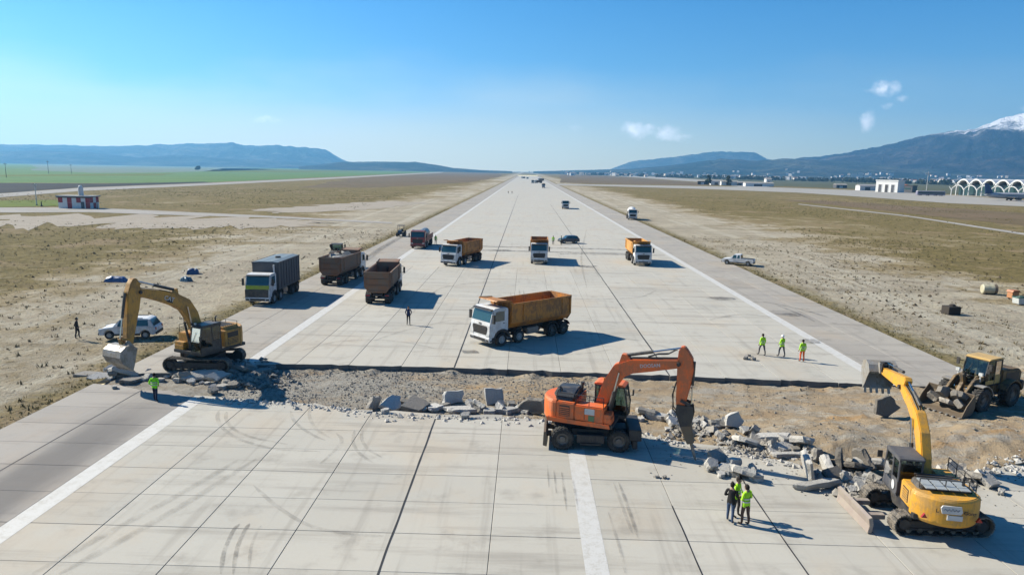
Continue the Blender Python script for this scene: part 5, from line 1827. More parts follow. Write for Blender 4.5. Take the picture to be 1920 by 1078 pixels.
# ---- wheel loaders
def loader(label, loc, rz, lp='loader_paint', roof='loader_roof', bucket_z=.0):
    t = thing('wheel_loader', label, 'wheel loader', loc, rz, 'wheel loaders on the site')
    P = lambda n, f, m, b=0.0, par=t: part(par, n, f, m, b, ('ldr', lp, n, f.__code__.co_firstlineno))
    for x in (1.62, -1.62):
        for s in (-1, 1): wheel(t, x, s * 1.08, .80, .62, 'rim', True, 20)
    P('rear_frame', lambda m: (m.box(-3.1, -.2, -.72, .72, .75, 1.5), m.cyl((-1.62, -.9, .8), (-1.62, .9, .8), .2, n=10)), lp, .05)
    P('front_frame', lambda m: (m.box(.1, 2.1, -.5, .5, .7, 1.45), m.cyl((1.62, -.9, .8), (1.62, .9, .8), .2, n=10), m.prism([(.5, 1.4), (.7, 2.2), (1.3, 2.25), (2.0, 1.5)], -.55, -.42), m.prism([(.5, 1.4), (.7, 2.2), (1.3, 2.25), (2.0, 1.5)], .42, .55)), lp, .04)
    hd = P('engine_hood', lambda m: m.prism([(-3.25, 1.25), (-3.3, 2.15), (-3.05, 2.38), (-1.0, 2.48), (-.95, 1.45)], -.86, .86), lp, .08)
    for s in (-1, 1):
        part(hd, 'hood_vent', lambda m, s=s: m.box(-2.92, -1.45, s * .865 - .01, s * .865 + .012, 1.6, 2.2), 'black', 0, ('ldr', 'hv', s))
    part(hd, 'exhaust_pipe', lambda m: (m.cyl((-1.7, .35, 2.4), (-1.7, .35, 3.05), .07, n=10), m.cyl((-2.3, -.3, 2.4), (-2.3, -.3, 2.75), .1, n=10)), 'black', 0, ('ldr', 'ex'))
    P('rear_counterweight', lambda m: m.box(-3.62, -3.2, -.95, .95, .85, 1.5), 'chassis', .06)
    for s in (-1, 1):
        P('wheel_arch', lambda m, s=s: m.prism(arc(-1.62, .8, 1.02, 25, 165, 10) + arc(-1.62, .8, .95, 165, 25, 10), s * .74, s * 1.38), lp) if s > 0 else part(t, 'wheel_arch', lambda m: m.prism(arc(-1.62, .8, 1.02, 25, 165, 10) + arc(-1.62, .8, .95, 165, 25, 10), -1.38, -.74), lp, 0, ('ldr', lp, 'wa2'))
        part(t, 'wheel_arch', lambda m, s=s: m.prism(arc(1.62, .8, 1.0, 70, 170, 8) + arc(1.62, .8, .94, 170, 70, 8), s * .72, s * 1.36), 'worn_steel', 0, ('ldr', 'wa3', s))
        part(t, 'ladder', lambda m, s=s: (m.box(-.5, .0, s * .95 - .2, s * .95 + .2, .55, .62), m.box(-.5, .0, s * .95 - .2, s * .95 + .15, .95, 1.02), m.tube([(.02, s * 1.1, .5), (.02, s * 1.0, 1.7)], .02), m.tube([(-.52, s * 1.1, .5), (-.52, s * 1.0, 1.7)], .02)), 'black', 0, ('ldr', 'ld', s))
    digger_cab(t, -1.0, .72, -.78, .78, 1.5, 3.28, 'black', roof, 0.0, .22)
    # lift arms, tilt link, bucket
    bz = bucket_z
    for s in (-1, 1):
        part(t, 'lift_arm', lambda m, s=s: m.ribbon([(.75, 2.05, .14), (1.7, 1.85, .22), (2.5, 1.1, .2), (2.95, .55 + bz, .13)], s * .62 - .09, s * .62 + .09), lp, .02, ('ldr', lp, 'la', s, bz))
        hydraulic(t, (.5, 1.1), (2.1, 1.45), .09, .6, s * .40)
    part(t, 'tilt_link', lambda m: m.ribbon([(2.05, 2.35, .12), (1.85, 1.75, .16), (2.3, 1.15, .12)], -.12, .12), lp, .02, ('ldr', lp, 'tl', bz))
    hydraulic(t, (.8, 2.0), (2.05, 2.3), .085, .55, 0)
    def bkt(m):
        sh = [(3.0, 1.45), (2.86, 1.1), (2.86, .55), (3.05, .18), (3.4, .06), (4.25, .03), (4.25, .07), (3.42, .12), (3.12, .24), (2.93, .58), (2.93, 1.08), (3.08, 1.43)]
        m.prism([(x, z + bz) for x, z in sh], -1.5, 1.5)
        for s in (-1, 1): m.prism([(x, z + bz) for x, z in [(3.0, 1.45), (2.86, 1.1), (2.86, .55), (3.05, .18), (3.4, .06), (4.2, .04), (3.75, .75)]], s * 1.5 - .02, s * 1.5 + .02)
    b = part(t, 'bucket', bkt, 'mud_steel', 0, ('ldr', 'bkt', bz))
    for k in range(8): part(b, 'tooth', lambda m, k=k: m.box(4.22, 4.42, -1.4 + k * .4, -1.28 + k * .4, .02 + bz, .09 + bz), 'worn_steel', 0, ('ldr', 'tooth', bz, k))
    for s in (-1, 1):
        part(t, 'mirror', lambda m, s=s: (m.tube([(.6, s * .78, 2.9), (.85, s * 1.0, 2.95)], .02), m.box(.82, .9, s * 1.05 - .1, s * 1.05 + .1, 2.65, 3.1)), 'black', 0, ('ldr', 'mir', s))
        part(t, 'headlight', lambda m, s=s: (m.box(1.2, 1.35, s * .75 - .12, s * .75 + .12, 2.3, 2.5), m.box(1.22, 1.3, s * .72 - .03, s * .72 + .03, 1.9, 2.3)), 'lamp', 0, ('ldr', 'hl', s))
    return t


p = gp(1843, 763)
lz = pit_h(p.x, p.y + .6)
big_loader = loader('muddy wheel loader with pale orange cab roof parked at the trench end', (p.x + .1, p.y + .8, lz + .02), R(207))
big_loader.scale = (.94, .94, .94)
M['loader_dark'] = paint('dark_loader_paint', (.05, .045, .035), .55, dirt=(.12, .10, .08), amount=.6)
loader('dark wheel loader standing behind the loaded brown tipper', on(633, 499), R(100), 'loader_dark', 'hood_black')
# ---- small roller compressor beyond
sm = thing('site_tractor', 'small dark site tractor with canopy on the left shoulder', 'tractor', on(752, 443), R(265))
for x, r in ((.75, .42), (-.7, .62)):
    for s in (-1, 1): wheel(sm, x, s * .68, r, .34, 'rim', False, 16)
part(sm, 'hood', lambda m: m.prism([(.2, .6), (.2, 1.35), (1.2, 1.25), (1.3, .6)], -.36, .36), 'navy_paint', .05)
part(sm, 'frame', lambda m: m.box(-1.0, 1.2, -.3, .3, .45, .75), 'chassis', .03)
part(sm, 'canopy', lambda m: m.box(-.9, .5, -.72, .72, 2.25, 2.33), 'black', .03)
part(sm, 'canopy_post', lambda m: [m.box(x - .03, x + .03, s * .62 - .03, s * .62 + .03, .8, 2.26) for x in (-.8, .35) for s in (-1, 1)], 'black')
part(sm, 'seat', lambda m: (m.box(-.75, -.25, -.25, .25, .9, 1.05), m.box(-.8, -.68, -.25, .25, 1.0, 1.5)), 'seat', .03)
part(sm, 'steering_wheel', lambda m: (m.lathe([(.16, .0), (.19, .015), (.22, 0), (.19, -.015), (.16, 0)], 14, (-.02, 0, 1.45), 'z'), m.cyl((.2, 0, 1.1), (-.02, 0, 1.45), .02)), 'black')

# ================================================================== BROKEN CONCRETE
def chunk(px, py, w, d, pose='flat', yaw=0.0, mat='broken', label=None, th=None, tilt=None, group='broken slabs along the trench', lift=None):
    """one broken piece of runway slab: ragged outline, rough broken flanks, resting on what lies below it"""
    rng = random.Random(int(px * 31 + py * 7))
    th = th or rng.uniform(.26, .36)
    n0 = rng.randint(4, 5)
    a0 = rng.random() * 6.28
    ang = sorted(a0 + 2 * PI * (i + rng.uniform(-.26, .26)) / n0 for i in range(n0))
    cor = [(math.cos(a) * w / 2 * rng.uniform(.85, 1.15), math.sin(a) * d / 2 * rng.uniform(.85, 1.15)) for a in ang]
    ring = []
    for i in range(n0):
        p, q = cor[i], cor[(i + 1) % n0]
        ring.append(p)
        for t in (.33, .67):
            ring.append((p[0] + (q[0] - p[0]) * t + rng.uniform(-.09, .09) * w * .5, p[1] + (q[1] - p[1]) * t + rng.uniform(-.06, .06) * w * .5))
    n = len(ring)
    vs = []
    for lev, (z, k, j) in enumerate(((th / 2, .97, .004), (th / 2 - .03, 1.0, .012), (0, 1.03, .05), (-th / 2, .90, .05))):
        for (x, y) in ring:
            vs.append(Vector((x * k + rng.uniform(-j, j), y * k + rng.uniform(-j, j), z + rng.uniform(-j, j) * .5)))
    fs = [tuple(range(n)), tuple(range(4 * n - 1, 3 * n - 1, -1))]
    for l in range(3):
        fs += [(l * n + i, (l + 1) * n + i, (l + 1) * n + (i + 1) % n, l * n + (i + 1) % n) for i in range(n)]
    tl = tilt if tilt is not None else {'flat': rng.uniform(-7, 7), 'tilt': rng.uniform(22, 42), 'up': rng.uniform(72, 88)}[pose]
    Mx = Matrix.Rotation(R(yaw), 4, 'Z') @ Matrix.Rotation(R(tl), 4, 'X') @ Matrix.Rotation(R(rng.uniform(-6, 6)), 4, 'Y')
    vs = [Mx @ v for v in vs]
    lo = min(v.z for v in vs)
    g = gp(px, py)
    base = 0.0
    if g.y > near_b(g.x) - .1 and g.y < far_b(g.x): base = pit_h(g.x, g.y)
    if g.x > XR: base = pit_h(g.x, g.y)
    if lift is not None: base = lift
    if base != 0.0: g = gp(px, py, base)
    me = bpy.data.meshes.new('concrete_chunk')
    me.from_pydata([(v.x, v.y, v.z - lo) for v in vs], [], fs)
    me.materials.append(M[mat])
    o = link('concrete_chunk', me, None, (g.x, g.y, base - .04))
    return tag(o, label, 'concrete chunk', group)


GA, GB, GC, GD, GE, GF = ('slab pieces below the amber excavator', 'row of slab pieces left of the orange excavator', 'slab pieces behind the breaker',
                          'row of blocks at the broken edge', 'slab pieces by the three men', 'heap of slabs beside the yellow excavator')
SA, SB, SC, SD, SE, SF = ('small grey concrete lump below the amber excavator', 'small pale lump in the row left of the orange excavator', 'small pale lump behind the breaker chisel',
                          'small block lying at the broken slab edge', 'small broken lump beside the three men', 'small grey lump in the heap beside the yellow excavator')
for a in (
    (180, 711, 2.3, 1.1, 'flat', 8, 'broken_dark', 'long flat slab piece at the grass end of the trench', GA),
    (228, 709, 2.0, 1.1, 'tilt', 170, 'broken', 'tilted slab piece below the amber digger bucket', GA),
    (266, 713, 1.6, 1.0, 'flat', 20, 'broken', 'flat slab piece left of the lone man in green', GA),
    (318, 707, 1.8, .9, 'flat', -12, 'broken', 'flat slab piece right of the lone man in green', GA),
    (352, 700, 2.1, 1.0, 'tilt', 20, 'broken', 'big tilted slab leaning against the near crawler track', GA),
    (368, 711, 2.2, .8, 'tilt', 28, 'broken', 'long pale slab sloping down in front of the crawler track', GA),
    (392, 709, 1.9, .7, 'tilt', 30, 'broken', 'narrow slab sloping beside the long pale one', GA),
    (414, 704, 1.6, 1.1, 'up', 30, 'broken_dark', 'upright grey slab at the rear of the crawler track', GA),
    (205, 698, .9, .6, 'tilt', 70, 'broken', SA, GA), (245, 703, .7, .5, 'flat', 0, 'broken', SA, GA), (292, 703, .8, .6, 'flat', 40, 'broken_dark', SA, GA),
    (335, 716, .7, .5, 'flat', 10, 'broken', SA, GA), (400, 738, .7, .6, 'tilt', 60, 'broken_dark', SA, GA), (418, 730, .8, .6, 'flat', 30, 'broken', SA, GA),
    (438, 728, .9, .6, 'tilt', 10, 'broken_dark', SA, GA), (432, 712, .6, .5, 'tilt', 80, 'broken', SA, GA), (388, 722, .5, .4, 'flat', 30, 'broken', SA, GA),
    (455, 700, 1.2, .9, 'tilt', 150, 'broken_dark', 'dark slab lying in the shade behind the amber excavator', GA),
    (196, 716, 1.5, .9, 'tilt', 40, 'broken', 'pale tilted piece at the far left grass edge of the trench', GA),
    (250, 717, 1.4, .8, 'flat', 60, 'broken_dark', 'dusty flat piece just left of the man in green', GA),
    (342, 713, 1.3, .8, 'tilt', 200, 'broken_dark', 'dusty slab sloping away below the crawler track', GA),
    (408, 716, 1.5, .8, 'tilt', 25, 'broken', 'pale slab sloping at the right foot of the pile', GA),
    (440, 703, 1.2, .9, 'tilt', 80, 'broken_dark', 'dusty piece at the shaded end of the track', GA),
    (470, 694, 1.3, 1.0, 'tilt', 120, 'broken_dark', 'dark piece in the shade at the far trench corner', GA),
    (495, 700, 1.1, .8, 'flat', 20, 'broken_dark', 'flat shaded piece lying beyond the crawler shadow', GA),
    (222, 700, .7, .5, 'tilt', 10, 'broken', SA, GA), (278, 702, .6, .5, 'tilt', 70, 'broken', SA, GA), (300, 716, .6, .4, 'flat', 10, 'broken', SA, GA), (360, 719, .6, .4, 'tilt', 10, 'broken', SA, GA), (425, 722, .7, .5, 'tilt', 160, 'broken_dark', SA, GA),
    (480, 706, .8, .6, 'tilt', 60, 'broken_dark', SA, GA), (510, 693, .7, .5, 'flat', 60, 'broken_dark', SA, GA), (172, 713, .6, .5, 'tilt', 60, 'broken', SA, GA),
    (600, 689, 2.4, .8, 'flat', 4, 'broken', 'pale slab piece lying on the far trench lip', 'broken slabs along the trench'),
    (702, 768, 1.2, .8, 'up', 60, 'broken_dark', 'dark upright piece at the left end of the slab row', GB),
    (738, 768, 1.6, .9, 'tilt', 50, 'broken', 'tilted pale slab next to the dark upright piece', GB),
    (776, 770, 1.5, 1.2, 'tilt', 10, 'broken_dark', 'squat tan block in the middle of the slab row', GB),
    (815, 768, 1.1, .8, 'flat', 30, 'broken', 'flat pale piece at the black joint', GB),
    (848, 756, 1.7, .9, 'up', 40, 'broken', 'pointed slab standing up right of the black joint', GB),
    (863, 772, 1.7, .9, 'flat', -5, 'broken', 'wide flat slab below the pointed one', GB),
    (898, 768, 1.2, .8, 'tilt', 120, 'broken', 'tilted white piece left of the standing block', GB),
    (924, 757, 1.35, 1.2, 'up', 12, 'broken', 'square pale block standing upright, tallest of the slab row', GB),
    (920, 776, 1.0, .7, 'flat', 60, 'broken', 'flat piece at the foot of the standing block', GB),
    (950, 774, 1.2, .7, 'flat', 10, 'broken', 'low oval piece right of the standing block', GB),
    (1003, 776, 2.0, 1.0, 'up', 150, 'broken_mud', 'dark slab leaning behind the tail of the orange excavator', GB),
    (792, 772, .7, .5, 'tilt', 0, 'broken', SB, GB), (832, 766, .8, .5, 'flat', 20, 'broken_dark', SB, GB), (880, 760, .7, .6, 'tilt', 100, 'broken', SB, GB),
    (905, 774, .6, .4, 'flat', 20, 'broken', SB, GB), (938, 764, .7, .5, 'tilt', 60, 'broken', SB, GB), (972, 770, .7, .5, 'flat', 90, 'broken', SB, GB), (722, 774, .6, .4, 'flat', 20, 'broken', SB, GB),
    (985, 776, .5, .4, 'flat', 20, 'broken', SB, GB), (758, 758, .6, .5, 'tilt', 20, 'broken_dark', SB, GB),
    (1212, 782, 1.7, 1.1, 'tilt', 160, 'broken_dark', 'bluish slab lying just right of the orange cab', GC),
    (1240, 788, 1.4, .7, 'flat', -10, 'broken', 'flat pale piece right of the bluish slab', GC),
    (1262, 800, 1.1, .8, 'tilt', 60, 'broken', 'pale tilted piece left of the breaker', GC),
    (1346, 800, 1.1, .6, 'tilt', 170, 'broken_dark', 'dark low slab between breaker and white block', GC),
    (1374, 801, 1.0, .9, 'up', 20, 'broken', 'white upright block behind the breaker', GC),
    (1200, 790, .6, .5, 'flat', 40, 'broken', SC, GC), (1275, 812, .7, .6, 'tilt', 40, 'broken_dark', SC, GC), (1300, 798, .8, .6, 'flat', 0, 'broken', SC, GC),
    (1322, 803, .7, .5, 'tilt', 90, 'broken', SC, GC), (1330, 815, .5, .4, 'flat', 20, 'broken', SC, GC), (1252, 808, .5, .4, 'flat', 20, 'broken', SC, GC), (1395, 812, .6, .5, 'tilt', 20, 'broken', SC, GC),
    (1284, 792, .5, .5, 'tilt', 20, 'broken', SC, GC),
    (1398, 834, 1.2, .8, 'tilt', 150, 'broken', 'tilted block at the left end of the edge row', GD),
    (1422, 838, 1.3, .9, 'tilt', 10, 'broken_dark', 'rounded grey block second in the edge row', GD),
    (1446, 828, 1.9, .9, 'flat', 5, 'broken', 'wide flat slab lying on top of the edge row', GD),
    (1447, 843, .8, .8, 'up', 100, 'broken', 'round ended block in the middle of the edge row', GD),
    (1470, 845, 1.1, .8, 'tilt', 20, 'broken', 'tilted block right of the round ended one', GD),
    (1502, 838, 1.2, .9, 'tilt', 160, 'broken', 'light block at the right end of the edge row', GD),
    (1478, 858, 1.7, .45, 'flat', 3, 'broken', 'thin plank like slab piece lying in front of the edge row', GD),
    (1412, 824, .6, .5, 'tilt', 30, 'broken_dark', SD, GD), (1490, 848, .7, .5, 'flat', 30, 'broken_dark', SD, GD), (1520, 850, .8, .6, 'tilt', 60, 'broken_dark', SD, GD), (1385, 830, .5, .4, 'flat', 0, 'broken', SD, GD),
    (1345, 868, 1.0, .8, 'tilt', 30, 'broken_dark', 'dark tilted piece just under the chisel tip', GE),
    (1362, 884, 1.0, .8, 'flat', 20, 'broken', 'pale flat piece in front of the chisel tip', GE),
    (1394, 896, 1.1, .8, 'tilt', 150, 'broken', 'pale tilted piece above the heads of the three men', GE),
    (1330, 872, .6, .5, 'tilt', 30, 'broken', SE, GE), (1378, 893, .6, .5, 'flat', 30, 'broken_dark', SE, GE), (1418, 900, .7, .5, 'flat', 0, 'broken', SE, GE), (1352, 893, .5, .4, 'flat', 70, 'broken', SE, GE),
    (1512, 895, 1.7, 1.3, 'up', 75, 'broken', 'large slab standing on edge with its white face towards the men', GF),
    (1548, 882, 1.3, .7, 'up', 80, 'broken', 'narrow white slab standing upright behind the large one', GF),
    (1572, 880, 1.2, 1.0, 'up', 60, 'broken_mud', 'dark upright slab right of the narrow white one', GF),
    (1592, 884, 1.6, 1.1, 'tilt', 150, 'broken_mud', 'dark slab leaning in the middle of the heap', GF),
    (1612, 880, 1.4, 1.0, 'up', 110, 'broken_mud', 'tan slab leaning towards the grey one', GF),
    (1640, 884, 1.8, 1.1, 'tilt', 165, 'broken', 'smooth grey slab tilted beside the yellow cab', GF),
    (1532, 917, 1.7, .6, 'flat', 5, 'broken', 'flat slab lying alone in front of the heap', GF),
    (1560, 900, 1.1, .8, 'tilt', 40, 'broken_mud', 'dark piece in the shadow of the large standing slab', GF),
    (1530, 862, .9, .7, 'up', 40, 'broken_dark', SF, GF), (1585, 905, .8, .6, 'tilt', 60, 'broken_dark', SF, GF), (1604, 913, .7, .5, 'tilt', 0, 'broken', SF, GF), (1622, 917, .6, .5, 'flat', 0, 'broken', SF, GF),
    (1638, 908, .8, .6, 'tilt', 110, 'broken_dark', SF, GF), (1652, 912, .6, .4, 'up', 110, 'broken', SF, GF), (1578, 921, .5, .4, 'flat', 10, 'broken', SF, GF), (1610, 902, .7, .5, 'up', 110, 'broken_dark', SF, GF),
    (1626, 898, .7, .5, 'tilt', 10, 'broken_dark', SF, GF), (1596, 922, .5, .4, 'tilt', 10, 'broken', SF, GF), (1645, 921, .5, .4, 'tilt', 80, 'broken', SF, GF), (1540, 905, .6, .5, 'tilt', 80, 'broken_dark', SF, GF),
    (1657, 780, 1.35, 1.15, 'up', 8, 'broken_mud', 'dark square slab standing alone on the sand below the raised bucket', 'broken slabs along the trench'),  # shade of its near face is put into the colour
    (1788, 893, 1.2, .9, 'tilt', 40, 'broken_dark', 'grey slab in the rubble right of the yellow boom', 'slab pieces right of the yellow excavator'),
    (1822, 902, 1.1, .8, 'tilt', 140, 'broken_dark', 'brownish slab right of the yellow engine hood', 'slab pieces right of the yellow excavator'),
    (1856, 912, 1.0, .6, 'tilt', 15, 'broken', 'pale slab lying on the clean concrete at the far right', 'slab pieces right of the yellow excavator'),
    (1766, 890, .7, .6, 'tilt', 60, 'broken', 'small lump right of the yellow excavator', 'slab pieces right of the yellow excavator'), (1804, 885, .7, .5, 'up', 60, 'broken_dark', 'small lump right of the yellow excavator', 'slab pieces right of the yellow excavator'),
    (1836, 896, .6, .5, 'tilt', 60, 'broken', 'small lump right of the yellow excavator', 'slab pieces right of the yellow excavator'), (1877, 925, .5, .35, 'flat', 60, 'broken', 'small lump right of the yellow excavator', 'slab pieces right of the yellow excavator'),
    (1398, 673, .6, .4, 'flat', 60, 'broken_dark', 'small lump in the debris left of the three spaced workers', 'debris on the far slabs'), (1412, 675, .5, .4, 'flat', 20, 'broken_dark', 'small lump in the debris left of the three spaced workers', 'debris on the far slabs'),
    (1405, 668, .4, .3, 'flat', 20, 'broken_dark', 'small lump in the debris left of the three spaced workers', 'debris on the far slabs'),
    (1232, 895, .28, .2, 'flat', 20, 'broken_dark', 'tiny crumb on the slab right of the white centre line', 'debris on the near slabs'), (1246, 896, .3, .2, 'flat', 50, 'broken_dark', 'tiny crumb on the slab right of the white centre line', 'debris on the near slabs'),
):
    small = a[2] < .95
    if not small and a[7].find('debris') < 0: a = a[:2] + (a[2] * 1.2, a[3] * 1.2) + a[4:]
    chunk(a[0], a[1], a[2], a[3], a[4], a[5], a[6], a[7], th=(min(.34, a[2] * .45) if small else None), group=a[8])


rl = random.Random(77)
for (x0, y0, x1, y1, n, sp, lab, grp) in ((700, 768, 1010, 776, 16, 6, SB, GB), (1195, 784, 1400, 812, 18, 9, SC, GC), (1380, 826, 1530, 856, 14, 8, SD, GD), (1330, 868, 1420, 900, 6, 8, SE, GE), (1520, 880, 1660, 914, 16, 12, SF, GF), (180, 708, 440, 712, 14, 8, SA, GA)):
    for k in range(n):
        t = rl.random()
        w = rl.uniform(.35, .85)
        chunk(x0 + (x1 - x0) * t, y0 + (y1 - y0) * t + rl.gauss(0, sp), w, w * rl.uniform(.6, .9), rl.choice(('flat', 'tilt', 'tilt')), rl.uniform(0, 180), rl.choice(('broken', 'broken', 'broken_dark')), lab, th=w * rl.uniform(.35, .55), group=grp)


def edge_heap(rg):
    px, py = [(1450, 838), (1590, 905), (1625, 905), (1400, 830), (1300, 800), (1810, 893)][rg.integers(0, 6)]
    g = gp(px + rg.normal(0, 26), py + rg.normal(0, 9))
    return (g.x, g.y, (pit_h(g.x, g.y) if near_b(g.x) < g.y < far_b(g.x) else 0) + .10 * rg.random())


stones('edge_rubble', 1500, edge_heap, .03, .24, M['broken_dark'], 'heaps of broken stone between the slab pieces')


def corner_heap(rg):
    g = gp(470 + rg.normal(0, 32), 702 + rg.normal(0, 9))
    return (g.x, g.y, (pit_h(g.x, g.y) if near_b(g.x) < g.y < far_b(g.x) else 0) + .25 * rg.random() * math.exp(-((g.x + 19) / 2.5) ** 2))


stones('corner_rubble', 900, corner_heap, .04, .26, M['broken_dark'], 'heap of small broken stone behind the amber excavator')


def cargo(t, items, label, group):
    """chunks resting in a tub"""
    for (x, y, z, w, d, pose, yaw, mat, lab) in items:
        p = rot_to_world(t, x, y, z)
        o = chunk(500 + x * 9 + y, 500 + z, w, d, pose, yaw, mat, lab or label, group=group)
        o.location = p


cargo(loaded, [(-3.5, -.55, 2.95, 1.2, 1.0, 'flat', 30, 'broken', 'white slab on top of the rubble in the brown tipper'), (-2.6, .3, 2.75, 1.5, 1.1, 'tilt', 80, 'broken_dark', None), (-1.7, -.4, 2.85, 1.4, 1.0, 'tilt', 10, 'broken_dark', None),
               (-.8, .35, 2.8, 1.4, 1.1, 'tilt', 140, 'broken_dark', None), (.1, -.3, 2.75, 1.4, 1.2, 'tilt', 50, 'broken_dark', None), (1.0, .2, 2.8, 1.4, 1.2, 'tilt', 120, 'broken_dark', None), (-3.6, .5, 2.7, 1.1, .9, 'tilt', 60, 'broken_dark', None),
               (-1.9, .6, 2.7, 1.0, .8, 'tilt', 30, 'broken', None), (.6, -.6, 2.65, 1.0, .8, 'tilt', 30, 'broken_dark', None)],
      'dark slab piece loaded in the brown tipper', 'rubble in the loaded tipper')
def load_bed(m):
    n, k = 12, 5
    vs = [( -4.25 + 6.3 * i / n, -1.12 + 2.24 * j / k, 2.62 + .16 * noise.noise(Vector((i * .7, j * .9, 3)))) for i in range(n + 1) for j in range(k + 1)]
    m.add(vs, [(i * (k + 1) + j, (i + 1) * (k + 1) + j, (i + 1) * (k + 1) + j + 1, i * (k + 1) + j + 1) for i in range(n) for j in range(k)])
o = MB(); load_bed(o); o = o.build('rubble_load', M['broken_dark'], None, loc=loaded.location.copy(), rz=loaded.rotation_euler.z); o.scale = loaded.scale
tag(o, 'fine rubble filling the tub of the brown tipper', 'rubble', kind='stuff')
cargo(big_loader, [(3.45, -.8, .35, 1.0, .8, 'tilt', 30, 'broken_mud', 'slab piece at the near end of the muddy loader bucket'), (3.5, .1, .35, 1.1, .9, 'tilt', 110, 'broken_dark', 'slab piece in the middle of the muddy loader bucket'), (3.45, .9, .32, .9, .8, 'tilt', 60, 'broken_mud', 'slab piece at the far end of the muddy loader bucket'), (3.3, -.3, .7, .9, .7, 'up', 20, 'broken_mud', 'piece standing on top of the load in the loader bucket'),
                   (3.2, .6, .75, .9, .7, 'tilt', 140, 'broken_mud', 'tilted piece on top of the load in the loader bucket')], 'slab piece carried in the bucket of the muddy loader', 'rubble in the loader bucket')


# ================================================================== PEOPLE
SK = plain('skin', (.42, .25, .17), .6)
CLOTH = {}


def cloth(c, rough=.9):
    k = tuple(c)
    if k not in CLOTH: CLOTH[k] = plain('clothing', tuple(min(1.5, q * 1.4) for q in c), rough, 0, .2)
    return CLOTH[k]


HIVIS = (.42, .80, .035)
REFL = plain('reflective_tape', (.72, .74, .72), .35)
EYE = plain('dark_eye', (.02, .015, .012), .3)


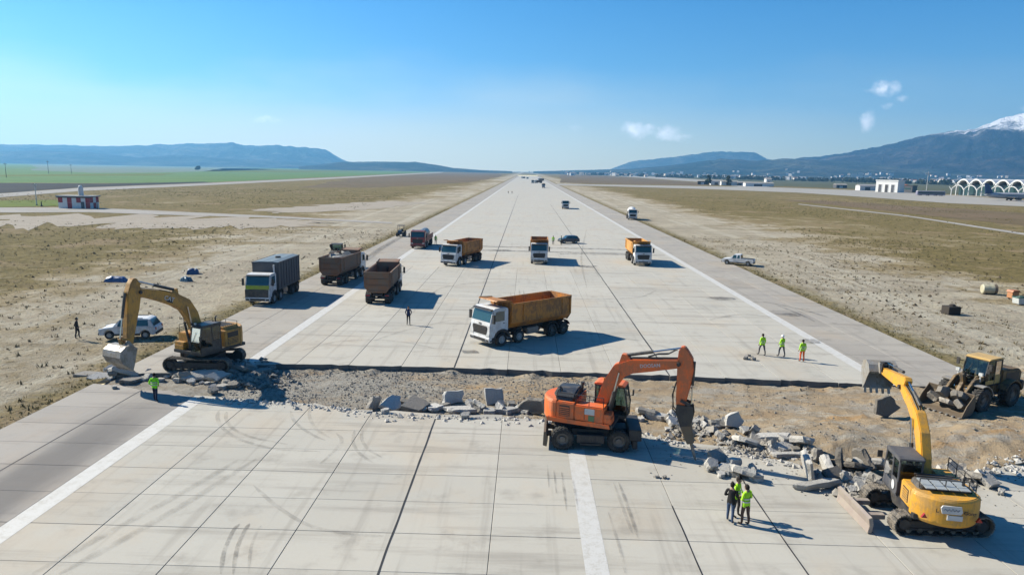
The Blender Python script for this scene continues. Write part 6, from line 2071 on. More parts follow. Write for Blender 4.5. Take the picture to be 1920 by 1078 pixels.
def person(label, loc, face, jacket, trousers, hair=(.02, .016, .013), shoes=(.03, .025, .02), stride=.10, arms='down', h=1.75, band=True, hood=False, helmet=None, lean=0.0, group='people on the site'):
    """a standing figure: skeleton grown to one skinned body; colours follow the limbs"""
    t = thing('person', label, 'person', loc, face, group)
    k = h / 1.75
    J = {}
    verts, edges, rad, mats = [], [], [], []
    def V(name, p, r, parent=None):
        J[name] = len(verts)
        verts.append(Vector(p) * k); rad.append((r[0] * k, r[1] * k) if isinstance(r, tuple) else (r * k, r * k))
        if parent: edges.append((J[parent], J[name]))
    V('pelvis', (0, 0, .96), (.15, .115))
    V('waist', (.005 + lean * .1, 0, 1.12), (.150, .110), 'pelvis')
    V('chest', (.01 + lean * .2, 0, 1.32), (.165, .120), 'waist')
    V('collar', (.0 + lean * .3, 0, 1.45), (.10, .085), 'chest')
    V('neck', (.01 + lean * .34, 0, 1.53), .055, 'collar')
    V('skull', (.03 + lean * .4, 0, 1.62), .060, 'neck')
    for s, n in ((1, 'l'), (-1, 'r')):
        st = stride * s
        V('hip' + n, (st * .25, s * .095, .90), (.098, .098), 'pelvis')
        V('knee' + n, (st * .8 + .02, s * .11, .50), .066, 'hip' + n)
        V('shin' + n, (st * .95 - .02, s * .115, .34), .060, 'knee' + n)
        V('ankle' + n, (st * 1.1 - .01, s * .12, .09), .045, 'shin' + n)
        V('toe' + n, (st * 1.1 + .17, s * .14, .045), (.040, .035), 'ankle' + n)
        V('shoulder' + n, (.0 + lean * .25, s * .185, 1.42), .068, 'collar')
        if arms == 'down':
            el, wr = (-.03, s * .255, 1.15), (.06, s * .265, .92)
        elif arms == 'pocket':
            el, wr = (-.11, s * .28, 1.16), (.06, s * .20, 1.0)
        elif arms == 'front':
            el, wr = (-.02, s * .27, 1.16), (.20, s * .12, 1.16)
        else:
            el, wr = (.02, s * .26, 1.17), (.17, s * .20, 1.02)
        V('elbow' + n, el, .050, 'shoulder' + n)
        V('wrist' + n, wr, .036, 'elbow' + n)
    me = bpy.data.meshes.new('body')
    me.from_pydata(verts, edges, [])
    o = bpy.data.objects.new('body_source', me)
    COL.objects.link(o)
    sm_ = o.modifiers.new('s', 'SKIN')
    if not me.skin_vertices: me.skin_vertices.new()
    for i, r in enumerate(rad): me.skin_vertices[0].data[i].radius = r
    me.skin_vertices[0].data[0].use_root = True
    sb = o.modifiers.new('d', 'SUBSURF'); sb.levels = 1; sb.render_levels = 1
    dg = bpy.context.evaluated_depsgraph_get()
    bme = bpy.data.meshes.new_from_object(o.evaluated_get(dg))
    bpy.data.objects.remove(o)
    # head, hands with five fingers, merged into the same body
    mb = MB(); mb.smooth = True
    hc = Vector((.035 + lean * .4, 0, 1.645)) * k
    mb.mi = 0
    mb.ball(hc, .105 * k, 12, 9, (.98, .78, 1.16))
    mb.ball(hc + Vector((.03, 0, -.06)) * k, .065 * k, 8, 6, (1.0, .8, .8))
    mb.add([hc + Vector(q) * k for q in ((.095, -.016, -.02), (.095, .016, -.02), (.128, 0, -.025), (.098, 0, .03))], [(0, 1, 2), (0, 2, 3), (1, 3, 2)])
    for s in (-1, 1):
        mb.ball(hc + Vector((.0, s * .082, .0)) * k, .028 * k, 6, 4, (.8, .4, 1.1))
    for s, n in ((1, 'l'), (-1, 'r')):
        w, e = verts[J['wrist' + n]], verts[J['elbow' + n]]
        d = (w - e).normalized()
        sd = d.cross(Vector((0, 0, 1)) if abs(d.z) < .9 else Vector((1, 0, 0))).normalized()
        up = sd.cross(d)
        c = w + d * .055 * k
        mb.tube([w, w + d * .03 * k, c + d * .03 * k], [.028 * k, .036 * k, .034 * k], 6)
        for q, L in ((-.027, .065), (-.009, .078), (.009, .074), (.027, .058)):
            b0 = c + d * .02 * k + sd * q * k
            mb.tube([b0, b0 + d * L * .5 * k, b0 + d * L * .85 * k + up * .018 * s * k, b0 + d * L * k + up * .034 * s * k], [.0105 * k, .010 * k, .009 * k, .007 * k], 5)
        b0 = c - d * .015 * k + up * .02 * k
        mb.tube([b0, b0 + (d * .03 + up * .03) * k, b0 + (d * .06 + up * .035) * k], [.013 * k, .012 * k, .008 * k], 5)
    mb.mi = 4
    for s in (-1, 1): mb.ball(hc + Vector((.092, s * .033, .012)) * k, .012 * k, 6, 4)
    b0 = hc + Vector((.098, 0, -.062)) * k
    mb.add([b0 + Vector((0, -.022, 0)), b0 + Vector((0, .022, 0)), b0 + Vector((.006, .0, -.008))], [(0, 1, 2)])
    hm = mb.mesh('head', [SK] * 5)
    bm = bmesh.new()
    bm.from_mesh(bme)
    segs = []
    for (a, b) in edges:
        nm = [x for x, i in J.items() if i == b][0]
        m = 2 if nm[:3] in ('hip', 'kne', 'shi') or nm[:5] == 'ankle' else 3 if nm[:3] == 'toe' else 0 if nm in ('neck', 'skull') else 1
        segs.append((verts[a], verts[b], m, nm))
    for f in bm.faces:
        c = f.calc_center_median()
        best, bmat = 9, 1
        for a, b, m, nm in segs:
            ab = b - a
            u = max(0, min(1, (c - a).dot(ab) / ab.length_squared))
            dd = (c - a - ab * u).length
            if dd < best: best, bmat = dd, m
        if bmat == 2 and c.z > .86 * k: bmat = 1
        if bmat == 1 and c.z < .86 * k and abs(c.y) < .17 * k: bmat = 2
        if c.z < .085 * k: bmat = 3
        f.material_index = bmat
        f.smooth = True
    bm.from_mesh(hm)
    bme.materials.clear()
    for m in (SK, cloth(jacket), cloth(trousers), cloth(shoes), EYE): bme.materials.append(m)
    bm.to_mesh(bme); bm.free()
    bpy.data.meshes.remove(hm)
    bme.name = 'body'
    link('body', bme, t)
    # hair, hood or helmet
    mb = MB(); mb.smooth = True
    if helmet:
        mb.lathe([(.001, .155), (.07, .14), (.115, .08), (.128, .02), (.135, .0), (.16, -.005), (.128, -.012)], 14, (hc.x - .005, 0, hc.z + .015), 'z', 1.0, .86)
        mb.build('helmet', cloth(helmet, .4), t)
    else:
        mb.ball(hc + Vector((-.016, 0, .02)) * k, .113 * k, 12, 8, (.98, .82, 1.10))
        ob = mb.build('hair', cloth(hair), t)
        bm = bmesh.new(); bm.from_mesh(ob.data)
        kill = [f for f in bm.faces if f.calc_center_median().x > hc.x + .045 * k and f.calc_center_median().z < hc.z + .075 * k or f.calc_center_median().z < hc.z - .07 * k]
        bmesh.ops.delete(bm, geom=kill, context='FACES')
        bm.to_mesh(ob.data); bm.free()
    if hood:
        mb = MB(); mb.smooth = True
        mb.lathe([(.06, .08), (.10, .06), (.125, 0), (.13, -.05), (.09, -.08)], 12, (-.03, 0, 1.50 * k), 'z', .95, 1.0)
        mb.build('hood', cloth(jacket), t)
    if band:
        for z, rx, ry in ((1.06, .138, .178), (1.20, .145, .188)):
            mb = MB()
            mb.lathe([(1, -.028), (1.02, -.028), (1.02, .028), (1, .028)], 18, (.008 + lean * .15, 0, z * k), 'z', rx * k, ry * k)
            mb.build('reflective_band', REFL, t)
    return t


DK, NAVY, JEAN, GREY, BRN = (.028, .027, .028), (.02, .03, .085), (.055, .085, .15), (.11, .105, .11), (.10, .065, .05)
person('person in dark clothes standing on the grass beside the white car', on(146, 635), R(20), (.035, .032, .032), (.03, .03, .034), band=False, arms='pocket')
person('person in bright green jacket standing alone on the near slab by the white line', on(292, 752), R(95), (.30, .85, .03), (.03, .035, .06), arms='pocket', stride=.13)
person('person in navy jacket standing alone beside the brown tipper shadow', on(766, 609), R(-80), NAVY, (.02, .02, .022), band=False, arms='pocket')
person('person in lime jacket and dark trousers, first of the three spaced workers', on(1428, 666), R(110), HIVIS, GREY, stride=.22)
person('person in lime jacket with white helmet, middle of the three spaced workers', on(1465, 669), R(120), HIVIS, GREY, stride=.18, helmet=(.75, .75, .74), arms='bent')
person('person in lime vest and orange trousers near the right edge line', on(1503, 678), R(100), HIVIS, (.85, .13, .02), stride=.05)
person('person in black jacket and blue jeans talking with two workers', on(1368, 979), R(60), (.022, .021, .022), JEAN, band=False, arms='front', stride=.09)
person('person in lime jacket half hidden behind the man in black', on(1379, 968), R(-40), HIVIS, (.06, .055, .055), arms='bent', stride=.06)
person('person in lime jacket and brown trousers seen from behind in the talking group', on(1396, 984), R(120), HIVIS, BRN, arms='front', stride=.07)
person('person in lime vest up the runway left of the navy car', on(1037, 459), R(-90), HIVIS, GREY, stride=.08)
person('person in dark green jacket touching the side of the navy car', on(1052, 459), R(0), (.06, .11, .03), (.03, .03, .03), stride=.05, band=False)
person('person in lime vest beside the dark red lorry', on(817, 458), R(-70), HIVIS, DK, stride=.08)
for px in (953, 960): person('distant person standing in the left runway lane', on(px, 363.5), R(-90), (.25, .2, .12), DK, band=False, group='two distant people on the runway')

# ================================================================== SMALL THINGS ON THE GRASS
def bundle(label, px, py, L, w, h, rz, col):
    """lumpy sheet-wrapped bundle"""
    n, m = 14, 8
    vs = []
    for i in range(n + 1):
        for j in range(m + 1):
            u, v = i / n * 2 - 1, j / m * 2 - 1
            e = (1 - abs(u) ** 5) * (1 - abs(v) ** 4)
            z = h * max(0, e) ** .6 * (1 + .22 * noise.noise(Vector((u * 2.2 + px, v * 2, 1))))
            vs.append((u * L / 2 + .06 * noise.noise(Vector((v * 3, px, 2))), v * w / 2 + .06 * noise.noise(Vector((u * 4, px, 5))), z - .02))
    fs = [(i * (m + 1) + j, (i + 1) * (m + 1) + j, (i + 1) * (m + 1) + j + 1, i * (m + 1) + j + 1) for i in range(n) for j in range(m)]
    me = bpy.data.meshes.new('tarpaulin_bundle')
    me.from_pydata(vs, [], fs)
    me.materials.append(plain('blue_tarpaulin', col, .5))
    x, y, _ = on(px, py)
    o = link('tarpaulin_bundle', me, None, (x, y, -.05), rz)
    return tag(o, label, 'tarpaulin', 'blue tarpaulin bundles on the grass')


bundle('long flat blue tarpaulin bundle lying farthest from the runway', 218, 527, 2.6, 1.0, .65, 0, (.04, .12, .32))
bundle('dark blue tarpaulin bundle, farther one of the pair on the grass', 362, 513, 1.5, 1.1, .75, .3, (.04, .10, .24))
bundle('blue green tarpaulin bundle, nearer one of the pair on the grass', 349, 527, 1.3, 1.0, .60, -.3, (.05, .16, .24))

x, y, _ = on(1854, 551)
t = thing('water_tank', 'cream drum tank lying on the rough ground at the right', 'tank', (x, y, -.05), R(-12))
part(t, 'drum', lambda m: m.lathe([(.001, -.85), (.5, -.85), (.60, -.78), (.62, -.3), (.60, 0), (.62, .3), (.60, .72), (.5, .78), (.001, .78)], 20, (0, 0, .66), 'x'), plain('cream_paint', (.62, .57, .40), .5))
part(t, 'end_band', lambda m: m.lathe([(.63, .42), (.645, .42), (.645, .74), (.63, .74)], 20, (0, 0, .66), 'x'), 'mud_steel')
for x_ in (-.5, .5): part(t, 'skid', lambda m, x_=x_: m.prism([(-.55, 0), (.55, 0), (.5, .2), (-.5, .2)], x_ - .06, x_ + .06, 'x'), 'chassis')
x, y, _ = on(1898, 561)
t = thing('generator', 'small orange pump cabinet beside the green and white container', 'pump', (x, y, -.05), R(10))
part(t, 'cabinet', lambda m: m.box(-.45, .45, -.4, .4, .22, .95), plain('pale_orange_paint', (.60, .27, .12), .5), .03)
part(t, 'lid', lambda m: m.prism([(-.55, .95), (.55, .95), (.42, 1.18), (-.42, 1.18)], -.48, .48), plain('rust_orange_paint', (.50, .16, .04), .5), .02)
for s in (-1, 1): part(t, 'wheel', lambda m, s=s: m.lathe([(.001, s * .5), (.2, s * .5), (.22, s * .44), (.2, s * .38), (.001, s * .38)], 14, (0, 0, .2)), 'rubber')
x, y, _ = on(1913, 570)
t = thing('waste_container', 'green and white open container at the right picture edge', 'container', (x, y, -.05), R(5))
part(t, 'bin', lambda m: m.prism([(-.6, .1), (-.7, .85), (.7, .85), (.6, .1)], -.5, .5), plain('white_plastic', (.66, .68, .66), .5), .03)
part(t, 'rim', lambda m: [m.box(-.74, .74, s * .5 - .04, s * .5 + .04, .82, .9) for s in (-1, 1)] + [m.box(s * .72 - .04, s * .72 + .04, -.46, .46, .82, .9) for s in (-1, 1)], plain('green_plastic', (.05, .16, .11), .5))
part(t, 'sack', lambda m: m.ball((.0, 0, .85), .42, 10, 6, (1.1, .9, .5)), plain('dark_green_sack', (.04, .09, .07), .7))
x, y, _ = on(1782, 589)
t = thing('crate', 'dark brown square crate with a lump on top on the bare soil', 'crate', (x, y, -.06), R(8))
dkw = plain('dark_weathered_wood', (.045, .035, .026), .9)
part(t, 'box', lambda m: m.box(-.68, .68, -.55, .55, .08, .95), dkw, .02)
for k in range(4): part(t, 'plank', lambda m, k=k: m.box(-.70, .70, -.575, -.553, .10 + k * .21, .28 + k * .21), dkw, .006)
for s in (-1, 1): part(t, 'runner', lambda m, s=s: m.box(-.68, .68, s * .45 - .08, s * .45 + .08, 0, .08), dkw)
part(t, 'lid_lump', lambda m: m.ball((.1, 0, .98), .36, 9, 6, (1, .9, .6)), dkw)

# ================================================================== AIRFIELD BUILDINGS AND MASTS
x, y, _ = on(139, 391)
hut = thing('equipment_hut', 'red and white chequered airfield hut with a flat roof', 'hut', (x, y + 2.5, 0), R(3))
RED, WHT = plain('red_wall_paint', (.50, .05, .06), .7), plain('white_wall_paint', (1.0, .99, .97), .7)
part(hut, 'wall', lambda m: m.box(-4.9, 4.9, -2.4, 2.4, 0, 3.6), WHT)
for c in range(7):
    for r in range(2):
        part(hut, 'wall_panel', lambda m, c=c, r=r: m.box(-4.9 + c * 1.4, -3.53 + c * 1.4, -2.46, -2.402, .02 + r * 1.78, 1.77 + r * 1.78), RED if (c % 2 == 0) != (r == 0 and c in (0, 4)) else WHT)
for r in range(2):
    for c in range(3): part(hut, 'wall_panel', lambda m, c=c, r=r: m.box(4.902, 4.96, -2.4 + c * 1.6, -.83 + c * 1.6, .02 + r * 1.78, 1.77 + r * 1.78), RED if (c + r) % 2 else WHT)
part(hut, 'roof', lambda m: m.box(-5.4, 5.4, -2.9, 2.9, 3.6, 3.95), plain('pale_roof', (.42, .41, .40), .8), .04)
part(hut, 'roof_edge', lambda m: m.box(-5.2, 5.2, -2.75, -2.5, 3.3, 3.6), 'chassis')
part(hut, 'door', lambda m: m.box(2.1, 3.1, -2.50, -2.462, .05, 2.1), 'grey_body')
tk = part(hut, 'roof_tank', lambda m: m.lathe([(.001, 3.95), (.75, 3.95), (.75, 6.1), (.55, 6.9), (.3, 7.1), (.001, 7.1)], 18, (.9, 0, 0), 'z'), WHT)
part(tk, 'ladder', lambda m: [m.tube([(.9 + s * .2, -.8, 3.95), (.9 + s * .2, -.8, 6.6)], .03) for s in (-1, 1)], 'steel')


def pole(name, label, px, py, h, r, mat, arms=(), group=None, cat='pole'):
    x, y, _ = on(px, py)
    t = thing(name, label, cat, (x, y, -.1), 0, group)
    part(t, 'shaft', lambda m: m.cyl((0, 0, 0), (0, 0, h), r, r * .6, 10), mat)
    for (z, L) in arms: part(t, 'cross_arm', lambda m, z=z, L=L: m.box(-L, L, -r * .6, r * .6, z, z + r * 1.6), mat)
    part(t, 'foot', lambda m: m.cyl((0, 0, 0), (0, 0, .4), r * 1.8, r * 1.4, 10), 'joint')
    return t


pole('light_mast', 'thin pale mast standing on the grass left of the chequered hut', 69, 385, 7.2, .16, 'sticker', ((6.6, .5),), None, 'mast')
WOOD = 'bark'
pole('power_pole', 'dark power pole at the left picture edge in the crop field', 12, 333, 13, .22, WOOD, ((11.6, 1.5),), 'power poles in the crop field')
pole('power_pole', 'dark power pole in the middle of the three field poles', 91, 325.5, 16, .26, WOOD, ((14.4, 1.7),), 'power poles in the crop field')
pole('power_pole', 'dark power pole farthest right of the three field poles', 134, 326, 12, .22, WOOD, ((10.8, 1.5),), 'power poles in the crop field')
pole('marker_post', 'short dark post right of the chequered hut', 183, 392.5, 2.6, .12, 'black', (), 'posts beside the hut', 'post')
pole('marker_post', 'short dark post left of the chequered hut', 78, 387, 1.6, .2, 'black', (), 'posts beside the hut', 'post')
pole('light_mast', 'tall pale floodlight mast between the white building and the terminal', 1736, 365, 20, .25, 'sticker', ((18.5, 2.2), (17.5, 2.2)), None, 'mast')

# white fire station like block on the apron
a, b = gp(1641, 360), gp(1682, 361.5)
L = (b - a).length
wb = thing('white_building', 'white flat roofed block with three dark doors on the apron', 'building', ((a.x + b.x) / 2, (a.y + b.y) / 2, 0), math.atan2(b.y - a.y, b.x - a.x))
part(wb, 'wall', lambda m: m.box(-L / 2, L / 2, 0, 12, 0, 10.8), WHT)
part(wb, 'roof', lambda m: m.box(-L / 2 - .5, L / 2 + .5, -.5, 12.5, 10.8, 11.8), WHT, .1)
for fx in (-.30, .0, .28):
    d = part(wb, 'door', lambda m, fx=fx: m.box(fx * L - 1.5, fx * L + 1.5, -.12, -.004, .1, 7.4), 'chassis' if fx == 0 else 'grey_body')
    part(d, 'door_frame', lambda m, fx=fx: [m.box(fx * L + s * 1.65 - .15, fx * L + s * 1.65 + .15, -.2, -.004, .1, 7.6) for s in (-1, 1)], WHT)
a2 = gp(1684, 360.5)
an = thing('service_building', 'low dark annex right of the white flat roofed block', 'building', (a2.x + 10, a2.y + 8, 0), math.atan2(b.y - a.y, b.x - a.x))
part(an, 'wall', lambda m: m.box(-8, 8, 0, 9, 0, 6.2), 'grey_body')
part(an, 'roof', lambda m: m.box(-8.4, 8.4, -.4, 9.4, 6.2, 6.8), 'hood_black')
part(an, 'window', lambda m: m.box(-6.5, 6.5, -.08, -.004, 2.6, 4.4), 'dark_glass')
a3 = gp(1704, 360)
og = thing('fuel_tank', 'rust orange tank between the dark annex and the mast', 'tank', (a3.x + 6, a3.y + 20, 0), 0)
part(og, 'shell', lambda m: m.lathe([(.001, 7.6), (2.6, 7.3), (4.0, 6.4), (4.1, .4), (4.1, 0)], 22, (0, 0, 0), 'z'), plain('rust_tank_paint', (.45, .12, .035), .7))
part(og, 'base_ring', lambda m: m.lathe([(4.4, 0), (4.4, .5), (4.11, .5)], 22, (0, 0, 0), 'z'), 'apron')

# terminal: rows of white vaults on branching columns
a, b = gp(1782, 366.5), gp(1960, 374)
dr = (b - a).normalized()
TL = thing('airport_terminal', 'airport terminal under rows of white arched vaults', 'building', (a.x, a.y, 0), math.atan2(dr.y, dr.x))
SP = 11.2
NV = int((b - a).length / SP) + 4
for i in range(NV):
    x0 = i * SP
    def vault(m, x0=x0, y0=6, y1=34, zb=10.4, rise=4.0, th=1.25):
        up = [(x0 + SP * k / 10, zb + rise * math.sin(PI * k / 10) ** .8) for k in range(11)]
        dn = [(x, z - th) for x, z in reversed(up)]
        m.prism(up + dn, y0, y1)
    part(TL, 'vault', vault, WHT)
    part(TL, 'front_arch', lambda m, x0=x0: vault(m, x0, 0.0, 1.2, 5.6, 3.6, .55), WHT)
for i in range(NV + 1):
    x0 = i * SP
    def col(m, x0=x0):
        m.tube([(x0, .6, 0), (x0, .6, 4.6)], .34, 8)
        m.tube([(x0, 6.3, 0), (x0, 6.3, 7.2)], .4, 8)
        for s in (-1, 1): m.tube([(x0, 6.3, 7.0), (x0 + s * SP * .24, 6.3, 12.1)], .22, 6)
        for s in (-1, 1): m.tube([(x0, .6, 4.4), (x0 + s * SP * .22, .6, 7.6)], .2, 6)
    part(TL, 'column', col, WHT)
part(TL, 'glass_front', lambda m: m.box(0, NV * SP, 9.5, 10, .3, 9.6), 'dark_glass')
part(TL, 'wall', lambda m: m.box(.5, NV * SP - .5, 10.1, 33, 0, 9.4), 'grey_body')
part(TL, 'plinth', lambda m: m.box(-2, NV * SP + 2, -1.5, 35, 0, .25), 'apron')


def jet(label, px, py, rz, fin_mat, sc=1.0):
    x, y, _ = on(px, py)
    t = thing('passenger_jet', label, 'aeroplane', (x, y, .05), rz)
    t.scale = (sc, sc, sc)
    part(t, 'fuselage', lambda m: m.lathe([(.001, 16), (.9, 15.3), (1.6, 13.8), (1.95, 11), (1.95, -8), (1.5, -12.5), (.7, -16), (.2, -17.2), (.001, -17.3)], 20, (0, 0, 3.4), 'x'), plain('pale_jet_paint', (.50, .51, .55), .35))
    part(t, 'tail_fin', lambda m: m.prism([(-11.6, 5.0), (-15.4, 11.6), (-17.9, 11.6), (-16.6, 4.2)], -.16, .16), fin_mat)
    for s in (-1, 1):
        part(t, 'wing', lambda m, s=s: m.prism([(3.5, s * 1.5), (-3.8, s * 16), (-5.6, s * 16), (-3.8, s * 1.5)], 2.3, 2.65, 'z'), 'steel')
        part(t, 'tailplane', lambda m, s=s: m.prism([(-13.2, s * .5), (-16.6, s * 5.6), (-17.8, s * 5.6), (-16.4, s * .4)], 4.3, 4.5, 'z'), 'steel')
        part(t, 'engine', lambda m, s=s: m.lathe([(.4, 4.0), (.9, 3.8), (1.0, 2.5), (.85, .6), (.4, -.2)], 14, (0, s * 5.2, 1.45), 'x'), 'grey_body')
        part(t, 'landing_gear', lambda m, s=s: (m.cyl((-1.2, s * 2.6, .5), (-1.2, s * 2.6, 2.4), .14), m.cyl((-1.2, s * 2.6 - .3, .5), (-1.2, s * 2.6 + .3, .5), .5)), 'black')
    part(t, 'nose_gear', lambda m: (m.cyl((12.2, 0, .4), (12.2, 0, 2.2), .12), m.cyl((12.2, -.2, .4), (12.2, .2, .4), .4)), 'black')
    for s in (-1, 1): part(t, 'window_row', lambda m, s=s: m.box(-9, 11.5, s * 1.9 - .06, s * 1.9 + .07, 3.75, 4.05), 'dark_glass')
    part(t, 'cockpit_window', lambda m: m.box(13.3, 14.5, -.95, .95, 4.2, 4.75), 'dark_glass', .1)
    return t


jet('pale passenger jet with a navy tail fin parked before the terminal', 1895, 376.5, R(-8), 'print_blue')
x, y, _ = on(1744, 367.2)
bs = thing('apron_bus', 'long lilac grey apron bus parked before the terminal', 'bus', (x, y, 0), R(-4))
LIL = plain('lilac_grey_paint', (.30, .28, .38), .5)
part(bs, 'body', lambda m: m.box(-11, 11, -1.6, 1.6, .5, 3.6), LIL, .2)
part(bs, 'windows', lambda m: m.box(-10.2, 10.2, -1.64, -1.61, 1.7, 2.9), 'dark_glass')
part(bs, 'roof', lambda m: m.box(-10.8, 10.8, -1.5, 1.5, 3.61, 3.9), WHT, .1)
for x_ in (-8, -2, 4, 8.5):
    for s in (-1, 1): part(bs, 'wheel', lambda m, x_=x_, s=s: m.lathe([(.001, s * 1.66), (.5, s * 1.66), (.55, s * 1.5), (.5, s * 1.35), (.001, s * 1.35)], 14, (x_, 0, .55)), 'rubber')

# small sheds and stores along the taxiway
SHED = None
for i, (px, py, w, d, h, lab) in enumerate(((1318, 346.3, 14, 8, 4.5, 'small brownish shed, leftmost in the row along the taxiway'), (1344, 347.3, 16, 8, 5.5, 'white gabled shed second in the row along the taxiway'),
                                            (1368, 348, 22, 8, 5, 'long white shed in the middle of the taxiway row'), (1396, 348.6, 18, 8, 4, 'grey low shed right of the long white one'),
                                            (1424, 350, 36, 9, 4.2, 'very long low white store along the taxiway'), (1441, 349.8, 7, 7, 9.5, 'white tower like store behind the very long one'),
                                            (1578, 353, 14, 8, 4, 'grey shed with white door at the apron edge'), (1628, 357.4, 20, 8, 5, 'low white shed left of the white flat roofed block'))):
    x, y, _ = on(px, py)
    t = thing('shed', lab, 'shed', (x, y, 0), R(-6 + i * 2), 'sheds along the taxiway')
    wm = (WHT, 'grey_body', 'bark')[(0 if i in (1, 2, 4, 5, 7) else 1 if i in (3, 6) else 2)]
    part(t, 'wall', lambda m: m.box(-w / 2, w / 2, 0, d, 0, h), wm)
    part(t, 'roof', lambda m: m.prism([(-.4, h), (d / 2, h + 1.5), (d + .4, h), (d / 2, h + .2)], -w / 2 - .4, w / 2 + .4, 'x'), plain('shed_roof', (.45, .43, .42), .8) if i % 2 else 'apron')
    part(t, 'door', lambda m: m.box(-w * .2, w * .1, -.1, -.004, 0, h * .7), 'grey_body' if wm is WHT else WHT)


# ================================================================== FAR TOWN, TREES
def land_h(x, y):
    d, az = math.hypot(x, y), math.atan2(x, y)
    z = 0.0
    for (h, D, dep) in (near_ridge, big_ridge):
        s = (d - (D - dep)) / dep
        if 0 < s < 1.0: z = max(z, h(az, s))
    return z


HW = [plain('house_wall_pale', (1.18, 1.10, 1.01), .8), plain('house_wall_cream', (0.99, 0.85, 0.68), .8), plain('house_wall_grey', (0.85, 0.85, 0.87), .8)]
HR = [plain('house_roof_red', (.32, .13, .075), .8), plain('house_roof_pale', (.42, .36, .32), .8), plain('house_roof_grey', (.30, .28, .28), .8)]
HP = []
for i in range(3):
    w, d, h = ((11, 9, 6.5), (14, 10, 9.5), (18, 11, 13))[i]
    m = MB()
    m.box(-w / 2, w / 2, -d / 2, d / 2, -2, h)
    m.mi = 1
    if i < 2: m.prism([(-d / 2 - .5, h), (0, h + 2.6), (d / 2 + .5, h)], -w / 2 - .5, w / 2 + .5, 'x')
    else: m.box(-w / 2 - .3, w / 2 + .3, -d / 2 - .3, d / 2 + .3, h, h + .8)
    m.mi = 2
    for f in range(1 + i):
        for c in range(3 + i): m.box(-w / 2 + 1.2 + c * (w - 1.5) / (3 + i), -w / 2 + 2.6 + c * (w - 1.5) / (3 + i), -d / 2 - .06, -d / 2 + .05, 1.2 + f * 3.6, 2.8 + f * 3.6)
    HP.append([m.mesh('house', [HW[(i + k) % 3], HR[(i + k) % 3], M['dark_glass']]) for k in range(2)])
rng = random.Random(5)
nh = 0
LABS = ('small house far off in the town below the dark mountain', 'two storey house far off in the town below the dark mountain', 'flat roofed block far off in the town below the dark mountain')
while nh < 290:
    px = 1060 + 860 * rng.random() ** .85
    d = rng.uniform(2500, 4700)
    dv = px_dir(px, 325)
    az = math.atan2(dv.x, dv.y)
    x, y = math.sin(az) * d, math.cos(az) * d
    if noise.noise(Vector((px * .012, d * .0016, 4))) < -.12: continue
    z = land_h(x, y)
    if z > 120: continue
    i = rng.choice((0, 0, 0, 1, 1, 2))
    o = link('house', HP[i][rng.randint(0, 1)], None, (x, y, z), rng.uniform(-.6, .6) - az)
    tag(o, LABS[i], 'house', ('small houses of the far town', 'two storey houses of the far town', 'flat roofed blocks of the far town')[i])
    nh += 1
dv = px_dir(1608, 322); az = math.atan2(dv.x, dv.y)
x, y = math.sin(az) * 3900, math.cos(az) * 3900
hs = thing('hospital', 'cluster of tall white blocks above the tree belt at the mountain foot', 'building', (x, y, land_h(x, y) - 4), -az)
for (bx, w, h) in ((-42, 22, 22), (-14, 24, 36), (16, 20, 40), (42, 22, 30), (66, 20, 18)):
    wg = part(hs, 'wing', lambda m, bx=bx, w=w, h=h: m.box(bx - w / 2, bx + w / 2, 0, 16, 0, h), plain('hospital_wall', (.66, .70, .68), .7))
    for f in range(2, int(h / 4)): part(wg, 'window_band', lambda m, bx=bx, w=w, f=f: m.box(bx - w / 2 + 1.5, bx + w / 2 - 1.5, -.1, -.004, f * 4, f * 4 + 1.4), 'grey_body')


def foliage(n_cl, cx, cy, cz, w, h, rng, out):
    """leaf clumps through a crown's volume"""
    V, F = out
    for k in range(n_cl):
        a, r = rng.random() * 6.28, math.sqrt(rng.random())
        zz = rng.random()
        rr = w / 2 * (1 - .75 * zz ** 2) * r
        c = np.array((cx + math.cos(a) * rr, cy + math.sin(a) * rr, cz + h * (.12 + .88 * zz)))
        s = w * (.10 + .14 * rng.random())
        b = len(V)
        for q in ((1, 0, 0), (-1, 0, 0), (0, 1, 0), (0, -1, 0), (0, 0, 1), (0, 0, -1)):
            V.append(c + np.array(q) * s * (.5 + .9 * rng.random()) + (np.array((rng.random(), rng.random(), rng.random())) - .5) * s * .5)
        F += [(b + i, b + j, b + k2) for i, j, k2 in ((0, 2, 4), (2, 1, 4), (1, 3, 4), (3, 0, 4), (2, 0, 5), (1, 2, 5), (3, 1, 5), (0, 3, 5))]


rng = random.Random(9)
out = ([], [])
for seg in ([(1036, 325.6), (1100, 328.0), (1150, 329.6), (1230, 332.2), (1340, 335.5)], [(1340, 335.5), (1480, 339), (1640, 343.2), (1780, 347.0), (1960, 352)], [(1080, 324.8), (1200, 328.2), (1420, 334), (1700, 341)], [(1560, 339), (1650, 342)]):
    for k in range(420):
        t = rng.random() * (len(seg) - 1)
        i = int(t)
        px = seg[i][0] + (seg[i + 1][0] - seg[i][0]) * (t - i)
        py = seg[i][1] + (seg[i + 1][1] - seg[i][1]) * (t - i)
        if noise.noise(Vector((px * .03, py, 2))) < -.22: continue
        g = gp(px, py + rng.uniform(-.25, .35))
        w, h = rng.uniform(7, 15), rng.uniform(6, 13)
        foliage(10, g.x, g.y, -.5, w, h, rng, out)
o = link('woodland', quick_mesh('woodland', np.array(out[0]), out[1], M['tree']))
tag(o, 'dark belt of trees between the airfield and the town', 'woodland', kind='stuff')
out = ([], [])
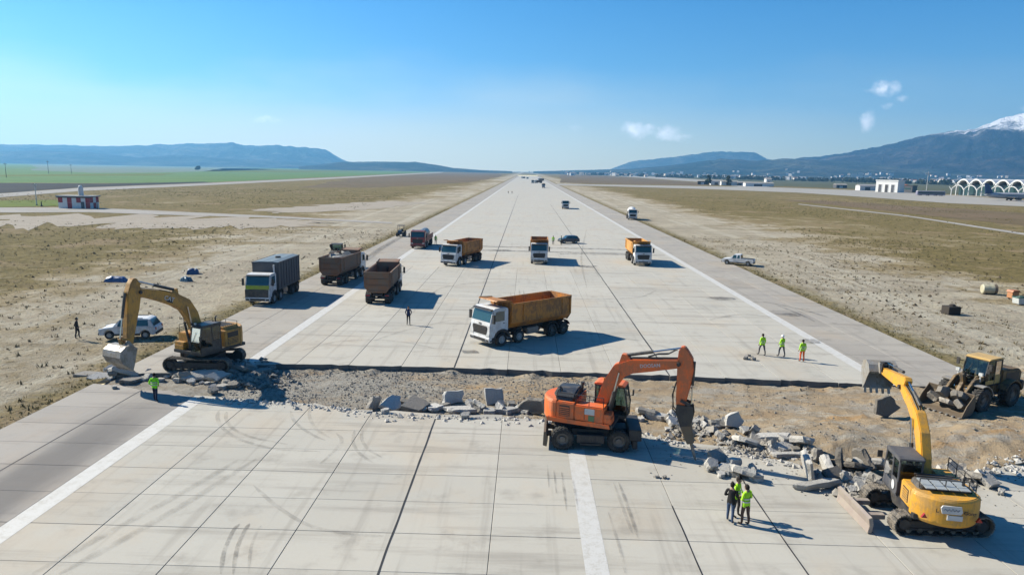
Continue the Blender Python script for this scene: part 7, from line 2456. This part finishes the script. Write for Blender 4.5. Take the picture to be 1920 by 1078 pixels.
for k in range(420):
    px = rng.uniform(-40, 1000)
    py = lerp_list([(-40, 303.8), (640, 314.8), (1000, 322.6)], px) + rng.uniform(-.2, 1.2)
    if noise.noise(Vector((px * .02, 0, 7))) < -.1: continue
    g = gp(px, py)
    foliage(6, g.x, g.y, -.5, rng.uniform(10, 22), rng.uniform(4, 9), rng, out)
o = link('hedgerow', quick_mesh('hedgerow', np.array(out[0]), out[1], M['tree']))
tag(o, 'far dark hedgerow along the edge of the crop fields', 'hedgerow', kind='stuff')


def tree(label, px, py, w, h, n=34):
    x, y, _ = on(px, py)
    t = thing('tree', label, 'tree', (x, y, -.1), 0, 'single trees on the plain')
    part(t, 'trunk', lambda m: (m.tube([(0, 0, 0), (.05 * w, 0, h * .3), (0, .03 * w, h * .6)], [w * .05, w * .04, w * .02], 7), m.tube([(.04 * w, 0, h * .28), (.2 * w, .1 * w, h * .55)], [w * .025, w * .012], 5), m.tube([(.04 * w, 0, h * .3), (-.2 * w, -.1 * w, h * .6)], [w * .025, w * .012], 5)), 'bark')
    out = ([], [])
    foliage(n, 0, 0, h * .1, w, h * .9, random.Random(int(px)), out)
    link('crown', quick_mesh('crown', np.array(out[0]), out[1], M['tree']), t)
    return t


tree('lone dark round tree standing in the green crop fields', 372, 319, 15, 10, 60)
tree('tall dark tree at the left end of the taxiway sheds', 1328, 347.2, 8, 13)
tree('tall dark tree between the taxiway sheds', 1366, 348, 8, 12)

# ================================================================== GRASS TUFTS AND CLODS
def tufts(name, n, place, label, mat, s0=.08, s1=.34, blades=6):
    rg = np.random.default_rng(n)
    VV, k = [], 0
    while k < n:
        p = place(rg)
        if p is None: continue
        s = s0 + (s1 - s0) * rg.random() ** 2
        for b in range(blades):
            a = rg.random() * 6.28
            dx, dy = math.cos(a), math.sin(a)
            lean = .3 + .9 * rg.random()
            o0 = (rg.random(2) - .5) * s * 1.1
            bw = s * .16
            VV.append(((p[0] + o0[0] - dy * bw, p[1] + o0[1] + dx * bw, p[2]), (p[0] + o0[0] + dy * bw, p[1] + o0[1] - dx * bw, p[2]),
                       (p[0] + o0[0] + dx * s * lean * .7, p[1] + o0[1] + dy * s * lean * .7, p[2] + s * (1.15 - .45 * lean))))
        k += 1
    V = np.array(VV).reshape(-1, 3)
    F = np.arange(len(V)).reshape(-1, 3)
    o = link(name, quick_mesh(name, V, F, M[mat]))
    return tag(o, label, 'grass', kind='stuff')


def gz(x, y): return -.07 + .14 * fbm(x, y, .13, 4)


def rough_place(side, dens=.0):
    def f(rg):
        y = 30 + 130 * rg.random() ** 1.3
        x = (XR + .3 + 70 * rg.random()) if side > 0 else (XL - .3 - 75 * rg.random())
        if side > 0 and x < 46 and 31 < y < 54: return None
        if noise.fractal(Vector((x * .06, y * .035, side * 5)), 1, 2, 4) * .8 + rg.random() < .55: return None
        return (x, y, gz(x, y) if y < 130 else -.06)
    return f


def edge_place(rg):
    y = 12 + 240 * rg.random() ** 1.4
    s = 1 if rg.random() < .5 else -1
    d = abs(rg.normal(0, 1.1)) + .05
    x = XR + d if s > 0 else XL - d
    if s > 0 and 31 < y < 54: return None
    return (x, y, -.06)


tufts('grass', 3500, rough_place(-1), 'dry grass tufts scattered over the left grassland', 'tuft')
tufts('grass', 5000, rough_place(1), 'dry grass tufts scattered over the right grassland', 'tuft')
tufts('grass', 4500, edge_place, 'olive grass fringe along both runway edges', 'tuft_green', .06, .20)


def far_place(side):
    def f(rg):
        y = 120 + 320 * rg.random() ** 1.2
        x = (XR + 32 + 170 * rg.random()) if side > 0 else (XL - 32 - 170 * rg.random())
        if side < 0 and 165 < y < 235: return None
        if noise.fractal(Vector((x * .03, y * .016, side * 7)), 1, 2, 5) + rg.random() * .7 < .42: return None
        return (x, y, -.06)
    return f


tufts('grass', 3500, far_place(-1), 'olive and straw tussocks on the far left grassland', 'tuft_green', .20, .50, 5)
tufts('grass', 3500, far_place(1), 'olive and straw tussocks on the far right grassland', 'tuft_green', .20, .50, 5)


def clod_place(rg):
    y = 48 + 80 * rg.random()
    x = XR + 3 + 55 * rg.random()
    if noise.fractal(Vector((x * .08, y * .05, 31)), 1, 2, 4) + rg.random() * .6 < .45: return None
    return (x, y, gz(x, y))


M['clod'] = earth_mat('dark_soil_clods', (.11, .085, .06), (.16, .125, .09), (.20, .165, .12), 2)
stones('soil_clods', 1000, clod_place, .04, .26, M['clod'], 'dark soil clods thrown up on the right grassland')
def clod_left(rg):
    y = 36 + 80 * rg.random()
    x = XL - 2 - 50 * rg.random()
    if noise.fractal(Vector((x * .08, y * .05, 51)), 1, 2, 4) + rg.random() * .6 < .5: return None
    return (x, y, gz(x, y))
stones('soil_clods', 450, clod_left, .04, .22, M['clod'], 'dark soil clods scattered on the left grassland')
